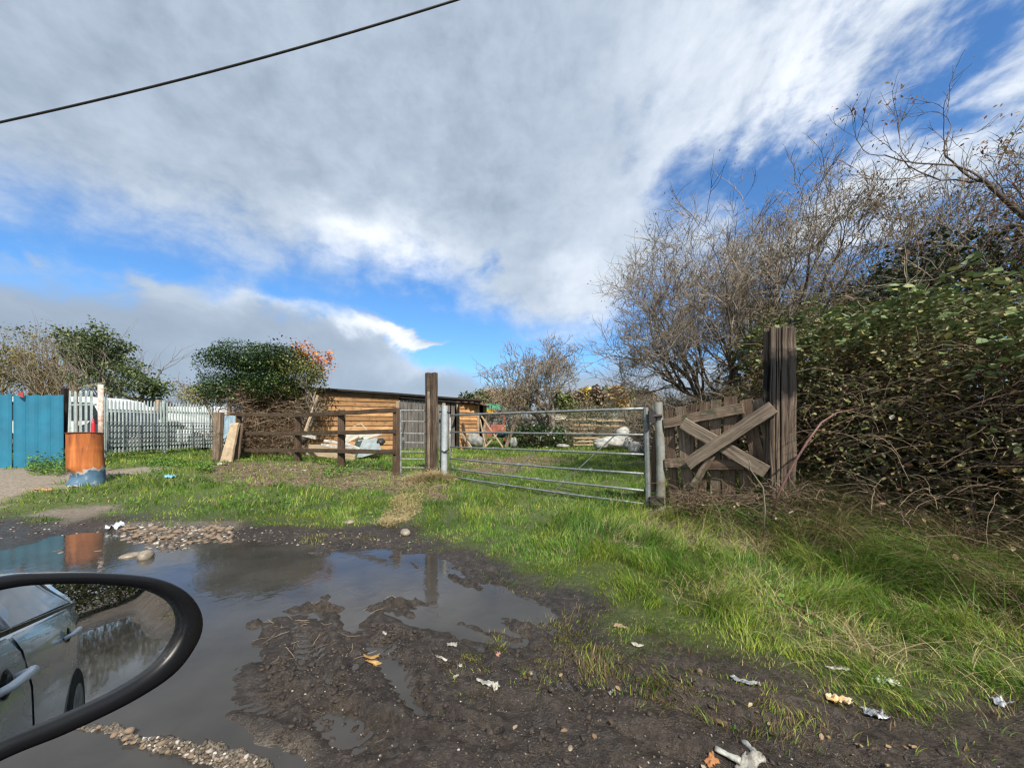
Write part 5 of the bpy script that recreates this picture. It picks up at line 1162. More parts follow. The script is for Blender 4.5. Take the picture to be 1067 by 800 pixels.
# dark leafy shrub between hedge and sky
def crown(root, name, c, rx, ry, rz, n, sz, mat, seed, inner=.55, amp=.5, fz=1.6, sq=1.0, aspect=.55, cut=-.28, up=.5):
    rg = np.random.default_rng(seed); v = rg.normal(size=(n, 3)); v /= np.linalg.norm(v, axis=1)[:, None]
    if sq != 1: v = np.sign(v)*np.abs(v)**sq
    q = inner+(1.02-inner)*rg.random(n)**.6; q = q*(1+amp*fbm(v[:, 0]*fz+seed, v[:, 1]*fz+v[:, 2]*fz*1.3, seed, 4))
    C = np.array(c)+v*q[:, None]*np.array([rx, ry, rz])
    k_ = fbm(C[:, 0]*2.2/max(rx, .5)+C[:, 2]*2.0, C[:, 1]*1.3+C[:, 2]*2.6/max(rz, .5), seed+7, 3) > cut
    C = C[k_]; return leaves(name, C, rg.uniform(.6, 1.35, len(C))*sz, mat, root, aspect=aspect, rng=rg, up=up)
s1r = thing('evergreen_shrub', 'dark evergreen shrub emerging above the hedge below the tallest bare tree', 'shrub', onground(985, 4.9))
crown(s1r, 'foliage', tuple(P(985, 305, 4.9)), 1.25, .8, .62, 9000, .06, island('dark_evergreen_leaf', [(0, (.016, .028, .014)), (.6, (.035, .06, .028)), (1, (.07, .11, .05))], rough=.4, spec=.5), 33, inner=.2, amp=.8, cut=-.1)
ps, rs = arcs(np.array([(3.0+rg.normal()*.3+2.4, 4.9, .6) for _ in range(30)]), rg, 1.2, 2.2, .012, up0=1.5, sag=.1); tubes('stems', ps, rs, twig_dark, s1r)
# ------------------------------------------------------------ field tree in the centre
fan_tree('hawthorn_tree', 'round leafless pale tree with twin bent trunks in the middle of the far field', 572, 14.6, 3, 43, 1.62, .13, .16, None, 0, bk=bark_pale, tw=twig_m, kids=(3, 4), depth=6, shrink=.70, spread=.66, wig=.18, up=.08, rmin=.0075, along=(.6, 1.0))
ivy_m = island('ivy_leaf', [(0, (.016, .038, .012)), (.45, (.035, .075, .020)), (.85, (.075, .13, .035)), (1, (.16, .22, .08))], rough=.35, spec=.6)
o_ = thing('ivy_bush', 'low dark ivy clump around the base of the far leafless tree', 'bush', onground(560, 14.2))
c_ = onground(563, 14.2); crown(o_, 'foliage', (c_.x, c_.y, c_.z+.35), 1.2, .7, .6, 3500, .09, ivy_m, 44)
ps, rs = arcs(np.array([(c_.x+rg.normal()*.5, c_.y, c_.z) for _ in range(30)]), rg, .5, 1.2, .01, up0=1.0); tubes('stems', ps, rs, twig_m, o_)
o_ = thing('twiggy_bush', 'pale olive twiggy bush right of the far leafless tree', 'bush', onground(598, 15.5))
c_ = onground(600, 15.5); out = []
for i in range(14): grow(np.array(c_)+rg.normal(size=3)*[.4, .3, 0], rg.normal(size=3)*[.6, .4, .1]+[0, 0, 1], .58, .03, 3, rg, .5, (3, 4), .62, .08, out, .15, 4)
tubes('branches', [o[0] for o in out], [o[1] for o in out], twig_m, o_); crown(o_, 'foliage', (c_.x, c_.y, c_.z+.9), 1.6, .8, .95, 2600, .07, olive, 46, inner=.3)
# ------------------------------------------------------------ ivy tree beside the fence
it = thing('ivy_tree', 'dense dark green ivy covered tree above the left end of the rail fence', 'tree', onground(265, 10.6))
c_ = P(264, 387, 10.6); crown(it, 'foliage', (c_.x+.1, c_.y, c_.z-.06), 1.24, 1.0, .82, 34000, .055, ivy_m, 52, inner=.15, amp=.22, sq=.62, cut=-.8, up=.9)
c2_ = P(308, 393, 10.5); crown(it, 'side_foliage', tuple(c2_), .85, .7, .62, 6500, .055, island('yellow_green_leaf', [(0, (.03, .055, .015)), (.5, (.09, .12, .03)), (.85, (.20, .20, .05)), (1, (.34, .30, .10))], rough=.5), 53, inner=.3, amp=.6)
c3_ = P(218, 411, 10.9); crown(it, 'side_foliage', tuple(c3_), .7, .5, .35, 2600, .055, island('yellowing_leaf', [(0, (.05, .07, .015)), (.5, (.16, .18, .03)), (1, (.40, .36, .08))], rough=.5), 54, inner=.2)
out = []; bb_ = np.array(onground(262, 10.6))
for px, lx in ((262, 0), (285, .25), (305, .5)):
    grow(np.array(onground(px, 10.5)), (lx, 0, 1), 1.2, .07, 3, rg, .6, (3, 4), .7, .1, out, .22, 6)
split_tree(out, it, bark_pale, twig_m, 1)
br = thing('dead_brush', 'tangle of dead brown stems hanging beneath the ivy tree', 'brush', onground(275, 10.3))
Cq = []
rg = np.random.default_rng(58)
for i in range(2300):
    px = 244+70*rg.random()**1.9; Yq = rg.uniform(10.0, 10.75); tp_ = P(px, rg.uniform(405, 470)-(0 if px < 300 else -12), Yq); Cq.append(tp_)
ps, rs = arcs(np.array(Cq), rg, .2, .75, .0045, up0=-.3, sag=.4, k=6); tubes('stems', ps, rs, island('dead_brush_stem', [(0, (.06, .035, .022)), (.5, (.20, .13, .08)), (.85, (.38, .28, .18)), (1, (.55, .45, .32))], rough=.9), br)
leaves('dead_leaves', np.array(Cq)[:1800]+rg.normal(size=(1800, 3))*.08, rg.uniform(.03, .07, 1800), dead_m, br, rng=rg)
rt = thing('red_leaf_tree', 'small tree with orange red autumn leaves right of the ivy tree', 'tree', onground(318, 11.2))
red_m = island('red_leaf', [(0, (.36, .07, .01)), (.5, (.62, .17, .015)), (1, (.68, .34, .05))], trans=.2)
out = []
for i in range(5): grow(np.array(onground(316, 11.2)), (rg.normal()*.15+.02*i, 0, 1), 1.05, .05, 3, rg, .35, (3, 4), .6, .15, out, .1, 5)
split_tree(out, rt, bark, twig_m, 1)
pts = []
for px, py, n, s_ in ((311, 372, 110, .2), (316, 368, 120, .2), (322, 376, 130, .2), (330, 373, 60, .16), (336, 382, 110, .2), (341, 376, 60, .12), (344, 370, 40, .09), (328, 386, 110, .2), (308, 362, 40, .12), (318, 362, 60, .14), (334, 392, 60, .18)):
    pts.append(np.array(P(px, py, 11.1))+rg.normal(size=(n, 3))*s_*.8)
leaves('leaves', np.concatenate(pts), rg.uniform(.05, .095, sum(len(p) for p in pts)), red_m, rt, rng=rg)
dk = []
for px, py in ((281, 362), (293, 368), (300, 362), (296, 375), (286, 370)): dk.append(np.array(P(px, py, 10.9))+rg.normal(size=(45, 3))*.14)
leaves('top_leaves', np.concatenate(dk), rg.uniform(.05, .09, 225), island('purple_leaf', [(0, (.03, .02, .03)), (1, (.10, .06, .06))]), rt, rng=rg)
# ------------------------------------------------------------ trees at the far left
def mass_tree(name, label, blobs_, Y, leafm, seed, n, sz, stems=6, twn=None, cat='tree', group=None, inner=.15, cut=-.12, bk=None, tw=None, lean=0, ln=1.0, sd=.5, amp=.6):
    rg = np.random.default_rng(seed); cx_ = blobs_[0][0]; b0 = onground(cx_, Y)
    root = thing(name, label, cat, b0, group); tot = sum(b[2]*b[3] for b in blobs_)
    for i, (px, py, rx, rz) in enumerate(blobs_):
        c = P(px, py, Y+rg.uniform(-.6, .6)); crown(root, 'foliage', tuple(c), rx*Y/F, rx*Y/F*.7, rz*Y/F, int(n*rx*rz/tot), sz, leafm, seed+i, inner=inner, cut=cut, amp=amp)
    out = []; hgt_t = (HY-min(b[1]-b[3]*.6 for b in blobs_))/F*Y+.9
    for i in range(stems):
        px = rg.uniform(min(b[0]-b[2]*.6 for b in blobs_), max(b[0]+b[2]*.6 for b in blobs_)) if stems > 3 else cx_+i*3
        grow(np.array(onground(px, Y)), (rg.normal()*.15+lean, rg.normal()*.1, 1), hgt_t*.42*ln, hgt_t*.014, 3, rg, sd, (3, 4), .6, .12, out, .12, 5, .7)
    split_tree(out, root, bk or bark, tw or twig_m, 1); return root
will = island('yellow_olive_leaf', [(0, (.09, .08, .03)), (.5, (.20, .18, .06)), (1, (.34, .30, .11))], trans=.25)
grn = island('grey_green_leaf', [(0, (.05, .08, .03)), (.5, (.12, .155, .06)), (.9, (.20, .24, .10)), (1, (.30, .32, .17))], trans=.2)
mass_tree('willow_tree', 'yellow olive twiggy tree at the far left behind the blue fence', [(20, 385, 38, 46), (55, 385, 30, 38), (-15, 380, 35, 45), (35, 360, 30, 24), (-60, 380, 40, 42)], 19, will, 61, 11000, .12, 30, cut=.0, tw=island('straw_twig', [(0, (.16, .11, .06)), (1, (.36, .28, .16))]), sd=.35)
mass_tree('leafy_tree', 'tall grey green leafy tree right of the yellow willow', [(85, 375, 26, 34), (112, 382, 30, 34), (140, 395, 28, 26), (160, 404, 18, 18), (72, 350, 16, 14), (100, 355, 20, 14), (125, 362, 16, 10)], 17.5, grn, 64, 17000, .13, 9, cut=-.05, amp=.8)
mass_tree('bare_bush', 'pale grey brown twiggy bush between leafy tree and ivy tree', [(188, 408, 16, 16), (203, 410, 14, 12)], 22, island('pale_twig_leaf', [(0, (.16, .13, .10)), (1, (.32, .27, .21))]), 68, 900, .10, 14)
# ------------------------------------------------------------ far tree line in the centre
pal = {'y': island('yellow_autumn_leaf', [(0, (.34, .24, .04)), (.5, (.55, .42, .06)), (1, (.66, .54, .12))]), 'o': island('orange_brown_leaf', [(0, (.20, .12, .05)), (.5, (.34, .22, .08)), (1, (.42, .30, .12))]),
       'g': island('olive_green_leaf', [(0, (.06, .075, .03)), (.5, (.13, .15, .05)), (1, (.22, .23, .08))]), 'd': island('dull_green_leaf', [(0, (.035, .05, .025)), (.5, (.07, .09, .04)), (1, (.12, .14, .06))]), 'b': island('brown_twig_leaf', [(0, (.10, .07, .045)), (.5, (.19, .14, .09)), (1, (.28, .21, .13))])}
words = {'y': 'bright yellow', 'o': 'orange brown', 'g': 'olive green', 'd': 'dull green', 'b': 'bare brown'}
rgt = random.Random(5)
far = [(488, 417, 10, 8, 'd'), (500, 414, 10, 8, 'g'), (512, 412, 11, 8, 'o'), (524, 413, 9, 8, 'g'), (535, 412, 8, 8, 'o'), (545, 411, 8, 8, 'd'), (585, 417, 12, 9, 'g'), (600, 416, 12, 10, 'b'), (611, 411, 7, 8, 'y'), (621, 411, 9, 9, 'b'), (632, 412, 9, 9, 'g'), (643, 411, 9, 9, 'o'), (656, 412, 12, 10, 'g'), (674, 414, 12, 10, 'b'), (470, 422, 9, 6, 'd'), (455, 424, 9, 6, 'o')]
prev = 'ivy tree'
places = ['just right of the lean-to roof', 'above the bright toy shelter', 'third in the far line from the shed', 'above the crossed planks', 'left of the far bare tree', 'touching the left of the far bare tree crown', 'right behind the far bare tree', 'above the twiggy bush', 'in the gap right of the far bare tree', 'right of the bright yellow one', 'above the pale pallets', 'left of the fanning bare tree', 'beneath the fanning bare tree', 'behind the hinge post hedge', 'above the shed roof end', 'leftmost above the shed roof']
for i, (px, py, rx, rz, k) in enumerate(far):
    Y = 48+rgt.uniform(-5, 8)
    mass_tree('far_tree', f'{words[k]} distant tree {places[i]}', [(px, py, rx, rz), (px+rx*.3, py+8, rx*1.1, 12)], Y, pal[k], 200+i*5, 1500, .42, 3, cat='tree', group='distant autumn trees beyond the field', cut=-.35)
h3 = thing('far_hedge', 'long dark brown hedge across the end of the field', 'hedge', (0, 34, .35))
ph = np.array([(-14, 33), (-4, 32), (4, 34), (14, 36)]); Cc, th = ridge(14000, rg, ph, np.array([1.6, 1.7, 1.8, 2.0]), np.array([1.2]*4), .4, 1.15, 0, 3.14, amp=.5)
leaves('foliage', Cc, rg.uniform(.12, .28, len(Cc)), pal['d'], h3, rng=rg); Cs, th = ridge(2500, rg, ph, np.array([1.6, 1.7, 1.8, 2.0]), np.array([1.2]*4), .6, 1.1, 0, 3.14); ps, rs = arcs(Cs, rg, .5, 1.4, .012, up0=.8, sag=.2); tubes('stems', ps, rs, twig_m, h3)

# tangle of dead bramble over the foot of the sleeper post and along the wooden gate
rg = np.random.default_rng(121)
tg_ = thing('bramble_tangle', 'dead bramble tangle over the foot of the charred post and wooden gate', 'bramble', onground(800, 3.45))
Cq = np.concatenate([np.stack([rg.normal(2.5, .2, 200), rg.normal(3.42, .12, 200), rg.uniform(.3, .55, 200)], 1), np.stack([rg.uniform(1.75, 2.6, 260), rg.normal(3.95, .10, 260), rg.uniform(.28, .42, 260)], 1), np.stack([rg.uniform(2.6, 3.4, 110), rg.uniform(2.5, 3.3, 110), rg.uniform(.3, .7, 110)], 1)])
ps, rs = arcs(Cq, rg, .15, .6, .0028, up0=.2, sag=.8); tubes('stems', ps, rs, hstem, tg_)
Cl = Cq[rg.integers(0, len(Cq), 900)]+rg.normal(size=(900, 3))*.09; Cl[:, 2] = np.maximum(Cl[:, 2]-.08, .28); leaves('leaves', Cl, rg.uniform(.02, .05, 900), dead_m, tg_, rng=rg)
# broad leaves among the verge grass
bw = []
for poly, n in (([(700, 600), (1000, 600), (1067, 700), (950, 720), (760, 690)], 700), ([(60, 515), (400, 515), (400, 540), (80, 538)], 700)):
    X_, Y_ = scatter_px(poly, n, rg, .15); k_ = (fbm(X_*3, Y_*3, 201, 2) > .05) & (polysd(X_, Y_, GRASS) < -.45); X_, Y_ = X_[k_], Y_[k_]; bw.append(np.stack([X_, Y_, height(X_, Y_)+.02+rg.random(len(X_))*.05], 1))
bw = np.concatenate(bw); leaves('broad_weeds', bw, rg.uniform(.02, .06, len(bw)), weed_m, None, aspect=.5, up=1.4, rng=rg, kind='stuff')
# ------------------------------------------------------------ the car the picture is taken from
carp, tcp, bcp = nt('silver_car_body'); bcp.inputs['Base Color'].default_value = (.52, .57, .61, 1); bcp.inputs['Metallic'].default_value = .45; bcp.inputs['Roughness'].default_value = .28
bcp.inputs['Coat Weight'].default_value = 1.0; bcp.inputs['Coat Roughness'].default_value = .04
_n = N(tcp, 'ShaderNodeTexNoise', inp={'Scale': 3, 'Detail': 6}); _r = ramp(tcp, [(.35, (.24, .24, .24)), (.7, (.38, .38, .38))], _n.outputs[0]); tcp.links.new(_r.outputs[0], bcp.inputs['Roughness'])
blackp = plain('black_mirror_plastic', (.008, .008, .009), rough=.3, c2=(.006, .006, .007), scale=40, bump=.03, spec=.4)
mirror_m, tm_, bm2 = nt('mirror_glass'); bm2.inputs['Base Color'].default_value = (.80, .82, .82, 1); bm2.inputs['Metallic'].default_value = 1; bm2.inputs['Roughness'].default_value = 0.0
car = thing('parked_car', 'silver car with black rimmed door mirror, close at the lower left', 'car', (0.2, -.8, -.04))
YR, YL = .10, -1.66
st = [(-2.02, .42, .16), (-1.98, .60, .10), (-1.75, .72, .04), (-1.2, .84, .0), (-.75, .93, .0), (-.3, .95, .0), (.9, .97, .0), (1.7, 1.0, .01), (2.1, 1.0, .03), (2.3, .92, .08), (2.36, .6, .12)]
mb = MB(); lps = []
for x, zt_, ins in st:
    zb = .16; H_ = zt_-zb
    half = [(.09, 0), (.03, .10), (.005, .35), (.0, .6), (.012, .82), (.05, .95), (.11, 1.0), (.35, 1.012)]
    lp = [(x, YR-ins-y, zb+z*H_) for y, z in half]+[(x, YL+ins+y, zb+z*H_) for y, z in half[::-1]]
    lps.append(lp)
mb.ring(lps); body = mb.build('body', carp, car, smooth=True)
def side(y, z): return y
# roof and pillars
mb = MB(); lps = []
for x, z in ((-.42, 1.33), (-.25, 1.40), (.2, 1.45), (.9, 1.45), (1.4, 1.40), (1.72, 1.30)):
    lps.append([(x, -.16, z-.05), (x, -.20, z-.005), (x, -.45, z+.02), (x, -1.11, z+.02), (x, -1.36, z-.005), (x, -1.40, z-.05), (x, -1.36, z-.06), (x, -.20, z-.06)])
mb.ring(lps); mb.build('roof', carp, car, smooth=True)
for ys, s_ in ((.05, 1), (-1.61, -1)):
    yt = -.17 if s_ == 1 else -1.39
    MB().beam((-1.12, ys, .93), (-.40, yt, 1.34), .07, .05, up=(0, s_, .2)).build('pillar', carp, car)
    MB().beam((.62, ys-.02*s_, .95), (.66, yt, 1.42), .09, .04, up=(1, 0, 0)).build('pillar', blackp, car)
    MB().beam((1.98, ys-.03*s_, .97), (1.66, yt, 1.31), .14, .05, up=(1, 0, 0)).build('pillar', carp, car)
    q = [(.68, ys-.012*s_, .955), (1.90, ys-.012*s_, .985), (1.60, yt+.0, 1.33), (.71, yt+.0, 1.40)]
    MB().add(q+[(a_, b_-.008*s_, c_) for a_, b_, c_ in q], [(0, 1, 2, 3), (7, 6, 5, 4), (0, 4, 5, 1), (1, 5, 6, 2), (2, 6, 7, 3), (3, 7, 4, 0)]).build('window', glassd, car)
q = [(-1.10, 0.0, .94), (-1.10, -1.56, .94), (-.42, -1.36, 1.34), (-.42, -.20, 1.34)]
MB().add(q+[(a_+.01, b_, c_) for a_, b_, c_ in q], [(0, 1, 2, 3), (7, 6, 5, 4)]).build('windscreen', glassd, car)
q = [(2.02, -.06, .99), (2.02, -1.5, .99), (1.72, -1.36, 1.30), (1.72, -.20, 1.30)]
MB().add(q+[(a_-.01, b_, c_) for a_, b_, c_ in q], [(3, 2, 1, 0), (4, 5, 6, 7)]).build('rear_window', glassd, car)
# doors: thin shells 4 mm proud of the body, rounded corners
def door(x0, x1, zt_, nm):
    mb = MB(); rows = [(.30, .013), (.40, .005), (.58, .0), (.72, .002), (.86, .022), (.925, .05)]; cols = 8
    V = [(x0+(x1-x0)*i/cols+(.015 if r in (0, 5) and i == 0 else 0)-(.015 if r in (0, 5) and i == cols else 0), YR+.006-dy, z) for r, (z, dy) in enumerate(rows) for i in range(cols+1)]
    mb.add(V, [(r*(cols+1)+i, r*(cols+1)+i+1, (r+1)*(cols+1)+i+1, (r+1)*(cols+1)+i) for r in range(5) for i in range(cols)])
    d_ = mb.build(nm, carp, car, smooth=True)
    hx = x1-.20; zc = .80
    MB().tube([(hx-.095, YR-.002, zc-.008), (hx-.08, YR+.030, zc), (hx-.02, YR+.044, zc+.006), (hx+.05, YR+.042, zc+.006), (hx+.085, YR+.028, zc), (hx+.095, YR-.002, zc-.004)], [.011, .013, .015, .015, .013, .011], 10).build('handle', plain('pale_handle_paint', (.72, .76, .80), .25, metal=.2, var=.05, bump=0), d_, smooth=True)
    MB().tube([(hx-.01, YR+.002, zc), (hx-.01, YR+.009, zc)], [.045, .03], 16).build('handle_recess', blackp, d_)
    return d_
door(-.62, .60, .93, 'front_door'); door(.625, 1.52, .93, 'rear_door')
MB().beam((-.66, YR+.0, .937), (1.9, YR-.03, .965), .018, .012).build('belt_trim', blackp, car)
for x in (-1.3, 1.45):
    for y0, y1 in ((YR-.19, YR+.012), (YL-.012, YL+.19)):
        w_ = MB().tube([(x, y0, .27), (x, y0+.02, .27), (x, y1-.02, .27), (x, y1, .27)], [.28, .31, .31, .28], 28).build('wheel', rubber, car, smooth=False)
        MB().tube([(x, y0-.004, .27), (x, y1+.004, .27)], .19, 20).build('rim', galv, w_)
for y in (-.12, -1.44):
    MB().tube([(-2.0, y, .55), (-1.96, y-.0, .57), (-1.84, y, .60)], [.05, .08, .07], 12).build('headlight', glassd, car)
    MB().box((2.28, y-.09, .70), (2.37, y+.09, .84)).build('tail_light', plain('red_lamp', (.4, .02, .02), .2), car)
# mirror
MC = P(105, 685, .36); mn = Vector((.905, -.41, .12)).normalized(); mh = Vector((.41, .905, 0)).normalized(); mv = mn.cross(mh); mv = mv if mv.z > 0 else -mv
def mir(px, py):
    o = Vector((0, 0, EYE)); d = P(px, py, 1.0)-o; k = (MC-o).dot(mn)/d.dot(mn); q = o+d*k-MC; return (q.dot(mh), q.dot(mv))
def crs(pts, m=6):
    out = []; n = len(pts)
    for i in range(n):
        p = [np.array(pts[(i+j-1) % n]) for j in range(4)]
        for k in range(m):
            t_ = k/m; out.append(.5*((2*p[1])+(-p[0]+p[2])*t_+(2*p[0]-5*p[1]+4*p[2]-p[3])*t_*t_+(-p[0]+3*p[1]-3*p[2]+p[3])*t_**3))
    return out
inn = [(0, 618), (50, 611), (105, 611), (150, 616), (178, 629), (187, 647), (181, 668), (162, 692), (122, 718), (62, 746), (0, 771)]
outr = [(0, 601), (55, 597), (112, 597), (162, 602), (192, 614), (208, 632), (212, 652), (204, 674), (182, 702), (138, 731), (70, 764), (0, 793)]
ip = [mir(*p) for p in inn]; op = [mir(*p) for p in outr]
sl0 = ip[0][0]; 
ip = [(sl0-.055, ip[0][1]-.004), (sl0-.078, ip[0][1]-.03), (sl0-.082, ip[-1][1]+.035), (sl0-.06, ip[-1][1]+.003)][::-1][0:0]+ip+[(sl0-.050, ip[-1][1]+.000), (sl0-.078, ip[-1][1]+.03), (sl0-.078, ip[0][1]-.025), (sl0-.050, ip[0][1]-.002)]
op = op+[(sl0-.055, op[-1][1]-.003), (sl0-.094, op[-1][1]+.03), (sl0-.094, op[0][1]-.03), (sl0-.055, op[0][1])]
def resample(pts, n=96):
    p = np.array(crs(pts, 8)); c = p.mean(0); a_ = np.unwrap(np.arctan2(p[:, 1]-c[1], p[:, 0]-c[0])); return p, c
def polar(pts, c, n=110):
    p = np.array(crs(pts, 10)); q = np.vstack([p, p[:1]]); out = []
    for a_ in np.linspace(0, 2*math.pi, n, endpoint=False):
        dx, dy = math.cos(a_), math.sin(a_); best = 0
        for i in range(len(p)):
            x0, y0 = q[i]-c; x1, y1 = q[i+1]-c; ex, ey = x1-x0, y1-y0; det = dx*(-ey)+dy*ex
            if abs(det) < 1e-14: continue
            t_ = (x0*(-ey)+y0*ex)/det; s_ = (dx*y0-dy*x0)/det
            if t_ > 0 and -1e-6 <= s_ <= 1+1e-6: best = max(best, t_)
        out.append((c[0]+dx*best, c[1]+dy*best))
    return np.array(out)
cc_ = np.array(ip).mean(0); IP = polar(ip, cc_); OP = polar(op, cc_); IP = IP+(OP-IP)*.14
def w3(p, o): return MC+mh*float(p[0])+mv*float(p[1])+mn*o
dm = MB(); 
rings = [(IP*1.0, -.010), (IP, -.004), (IP+(OP-IP)*.05, .0005), (IP+(OP-IP)*.30, .0022), (IP+(OP-IP)*.75, .0026), (OP*.99+cc_*.01, .0012), (OP, -.002), (OP, -.008)]
dm.ring([[w3(p, o) for p in r_] for r_, o in rings], cap0=False, cap1=False)
dmo = dm.build('door_mirror', blackp, car, smooth=True)
sc_ = lambda s: cc_+(OP-cc_)*s
sh = MB().ring([[w3(p, o) for p in sc_(s)] for s, o in ((.985, -.0075), (1.0, -.012), (1.0, -.028), (.965, -.05), (.88, -.072), (.72, -.09), (.45, -.102), (.2, -.106))], cap0=False)
sh.build('mirror_shell', carp, dmo, smooth=True)
Rg = 1.3; NR = 14; V = [w3(cc_, -.004)]; Fg = []
for j in range(1, NR+1):
    for p in cc_+(IP*1.0-cc_)*(j/NR): V.append(w3(p, -.004-float(((p-cc_)**2).sum())/(2*Rg)))
nq = len(IP)
for k in range(nq): Fg.append((0, 1+k, 1+(k+1) % nq))
for j in range(NR-1):
    for k in range(nq): Fg.append((1+j*nq+k, 1+(j+1)*nq+k, 1+(j+1)*nq+(k+1) % nq, 1+j*nq+(k+1) % nq))
MB().add(V, Fg).build('mirror_glass', mirror_m, dmo, smooth=True)
pa_ = w3((sl0-.06, -.045), -.05)
MB().tube([pa_, (pa_.x-.04, .10, .93), (pa_.x-.06, .06, .92)], [.03, .035, .04], 12).build('mirror_arm', blackp, dmo, smooth=True)
# what the mirror looks back at: a bank, hedge and gate further down the lane
lane = thing('roadside_hedge', 'dark hedge across the end of the lane behind the car', 'hedge', (13, .6, .3))
rgl = np.random.default_rng(90)
pl = np.array([(12, -6), (13.4, -2.5), (14, 0), (13.6, 2.2)]); Cc, th = ridge(16000, rgl, pl, np.array([2.6, 2.5, 2.3, 2.0]), np.array([1.1]*4), .35, 1.1, 0, 3.3)
leaves('foliage', Cc, rgl.uniform(.09, .18, len(Cc)), hedge_m, lane, rng=rgl)
Cs, th = ridge(900, rgl, pl, np.array([2.6, 2.5, 2.3, 2.0]), np.array([1.1]*4), .6, 1.1, 0, 3.1); ps, rs = arcs(Cs, rgl, .4, 1.2, .005, up0=.3); tubes('stems', ps, rs, twig_dark, lane)
lg = thing('lane_gate', 'small white barred gate in front of the lane hedge behind the car', 'gate', (11.6, 1.3, .1))
for k in range(6): MB().tube([(11.6, 1.1, .35+k*.17), (11.8, 2.0, .35+k*.17)], .018, 6).build('bar', whitep, lg)
for k in range(5): MB().tube([(11.6+.05*k, 1.1+.225*k, .1), (11.6+.05*k, 1.1+.225*k, 1.25)], .018, 6).build('upright', whitep, lg)
def lane_fn(x, y, r, rg):
    n = len(x); wv_ = fbm(x*.9, y*.9, 7, 3)
    keep = (rg.random(n) < sst(y-(1.25+.5*wv_), -.1, .3)*sst(x, 2.6, 3.4)*sst(-x, -9.4, -8.8)*.9)
    h = rg.uniform(.1, .4, n); c = np.where(rg.random((n, 1)) < .5, STR*.8, LUSH)*rg.uniform(.6, 1.2, (n, 1)); return keep, h, c, rg.uniform(.4, 1.6, n), rg.uniform(0, 6.28, n)
grass_blades('verge_grass', 40000, 2.8, 9.5, 58, 89, lane_fn, .006, seed=91, segs=4)
# ------------------------------------------------------------ litter on the mud and verge
def crumple(name, loc, sx, sy, sz, mat, label, cat, seed=0, rot=None, group=None, curl=.0, nx=14, ny=9, holes=False):
    """creased thin sheet: every crease is real geometry"""
    rg = np.random.default_rng(seed+500); a_ = rg.uniform(0, 6.28) if rot is None else R(rot)
    u, v = np.meshgrid(np.linspace(-.5, .5, nx), np.linspace(-.5, .5, ny)); u, v = u.ravel(), v.ravel()
    f = np.abs(fbm(u*3.2+seed, v*3.2, seed, 3))*2.0+.4*np.abs(fbm(u*9, v*9, seed+3, 2))
    ex = 1+.35*fbm(v*4+seed, u*0, seed+4, 2); ey = 1+.4*fbm(u*4, v*0+seed, seed+5, 2)
    x = u*sx*ex+fbm(u*5, v*5, seed+8, 2)*sx*.12; y = v*sy*ey+fbm(u*5, v*5, seed+9, 2)*sy*.2; z = f*sz+curl*sy*(4*v*v)*.6
    X_ = loc[0]+x*math.cos(a_)-y*math.sin(a_); Y_ = loc[1]+x*math.sin(a_)+y*math.cos(a_); Z_ = height(X_, Y_)+.003+z
    V = np.stack([X_, Y_, Z_], 1); idx = (np.arange(ny-1)[:, None]*nx+np.arange(nx-1)[None]).ravel(); Fq = np.stack([idx, idx+1, idx+1+nx, idx+nx], 1)
    V2 = V-np.array([0, 0, .0015]); F2 = Fq[:, ::-1]+len(V)
    bd = list(range(nx))+[i*nx+nx-1 for i in range(1, ny)]+[(ny-1)*nx+i for i in range(nx-2, -1, -1)]+[i*nx for i in range(ny-2, 0, -1)]
    Fb = np.array([(bd[i], bd[i-1], bd[i-1]+len(V), bd[i]+len(V)) for i in range(len(bd))])
    o = raw(name, np.concatenate([V, V2]), np.concatenate([Fq, F2, Fb]), mat, None, origin=(loc[0], loc[1], float(Z_.min())))
    return tag(o, label, cat, group)
wpaper = plain('dirty_white_plastic', (.40, .41, .38), .5, c2=(.12, .10, .08), scale=30, bump=.2, spec=.5)
wclean = plain('white_scrap', (.46, .45, .41), .6, c2=(.20, .17, .13), scale=50, bump=.2)
foil = plain('foil_wrapper', (.52, .54, .58), .3, metal=.4, c2=(.20, .22, .26), scale=40, bump=.3)
gold = plain('yellow_brown_skin', (.48, .30, .09), .5, c2=(.18, .09, .03), scale=25, bump=.3)
cart = plain('cream_and_orange_card', (.72, .62, .42), .6, c2=(.62, .28, .08), scale=28, bump=.1)
greysc = plain('grey_rag', (.36, .36, .34), .7, c2=(.16, .15, .13), scale=40, bump=.3)
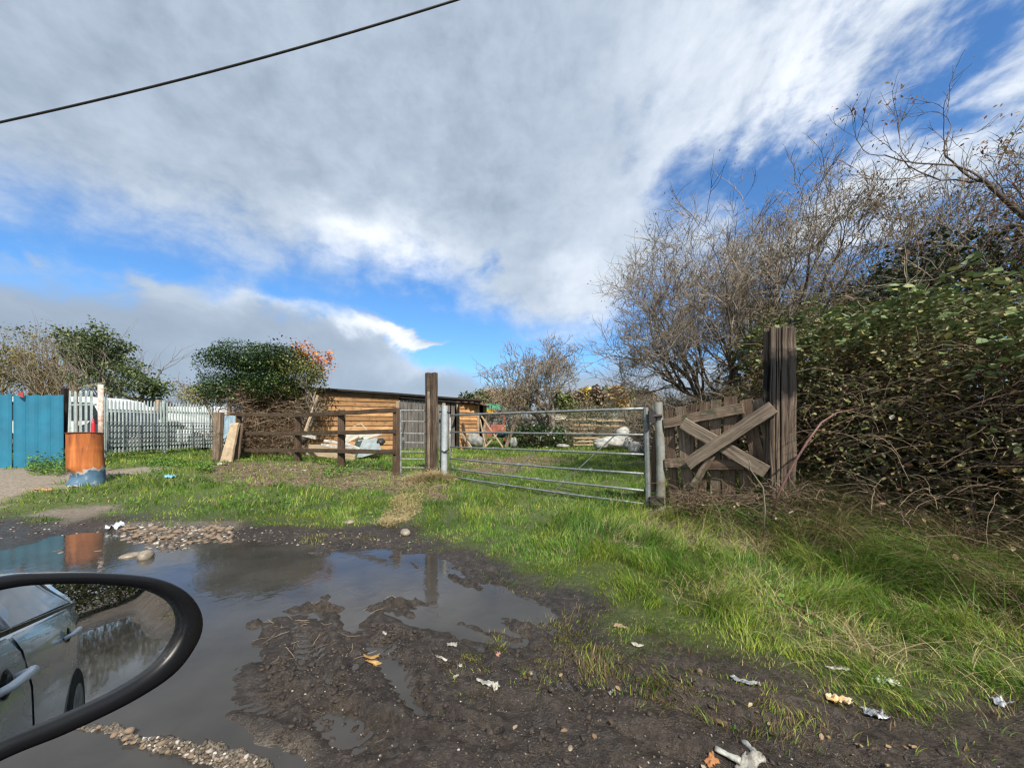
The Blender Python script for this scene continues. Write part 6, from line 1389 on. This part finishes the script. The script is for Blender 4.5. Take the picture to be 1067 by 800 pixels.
for i, (nm, px, py, sx, sy, sz, mt, rot, lab, cat, curl) in enumerate([
    ('fruit_skin', 387, 686, .075, .018, .006, gold, 8, 'yellow brown curled skin at the edge of the dark puddle', 'fruit skin', .5),
    ('fruit_skin', 389, 691, .085, .02, .006, gold, -4, 'second strip of brown skin just below the yellow one', 'fruit skin', .5),
    ('plastic_strip', 460, 686, .075, .012, .004, wclean, -35, 'curved white plastic strip lying on mud below the right puddle', 'plastic strip', .8),
    ('torn_wrapper', 505, 712, .09, .02, .008, wpaper, -32, 'long torn white wrapper on the bare mud', 'wrapper', .2),
    ('paper_scrap', 516, 717, .03, .03, .015, wclean, 40, 'crumpled white scrap at the lower end of the torn wrapper', 'paper scrap', .2),
    ('paper_scrap', 475, 705, .03, .012, .006, wclean, 30, 'tiny white scrap above the long torn wrapper', 'paper scrap', .2),
    ('paper_scrap', 480, 694, .02, .015, .01, wpaper, 80, 'greyish scrap beside the curved plastic strip', 'paper scrap', .2),
    ('pink_scrap', 519, 683, .02, .02, .012, plain('pink_brown_scrap', (.45, .24, .18), .6), 60, 'small pinkish scrap by the grass tuft at the puddle edge', 'scrap', .1),
    ('plastic_film', 471, 672, .05, .025, .008, greysc, 10, 'grey translucent film lying just below the right puddle', 'plastic film', .1),
    ('paper_scrap', 401, 661, .02, .015, .01, wclean, 10, 'white scrap on the mud ridge left of the post reflection', 'paper scrap', .1),
    ('dead_leaf', 647, 653, .07, .03, .01, plain('tan_leaf', (.36, .26, .18), .7, c2=(.22, .15, .10)), -10, 'large tan dead leaf at the edge between grass and mud', 'leaf', .3),
    ('paper_scrap', 664, 673, .06, .02, .008, wclean, -30, 'white torn scrap just right of the large tan leaf', 'paper scrap', .2),
    ('grey_rag', 637, 723, .03, .02, .012, greysc, 20, 'small pale grey rag in the middle of the mud', 'rag', .1),
    ('foil_wrapper', 777, 712, .10, .035, .012, foil, -25, 'crumpled silver wrapper at the grass edge', 'wrapper', .2),
    ('torn_carton', 874, 731, .075, .05, .02, cart, -15, 'cream and orange torn carton on the mud at the right', 'carton', .5),
    ('crushed_can', 911, 746, .07, .045, .022, foil, -15, 'crushed silver blue can right of the torn carton', 'can', .4),
    ('plastic_bag', 924, 711, .09, .05, .018, plain('pale_green_plastic', (.52, .56, .44), .4, c2=(.30, .33, .24), scale=20), -20, 'pale crumpled plastic bag lying in the grass at the right', 'plastic bag', .2),
    ('paper_scrap', 873, 697, .09, .018, .006, wclean, -12, 'thin white scrap in grass above the torn carton', 'paper scrap', .2),
    ('paper_scrap', 905, 706, .05, .015, .006, wclean, -40, 'short white strip in grass left of the plastic bag', 'paper scrap', .2),
    ('plastic_scrap', 1043, 733, .06, .04, .02, foil, 10, 'small glinting plastic scrap in grass at the far right', 'plastic scrap', .2),
    ('clear_bottle', 120, 550, .14, .08, .05, plain('cloudy_plastic', (.60, .64, .68), .25, c2=(.35, .38, .42), scale=30), 30, 'crushed cloudy plastic bottle on the rubble at the puddle edge', 'bottle', .2),
    ('blue_carton', 178, 498, .17, .10, .05, plain('light_blue_plastic', (.22, .48, .62), .4, c2=(.14, .34, .46)), 5, 'small light blue carton lying in the short grass', 'carton', .2),
    ('paper_scrap', 232, 485, .22, .1, .05, wclean, 5, 'crumpled white scrap in front of the leaning tan slab', 'paper scrap', .2),
    ('paper_scrap', 305, 490, .14, .06, .03, wclean, 5, 'left white scrap in the brown litter before the rail fence', 'paper scrap', .2),
    ('paper_scrap', 317, 491, .12, .06, .03, wclean, 35, 'right white scrap in the brown litter before the rail fence', 'paper scrap', .2),
    ('orange_scrap', 48, 511, .25, .07, .02, plain('orange_scrap', (.62, .30, .14), .6), 20, 'faded orange scrap in the grass left of the rusty drum', 'scrap', .1),
    ('paper_scrap', 76, 508, .1, .06, .03, wclean, 20, 'white scrap in the grass just left of the rusty drum base', 'paper scrap', .2)]):
    g = G(px, py); crumple(nm, g, sx, sy, sz, mt, lab, cat, seed=i, rot=rot, curl=curl*.3)
# split white container in two pieces at the bottom edge
def tubeshell(name, p0, p1, r0, r1, mat, label, cat, seed):
    rg = np.random.default_rng(seed); g0, g1 = G(*p0), G(*p1); lps = []
    for i in range(9):
        q = i/8; c = g0.lerp(g1, q); r_ = (r0+(r1-r0)*q)*(1+.12*math.sin(q*9)); d = (g1-g0).normalized(); s_ = d.cross(Vector((0, 0, 1))).normalized()
        lps.append([c+Vector((0, 0, r_*.6))+s_*r_*math.cos(a_)*(1+.15*rg.normal()*.5)+Vector((0, 0, 1))*r_*.6*math.sin(a_)*(1+.25*rg.normal()*.4) for a_ in np.linspace(0, 2*math.pi, 13)[:-1]])
    return tag(MB().ring(lps).build(name, mat, None, True, origin=g0), label, cat)
tubeshell('plastic_bottle', (745, 781), (772, 797), .010, .014, wpaper, 'squashed dirty white plastic bottle at the bottom edge of the mud', 'bottle', 3)
tubeshell('cardboard_tube', (775, 773), (787, 786), .011, .009, greysc, 'grey squashed tube above the dirty white bottle', 'tube', 4)
crumple('torn_wrapper', G(782, 796), .09, .04, .010, wpaper, 'torn white wrapper right of the squashed white bottle', 'wrapper', seed=61, rot=20)
crumple('dead_leaf', G(741, 793), .04, .03, .012, plain('orange_leaf', (.40, .18, .07), .7), 'small orange brown leaf left of the dirty white bottle', 'leaf', seed=62, rot=20)
# stones
stone_m = island('rubble_stone', [(0, (.08, .055, .038)), (.5, (.18, .13, .09)), (.85, (.30, .23, .165)), (1, (.38, .33, .26))], rough=.85)
def stone(px, py, s, label, group=None, seed=0, m=stone_m, flat=.55, dz=0):
    g = G(px, py); rg = np.random.default_rng(seed)
    o = blobs('stone', np.array([[g.x, g.y, g.z+s*.18+dz]]), [s], m, rg=rg, flat=flat, rough=.10 if seed < 100 else .2, origin=g)
    
    if seed < 100: sm = o.modifiers.new('soft', 'SUBSURF'); sm.levels = 1; sm.render_levels = 1
    return tag(o, label, 'stone', group)
grey_st = plain('pale_wet_stone', (.30, .26, .20), .5, c2=(.16, .13, .10), scale=20, bump=.3)
stone(137, 584, .085, 'left of two flat pale stones standing in the puddle', seed=1, m=grey_st, dz=.03); stone(152, 585, .10, 'right of two flat pale stones standing in the puddle', seed=2, m=grey_st, dz=.03)
stone(729, 700, .028, 'lumpy tan clod of earth at the grass edge', seed=3); stone(422, 556, .07, 'pale rounded stone at the grass edge above the right puddle', seed=4, m=grey_st); stone(364, 545, .06, 'small pale stone in the sparse grass below the rail fence', seed=5, m=grey_st)
stone(438, 651, .014, 'small grey stone on mud just below the right puddle', seed=6, m=grey_st); stone(553, 701, .012, 'small beige stone below the grass tufts', seed=7, m=grey_st); stone(594, 780, .014, 'tan pebble near the bottom edge of the mud', seed=8, m=grey_st)
rgs = np.random.default_rng(44)
for i in range(120):
    if i < 70: px, py = rgs.uniform(128, 242), rgs.uniform(548, 567)
    elif i < 96: px, py = rgs.uniform(56, 114), rgs.uniform(569, 581)
    else: px, py = rgs.uniform(95, 270), 0; py = 756+(px-88)*.27+rgs.normal()*3
    s = rgs.uniform(.015, .042) if i < 96 else rgs.uniform(.006, .014)
    stone(px, py, s, 'brown broken rubble stone lying at the margins of the puddle', 'rubble stones around the puddle', seed=100+i)
slabm = plain('tan_sand_slab', (.34, .27, .20), .9, c2=(.22, .17, .13), scale=8, bump=.6)
# ------------------------------------------------------------ junk heap against the shed
def plank(name, p0, Y0, p1, Y1, w, t_, mt, label, cat='plank', up=(0, 0, 1), jit=.003):
    a = P(*p0, Y0); b_ = P(*p1, Y1); z_ = hgt(a.x, a.y)
    return tag(MB().beam(a, b_, w, t_, up=up, jit=jit, n=5).build(name, mt, None, origin=(a.x, a.y, z_)), label, cat)
whitew = plain('flaking_white_wood', (.66, .66, .62), .6, c2=(.34, .31, .27), scale=12, bump=.3)
plank('white_plank', (338, 459), 9.6, (365, 463.5), 9.4, .06, .04, whitew, 'upper white plank on the heap between the middle fence posts')
plank('white_plank', (335, 463.5), 9.5, (368, 467), 9.3, .06, .04, whitew, 'middle white plank on the heap between the middle fence posts')
plank('white_plank', (364, 463.5), 9.4, (375, 468), 9.3, .06, .04, whitew, 'short sloping white plank at the right end of the heap')
plank('white_plank', (315, 453), 10.0, (329, 456), 9.9, .08, .04, whitew, 'short white board leaning left on the junk heap')
plank('board', (318, 470), 9.5, (370, 477), 9.3, .16, .03, MW['pale'], 'pale dirty board lying along the bottom of the heap', 'board')
plank('board', (322, 466), 9.7, (352, 467), 9.6, .14, .05, MW['pale'], 'beige board across the middle of the heap', 'board')
def sheet(name, corners, mat, label, cat='sheet', bump_=.05, seed=0, nx=9, th_=.02):
    """warped sheet through four (px,py,Y) corners"""
    c = [P(*k) for k in corners]; V = []
    for j in range(nx):
        for i in range(nx):
            u, v = i/(nx-1), j/(nx-1); p = (c[0]*(1-u)+c[1]*u)*(1-v)+(c[3]*(1-u)+c[2]*u)*v
            d = float(fbm(np.array([u*3+seed]), np.array([v*3]), seed, 3)[0])*bump_; V.append(p+Vector((d*.4, d, d*.6)))
    n0 = len(V); Fs = [(j*nx+i, j*nx+i+1, (j+1)*nx+i+1, (j+1)*nx+i) for j in range(nx-1) for i in range(nx-1)]
    V2 = [v+Vector((0, th_, 0)) for v in V]; bd = list(range(nx))+[i*nx+nx-1 for i in range(1, nx)]+[(nx-1)*nx+i for i in range(nx-2, -1, -1)]+[i*nx for i in range(nx-2, 0, -1)]
    o = MB().add(V+V2, Fs+[tuple(k+n0 for k in f[::-1]) for f in Fs]+[(bd[i], bd[i-1], bd[i-1]+n0, bd[i]+n0) for i in range(len(bd))]).build(name, mat, None, origin=(c[0].x, c[0].y, hgt(c[0].x, c[0].y)))
    return tag(o, label, cat)
gs = plain('blue_grey_sheet', (.32, .37, .38), .6, c2=(.20, .24, .25), scale=5); cs = plain('cream_sheet', (.52, .50, .42), .7, c2=(.32, .30, .24), scale=5)
sheet('grey_sheet', [(372, 477, 9.6), (398, 471, 9.4), (392, 456, 10.0), (378, 458, 10.0)], gs, 'bent blue grey sheet at the right of the junk heap', seed=2)
sheet('cream_sheet', [(373, 460, 10.0), (399, 452, 10.2), (396, 448, 10.5), (374, 449, 10.5)], cs, 'cream sheet above the bent blue grey sheet', seed=3)
sheet('grey_sheet', [(360, 462, 10.1), (374, 455, 10.1), (372, 448, 10.6), (361, 450, 10.6)], cs, 'greyish panel left of the cream sheet on the heap', seed=4)
sheet('dark_tarpaulin', [(368, 476, 9.75), (384, 477, 9.75), (378, 455, 10.1), (370, 458, 10.1)], plain('dark_green_tarp', (.05, .08, .07), .6, c2=(.025, .035, .03)), 'dark green tarpaulin beneath the grey sheet', 'tarpaulin', seed=5)
plank('timber_strip', (357, 449), 10.6, (376, 441), 10.7, .03, .03, MW['pale'], 'left pale strip of the small peaked frame on the heap', 'strip'); plank('timber_strip', (376, 441), 10.7, (385, 452), 10.6, .03, .03, MW['pale'], 'right pale strip of the small peaked frame on the heap', 'strip')
b0 = onground(394, 9.9)
tag(blobs('tyre_scrap', np.array([tuple(P(396, 460, 9.9))]), [.13], blackm, rg=np.random.default_rng(4), rough=.2, origin=b0), 'dark lump of scrap at the right end of the junk heap', 'scrap')
plank('dead_branch', (318, 449), 9.9, (331, 412), 10.2, .05, .05, MW['pale'], 'pale broken branch leaning up in front of the shed wall', 'branch')
# ------------------------------------------------------------ things in the field beyond the gate
def sack(name, px, py, Y, rx, ry, rz, mat, label, cat, seed, tilt=0):
    c = P(px, py, Y); rg = np.random.default_rng(seed); nu, nv = 26, 14; V = []; 
    for j in range(nv+1):
        ph = math.pi*j/nv
        for i in range(nu):
            th = 2*math.pi*i/nu; v = np.array([math.sin(ph)*math.cos(th), math.sin(ph)*math.sin(th), math.cos(ph)])
            v = np.sign(v)*np.abs(v)**.8
            d = 1+.26*float(fbm(np.array([v[0]*2+seed+v[2]]), np.array([v[1]*2+v[2]*2]), seed, 4)[0])
            p = v*d*[rx, ry, rz]; V.append((c.x+p[0]*math.cos(tilt)-p[2]*math.sin(tilt), c.y+p[1], c.z+p[0]*math.sin(tilt)+p[2]*math.cos(tilt)))
    Fs = [(j*nu+i, (j+1)*nu+i, (j+1)*nu+(i+1) % nu, j*nu+(i+1) % nu) for j in range(nv) for i in range(nu)]
    return tag(MB().add(V, Fs).build(name, mat, None, True, origin=(c.x, c.y, hgt(c.x, c.y))), label, cat)
bagw = plain('white_woven_bag', (.52, .52, .49), .7, c2=(.26, .25, .23), scale=8, bump=.5, bs=.03); bagg = plain('grey_bag', (.34, .35, .33), .7, c2=(.16, .16, .15), scale=8, bump=.6, bs=.03)
sack('bulk_bag', 495, 459, 13.2, .30, .25, .24, bagg, 'grey white sack slumped before the lean-to', 'sack', 1, -.35)
sack('bulk_bag', 640, 460.5, 12.6, .62, .4, .20, bagw, 'large low white bag lying in the grass left of the hedge', 'sack', 2, .08)
sack('bulk_bag', 649, 451, 13.0, .24, .25, .20, bagw, 'smaller white bag heaped on top of the large low one', 'sack', 3, .5)
sack('bulk_bag', 626, 463.5, 12.4, .22, .2, .12, bagg, 'small grey bag at the left end of the large white one', 'sack', 4)
sack('bulk_bag', 664, 467, 9.6, .20, .2, .17, bagw, 'round white bag just left of the field gate stile', 'sack', 5)
sack('bulk_bag', 680, 466, 9.2, .24, .2, .20, bagg, 'dirty grey bag with dark folds behind the field gate stile', 'sack', 6)
sack('white_ball', 563, 457, 14.2, .10, .1, .12, bagw, 'small white bundle on the brown debris pile', 'bundle', 7)
sack('white_bundle', 535, 461, 13.6, .13, .1, .18, bagg, 'pale pointed bundle right of the crossed planks', 'bundle', 8)
sack('blue_bundle', 521, 452.5, 14.3, .30, .2, .11, plain('dark_blue_tarp', (.07, .12, .19), .6, c2=(.03, .05, .08)), 'dark blue tarpaulin bundle between the crossed planks', 'bundle', 9)
plank('timber_plank', (500, 431), 13.6, (524, 466), 13.3, .045, .045, MW['pale'], 'thin pale plank sloping down to the right beside the lean-to'); plank('timber_plank', (499, 432), 13.7, (506, 466), 13.4, .06, .04, MW['pale'], 'steep pale plank leaning on the lean-to'); plank('timber_plank', (540, 431), 13.7, (527, 466), 13.4, .12, .05, MW['grey'], 'broad grey plank leaning left in the far field'); plank('timber_plank', (527, 443), 13.8, (504, 467), 13.4, .05, .04, MW['pale'], 'plank crossing the thin pale one near the ground')
plank('timber_board', (482, 441), 13.0, (487, 468), 12.7, .20, .03, MW['greydark'], 'dark board leaning left on the lean-to wall', 'board'); plank('timber_board', (481, 452), 12.9, (492, 468), 12.6, .09, .03, MW['pale'], 'short pale board beside the dark leaning board', 'board')
rgd = np.random.default_rng(71)
dp = thing('debris_pile', 'long brown heap of branches and scrap at the far side of the field', 'debris pile', onground(562, 14.6))
Cq = [tuple(P(rgd.uniform(540, 592), 464-rgd.uniform(0, 10), rgd.uniform(14, 14.8))) for _ in range(700)]; ps, rs = arcs(np.array(Cq), rgd, .2, .8, .008, up0=.0, sag=.5); tubes('branches', ps, rs, twig_dark, dp)
leaves('leaves', np.array(Cq)+rgd.normal(size=(700, 3))*.1, rgd.uniform(.06, .14, 700), island('heap_leaf', [(0, (.10, .05, .035)), (.5, (.22, .12, .08)), (1, (.36, .24, .16))]), dp, rng=rgd)
def pallet(px, py, Y, w, h, label):
    c = P(px, py, Y); root = thing('pallet', label, 'pallet', (c.x, c.y, hgt(c.x, c.y)))
    for k in range(3): MB().box((c.x-w/2, c.y-.02, c.z-h/2+k*h/2.3), (c.x+w/2, c.y, c.z-h/2+k*h/2.3+h*.2)).build('slat', MW['pale'], root)
    for k in range(4): MB().box((c.x-w/2+k*(w-.08)/3, c.y+.005, c.z-h/2), (c.x-w/2+k*(w-.08)/3+.08, c.y+.09, c.z+h/2)).build('block', MW['grey'], root)
pallet(611, 460, 14.8, 1.0, .30, 'lower upright pallet at the end of the field'); pallet(608, 447, 15.2, 1.0, .36, 'upper pale pallet behind the lower one')
ff = thing('field_fence', 'broken pale two rail fence across the far end of the field', 'wooden fence', onground(600, 16))
for px in (548, 566, 592, 622, 648, 664): g = onground(px, 16); MB().beam((g.x, g.y, g.z-.1), (g.x, g.y, g.z+1.0+.1*math.sin(px)), .10, .08, up=(1, 0, 0)).build('post', MW['railpost'], ff)
for py in (437.5, 443.5):
    for a_, b_ in ((530, 566), (566, 592), (592, 622), (622, 664)): MB().beam(P(a_, py+rgd.uniform(-.6, .6), 15.95), P(b_, py+rgd.uniform(-.6, .6), 15.95), .09, .03, jit=.004, n=4).build('rail', MW['pale'], ff)
scr = thing('rust_brush', 'rusty brown bramble scrub before the broken field fence', 'brush', onground(635, 15.4))
Cq = [tuple(P(rgd.uniform(548, 668), 456-rgd.uniform(-6, 11), rgd.uniform(15.0, 15.8))) for _ in range(900)]; ps, rs = arcs(np.array(Cq), rgd, .2, .7, .006, up0=.2, sag=.5); tubes('stems', ps, rs, twig_m, scr)
leaves('leaves', np.array(Cq)+rgd.normal(size=(900, 3))*.1, rgd.uniform(.05, .10, 900), island('rust_leaf', [(0, (.10, .05, .03)), (.4, (.20, .10, .06)), (.7, (.10, .11, .04)), (1, (.34, .20, .12))]), scr, rng=rgd)
# coloured play shelter beyond the shed
c = onground(513, 19.5); ps_ = thing('play_canopy', 'green and yellow play canopy on red posts right of the lean-to roof', 'canopy', c)
t_ = P(513, 425, 19.5)
mb = MB(); mb.ring([[(t_.x+x*s_, t_.y+y_*s_, t_.z+dz) for x, y_ in ((-.75, -.5), (0, -.62), (.75, -.5), (.75, .5), (0, .6), (-.75, .5))] for s_, dz in ((1.0, -.12), (.95, -.02), (.55, .16), (.15, .24))]); mb.build('canopy_roof', plain('green_tarp', (.05, .26, .14), .6, c2=(.03, .15, .09)), ps_)
mb = MB(); mb.ring([[(t_.x-.25+x*s_, t_.y-.66+y_, t_.z+dz) for x, y_ in ((-.55, 0), (.45, 0), (.45, .08), (-.55, .08))] for s_, dz in ((1, -.34), (1.05, -.22), (.8, -.10))]); mb.build('valance', plain('yellow_tarp', (.80, .42, .03), .6, c2=(.62, .28, .02)), ps_)
for x in (-.6, .6): MB().beam((t_.x+x, t_.y-.45, c.z-.05), (t_.x+x, t_.y-.45, t_.z-.1), .08, .08, up=(1, 0, 0)).build('post', plain('red_paint', (.40, .08, .05), .6), ps_)
MB().box((t_.x-.6, t_.y-.5, c.z+.25), (t_.x+.7, t_.y-.46, c.z+.85)).build('side_panel', plain('faded_red_panel', (.38, .13, .09), .7, c2=(.24, .07, .05)), ps_)
sheet('pale_board', [(566, 437, 17), (590, 437, 17), (590, 432, 17), (566, 432.5, 17)], cs, 'long pale board behind the far pallets', 'board', seed=9)

sack('bulk_bag', 586, 464.5, 13.4, .22, .2, .07, bagg, 'flat grey bag at the right end of the debris pile', 'sack', 21)
sack('feed_bag', 655, 463.5, 11.6, .16, .2, .14, bagg, 'grey bag between the two white heaps by the hedge', 'sack', 22)
plank('timber_plank', (575, 447), 14.9, (600, 452), 14.8, .08, .04, MW['pale'], 'loose pale plank lying left of the pallets')
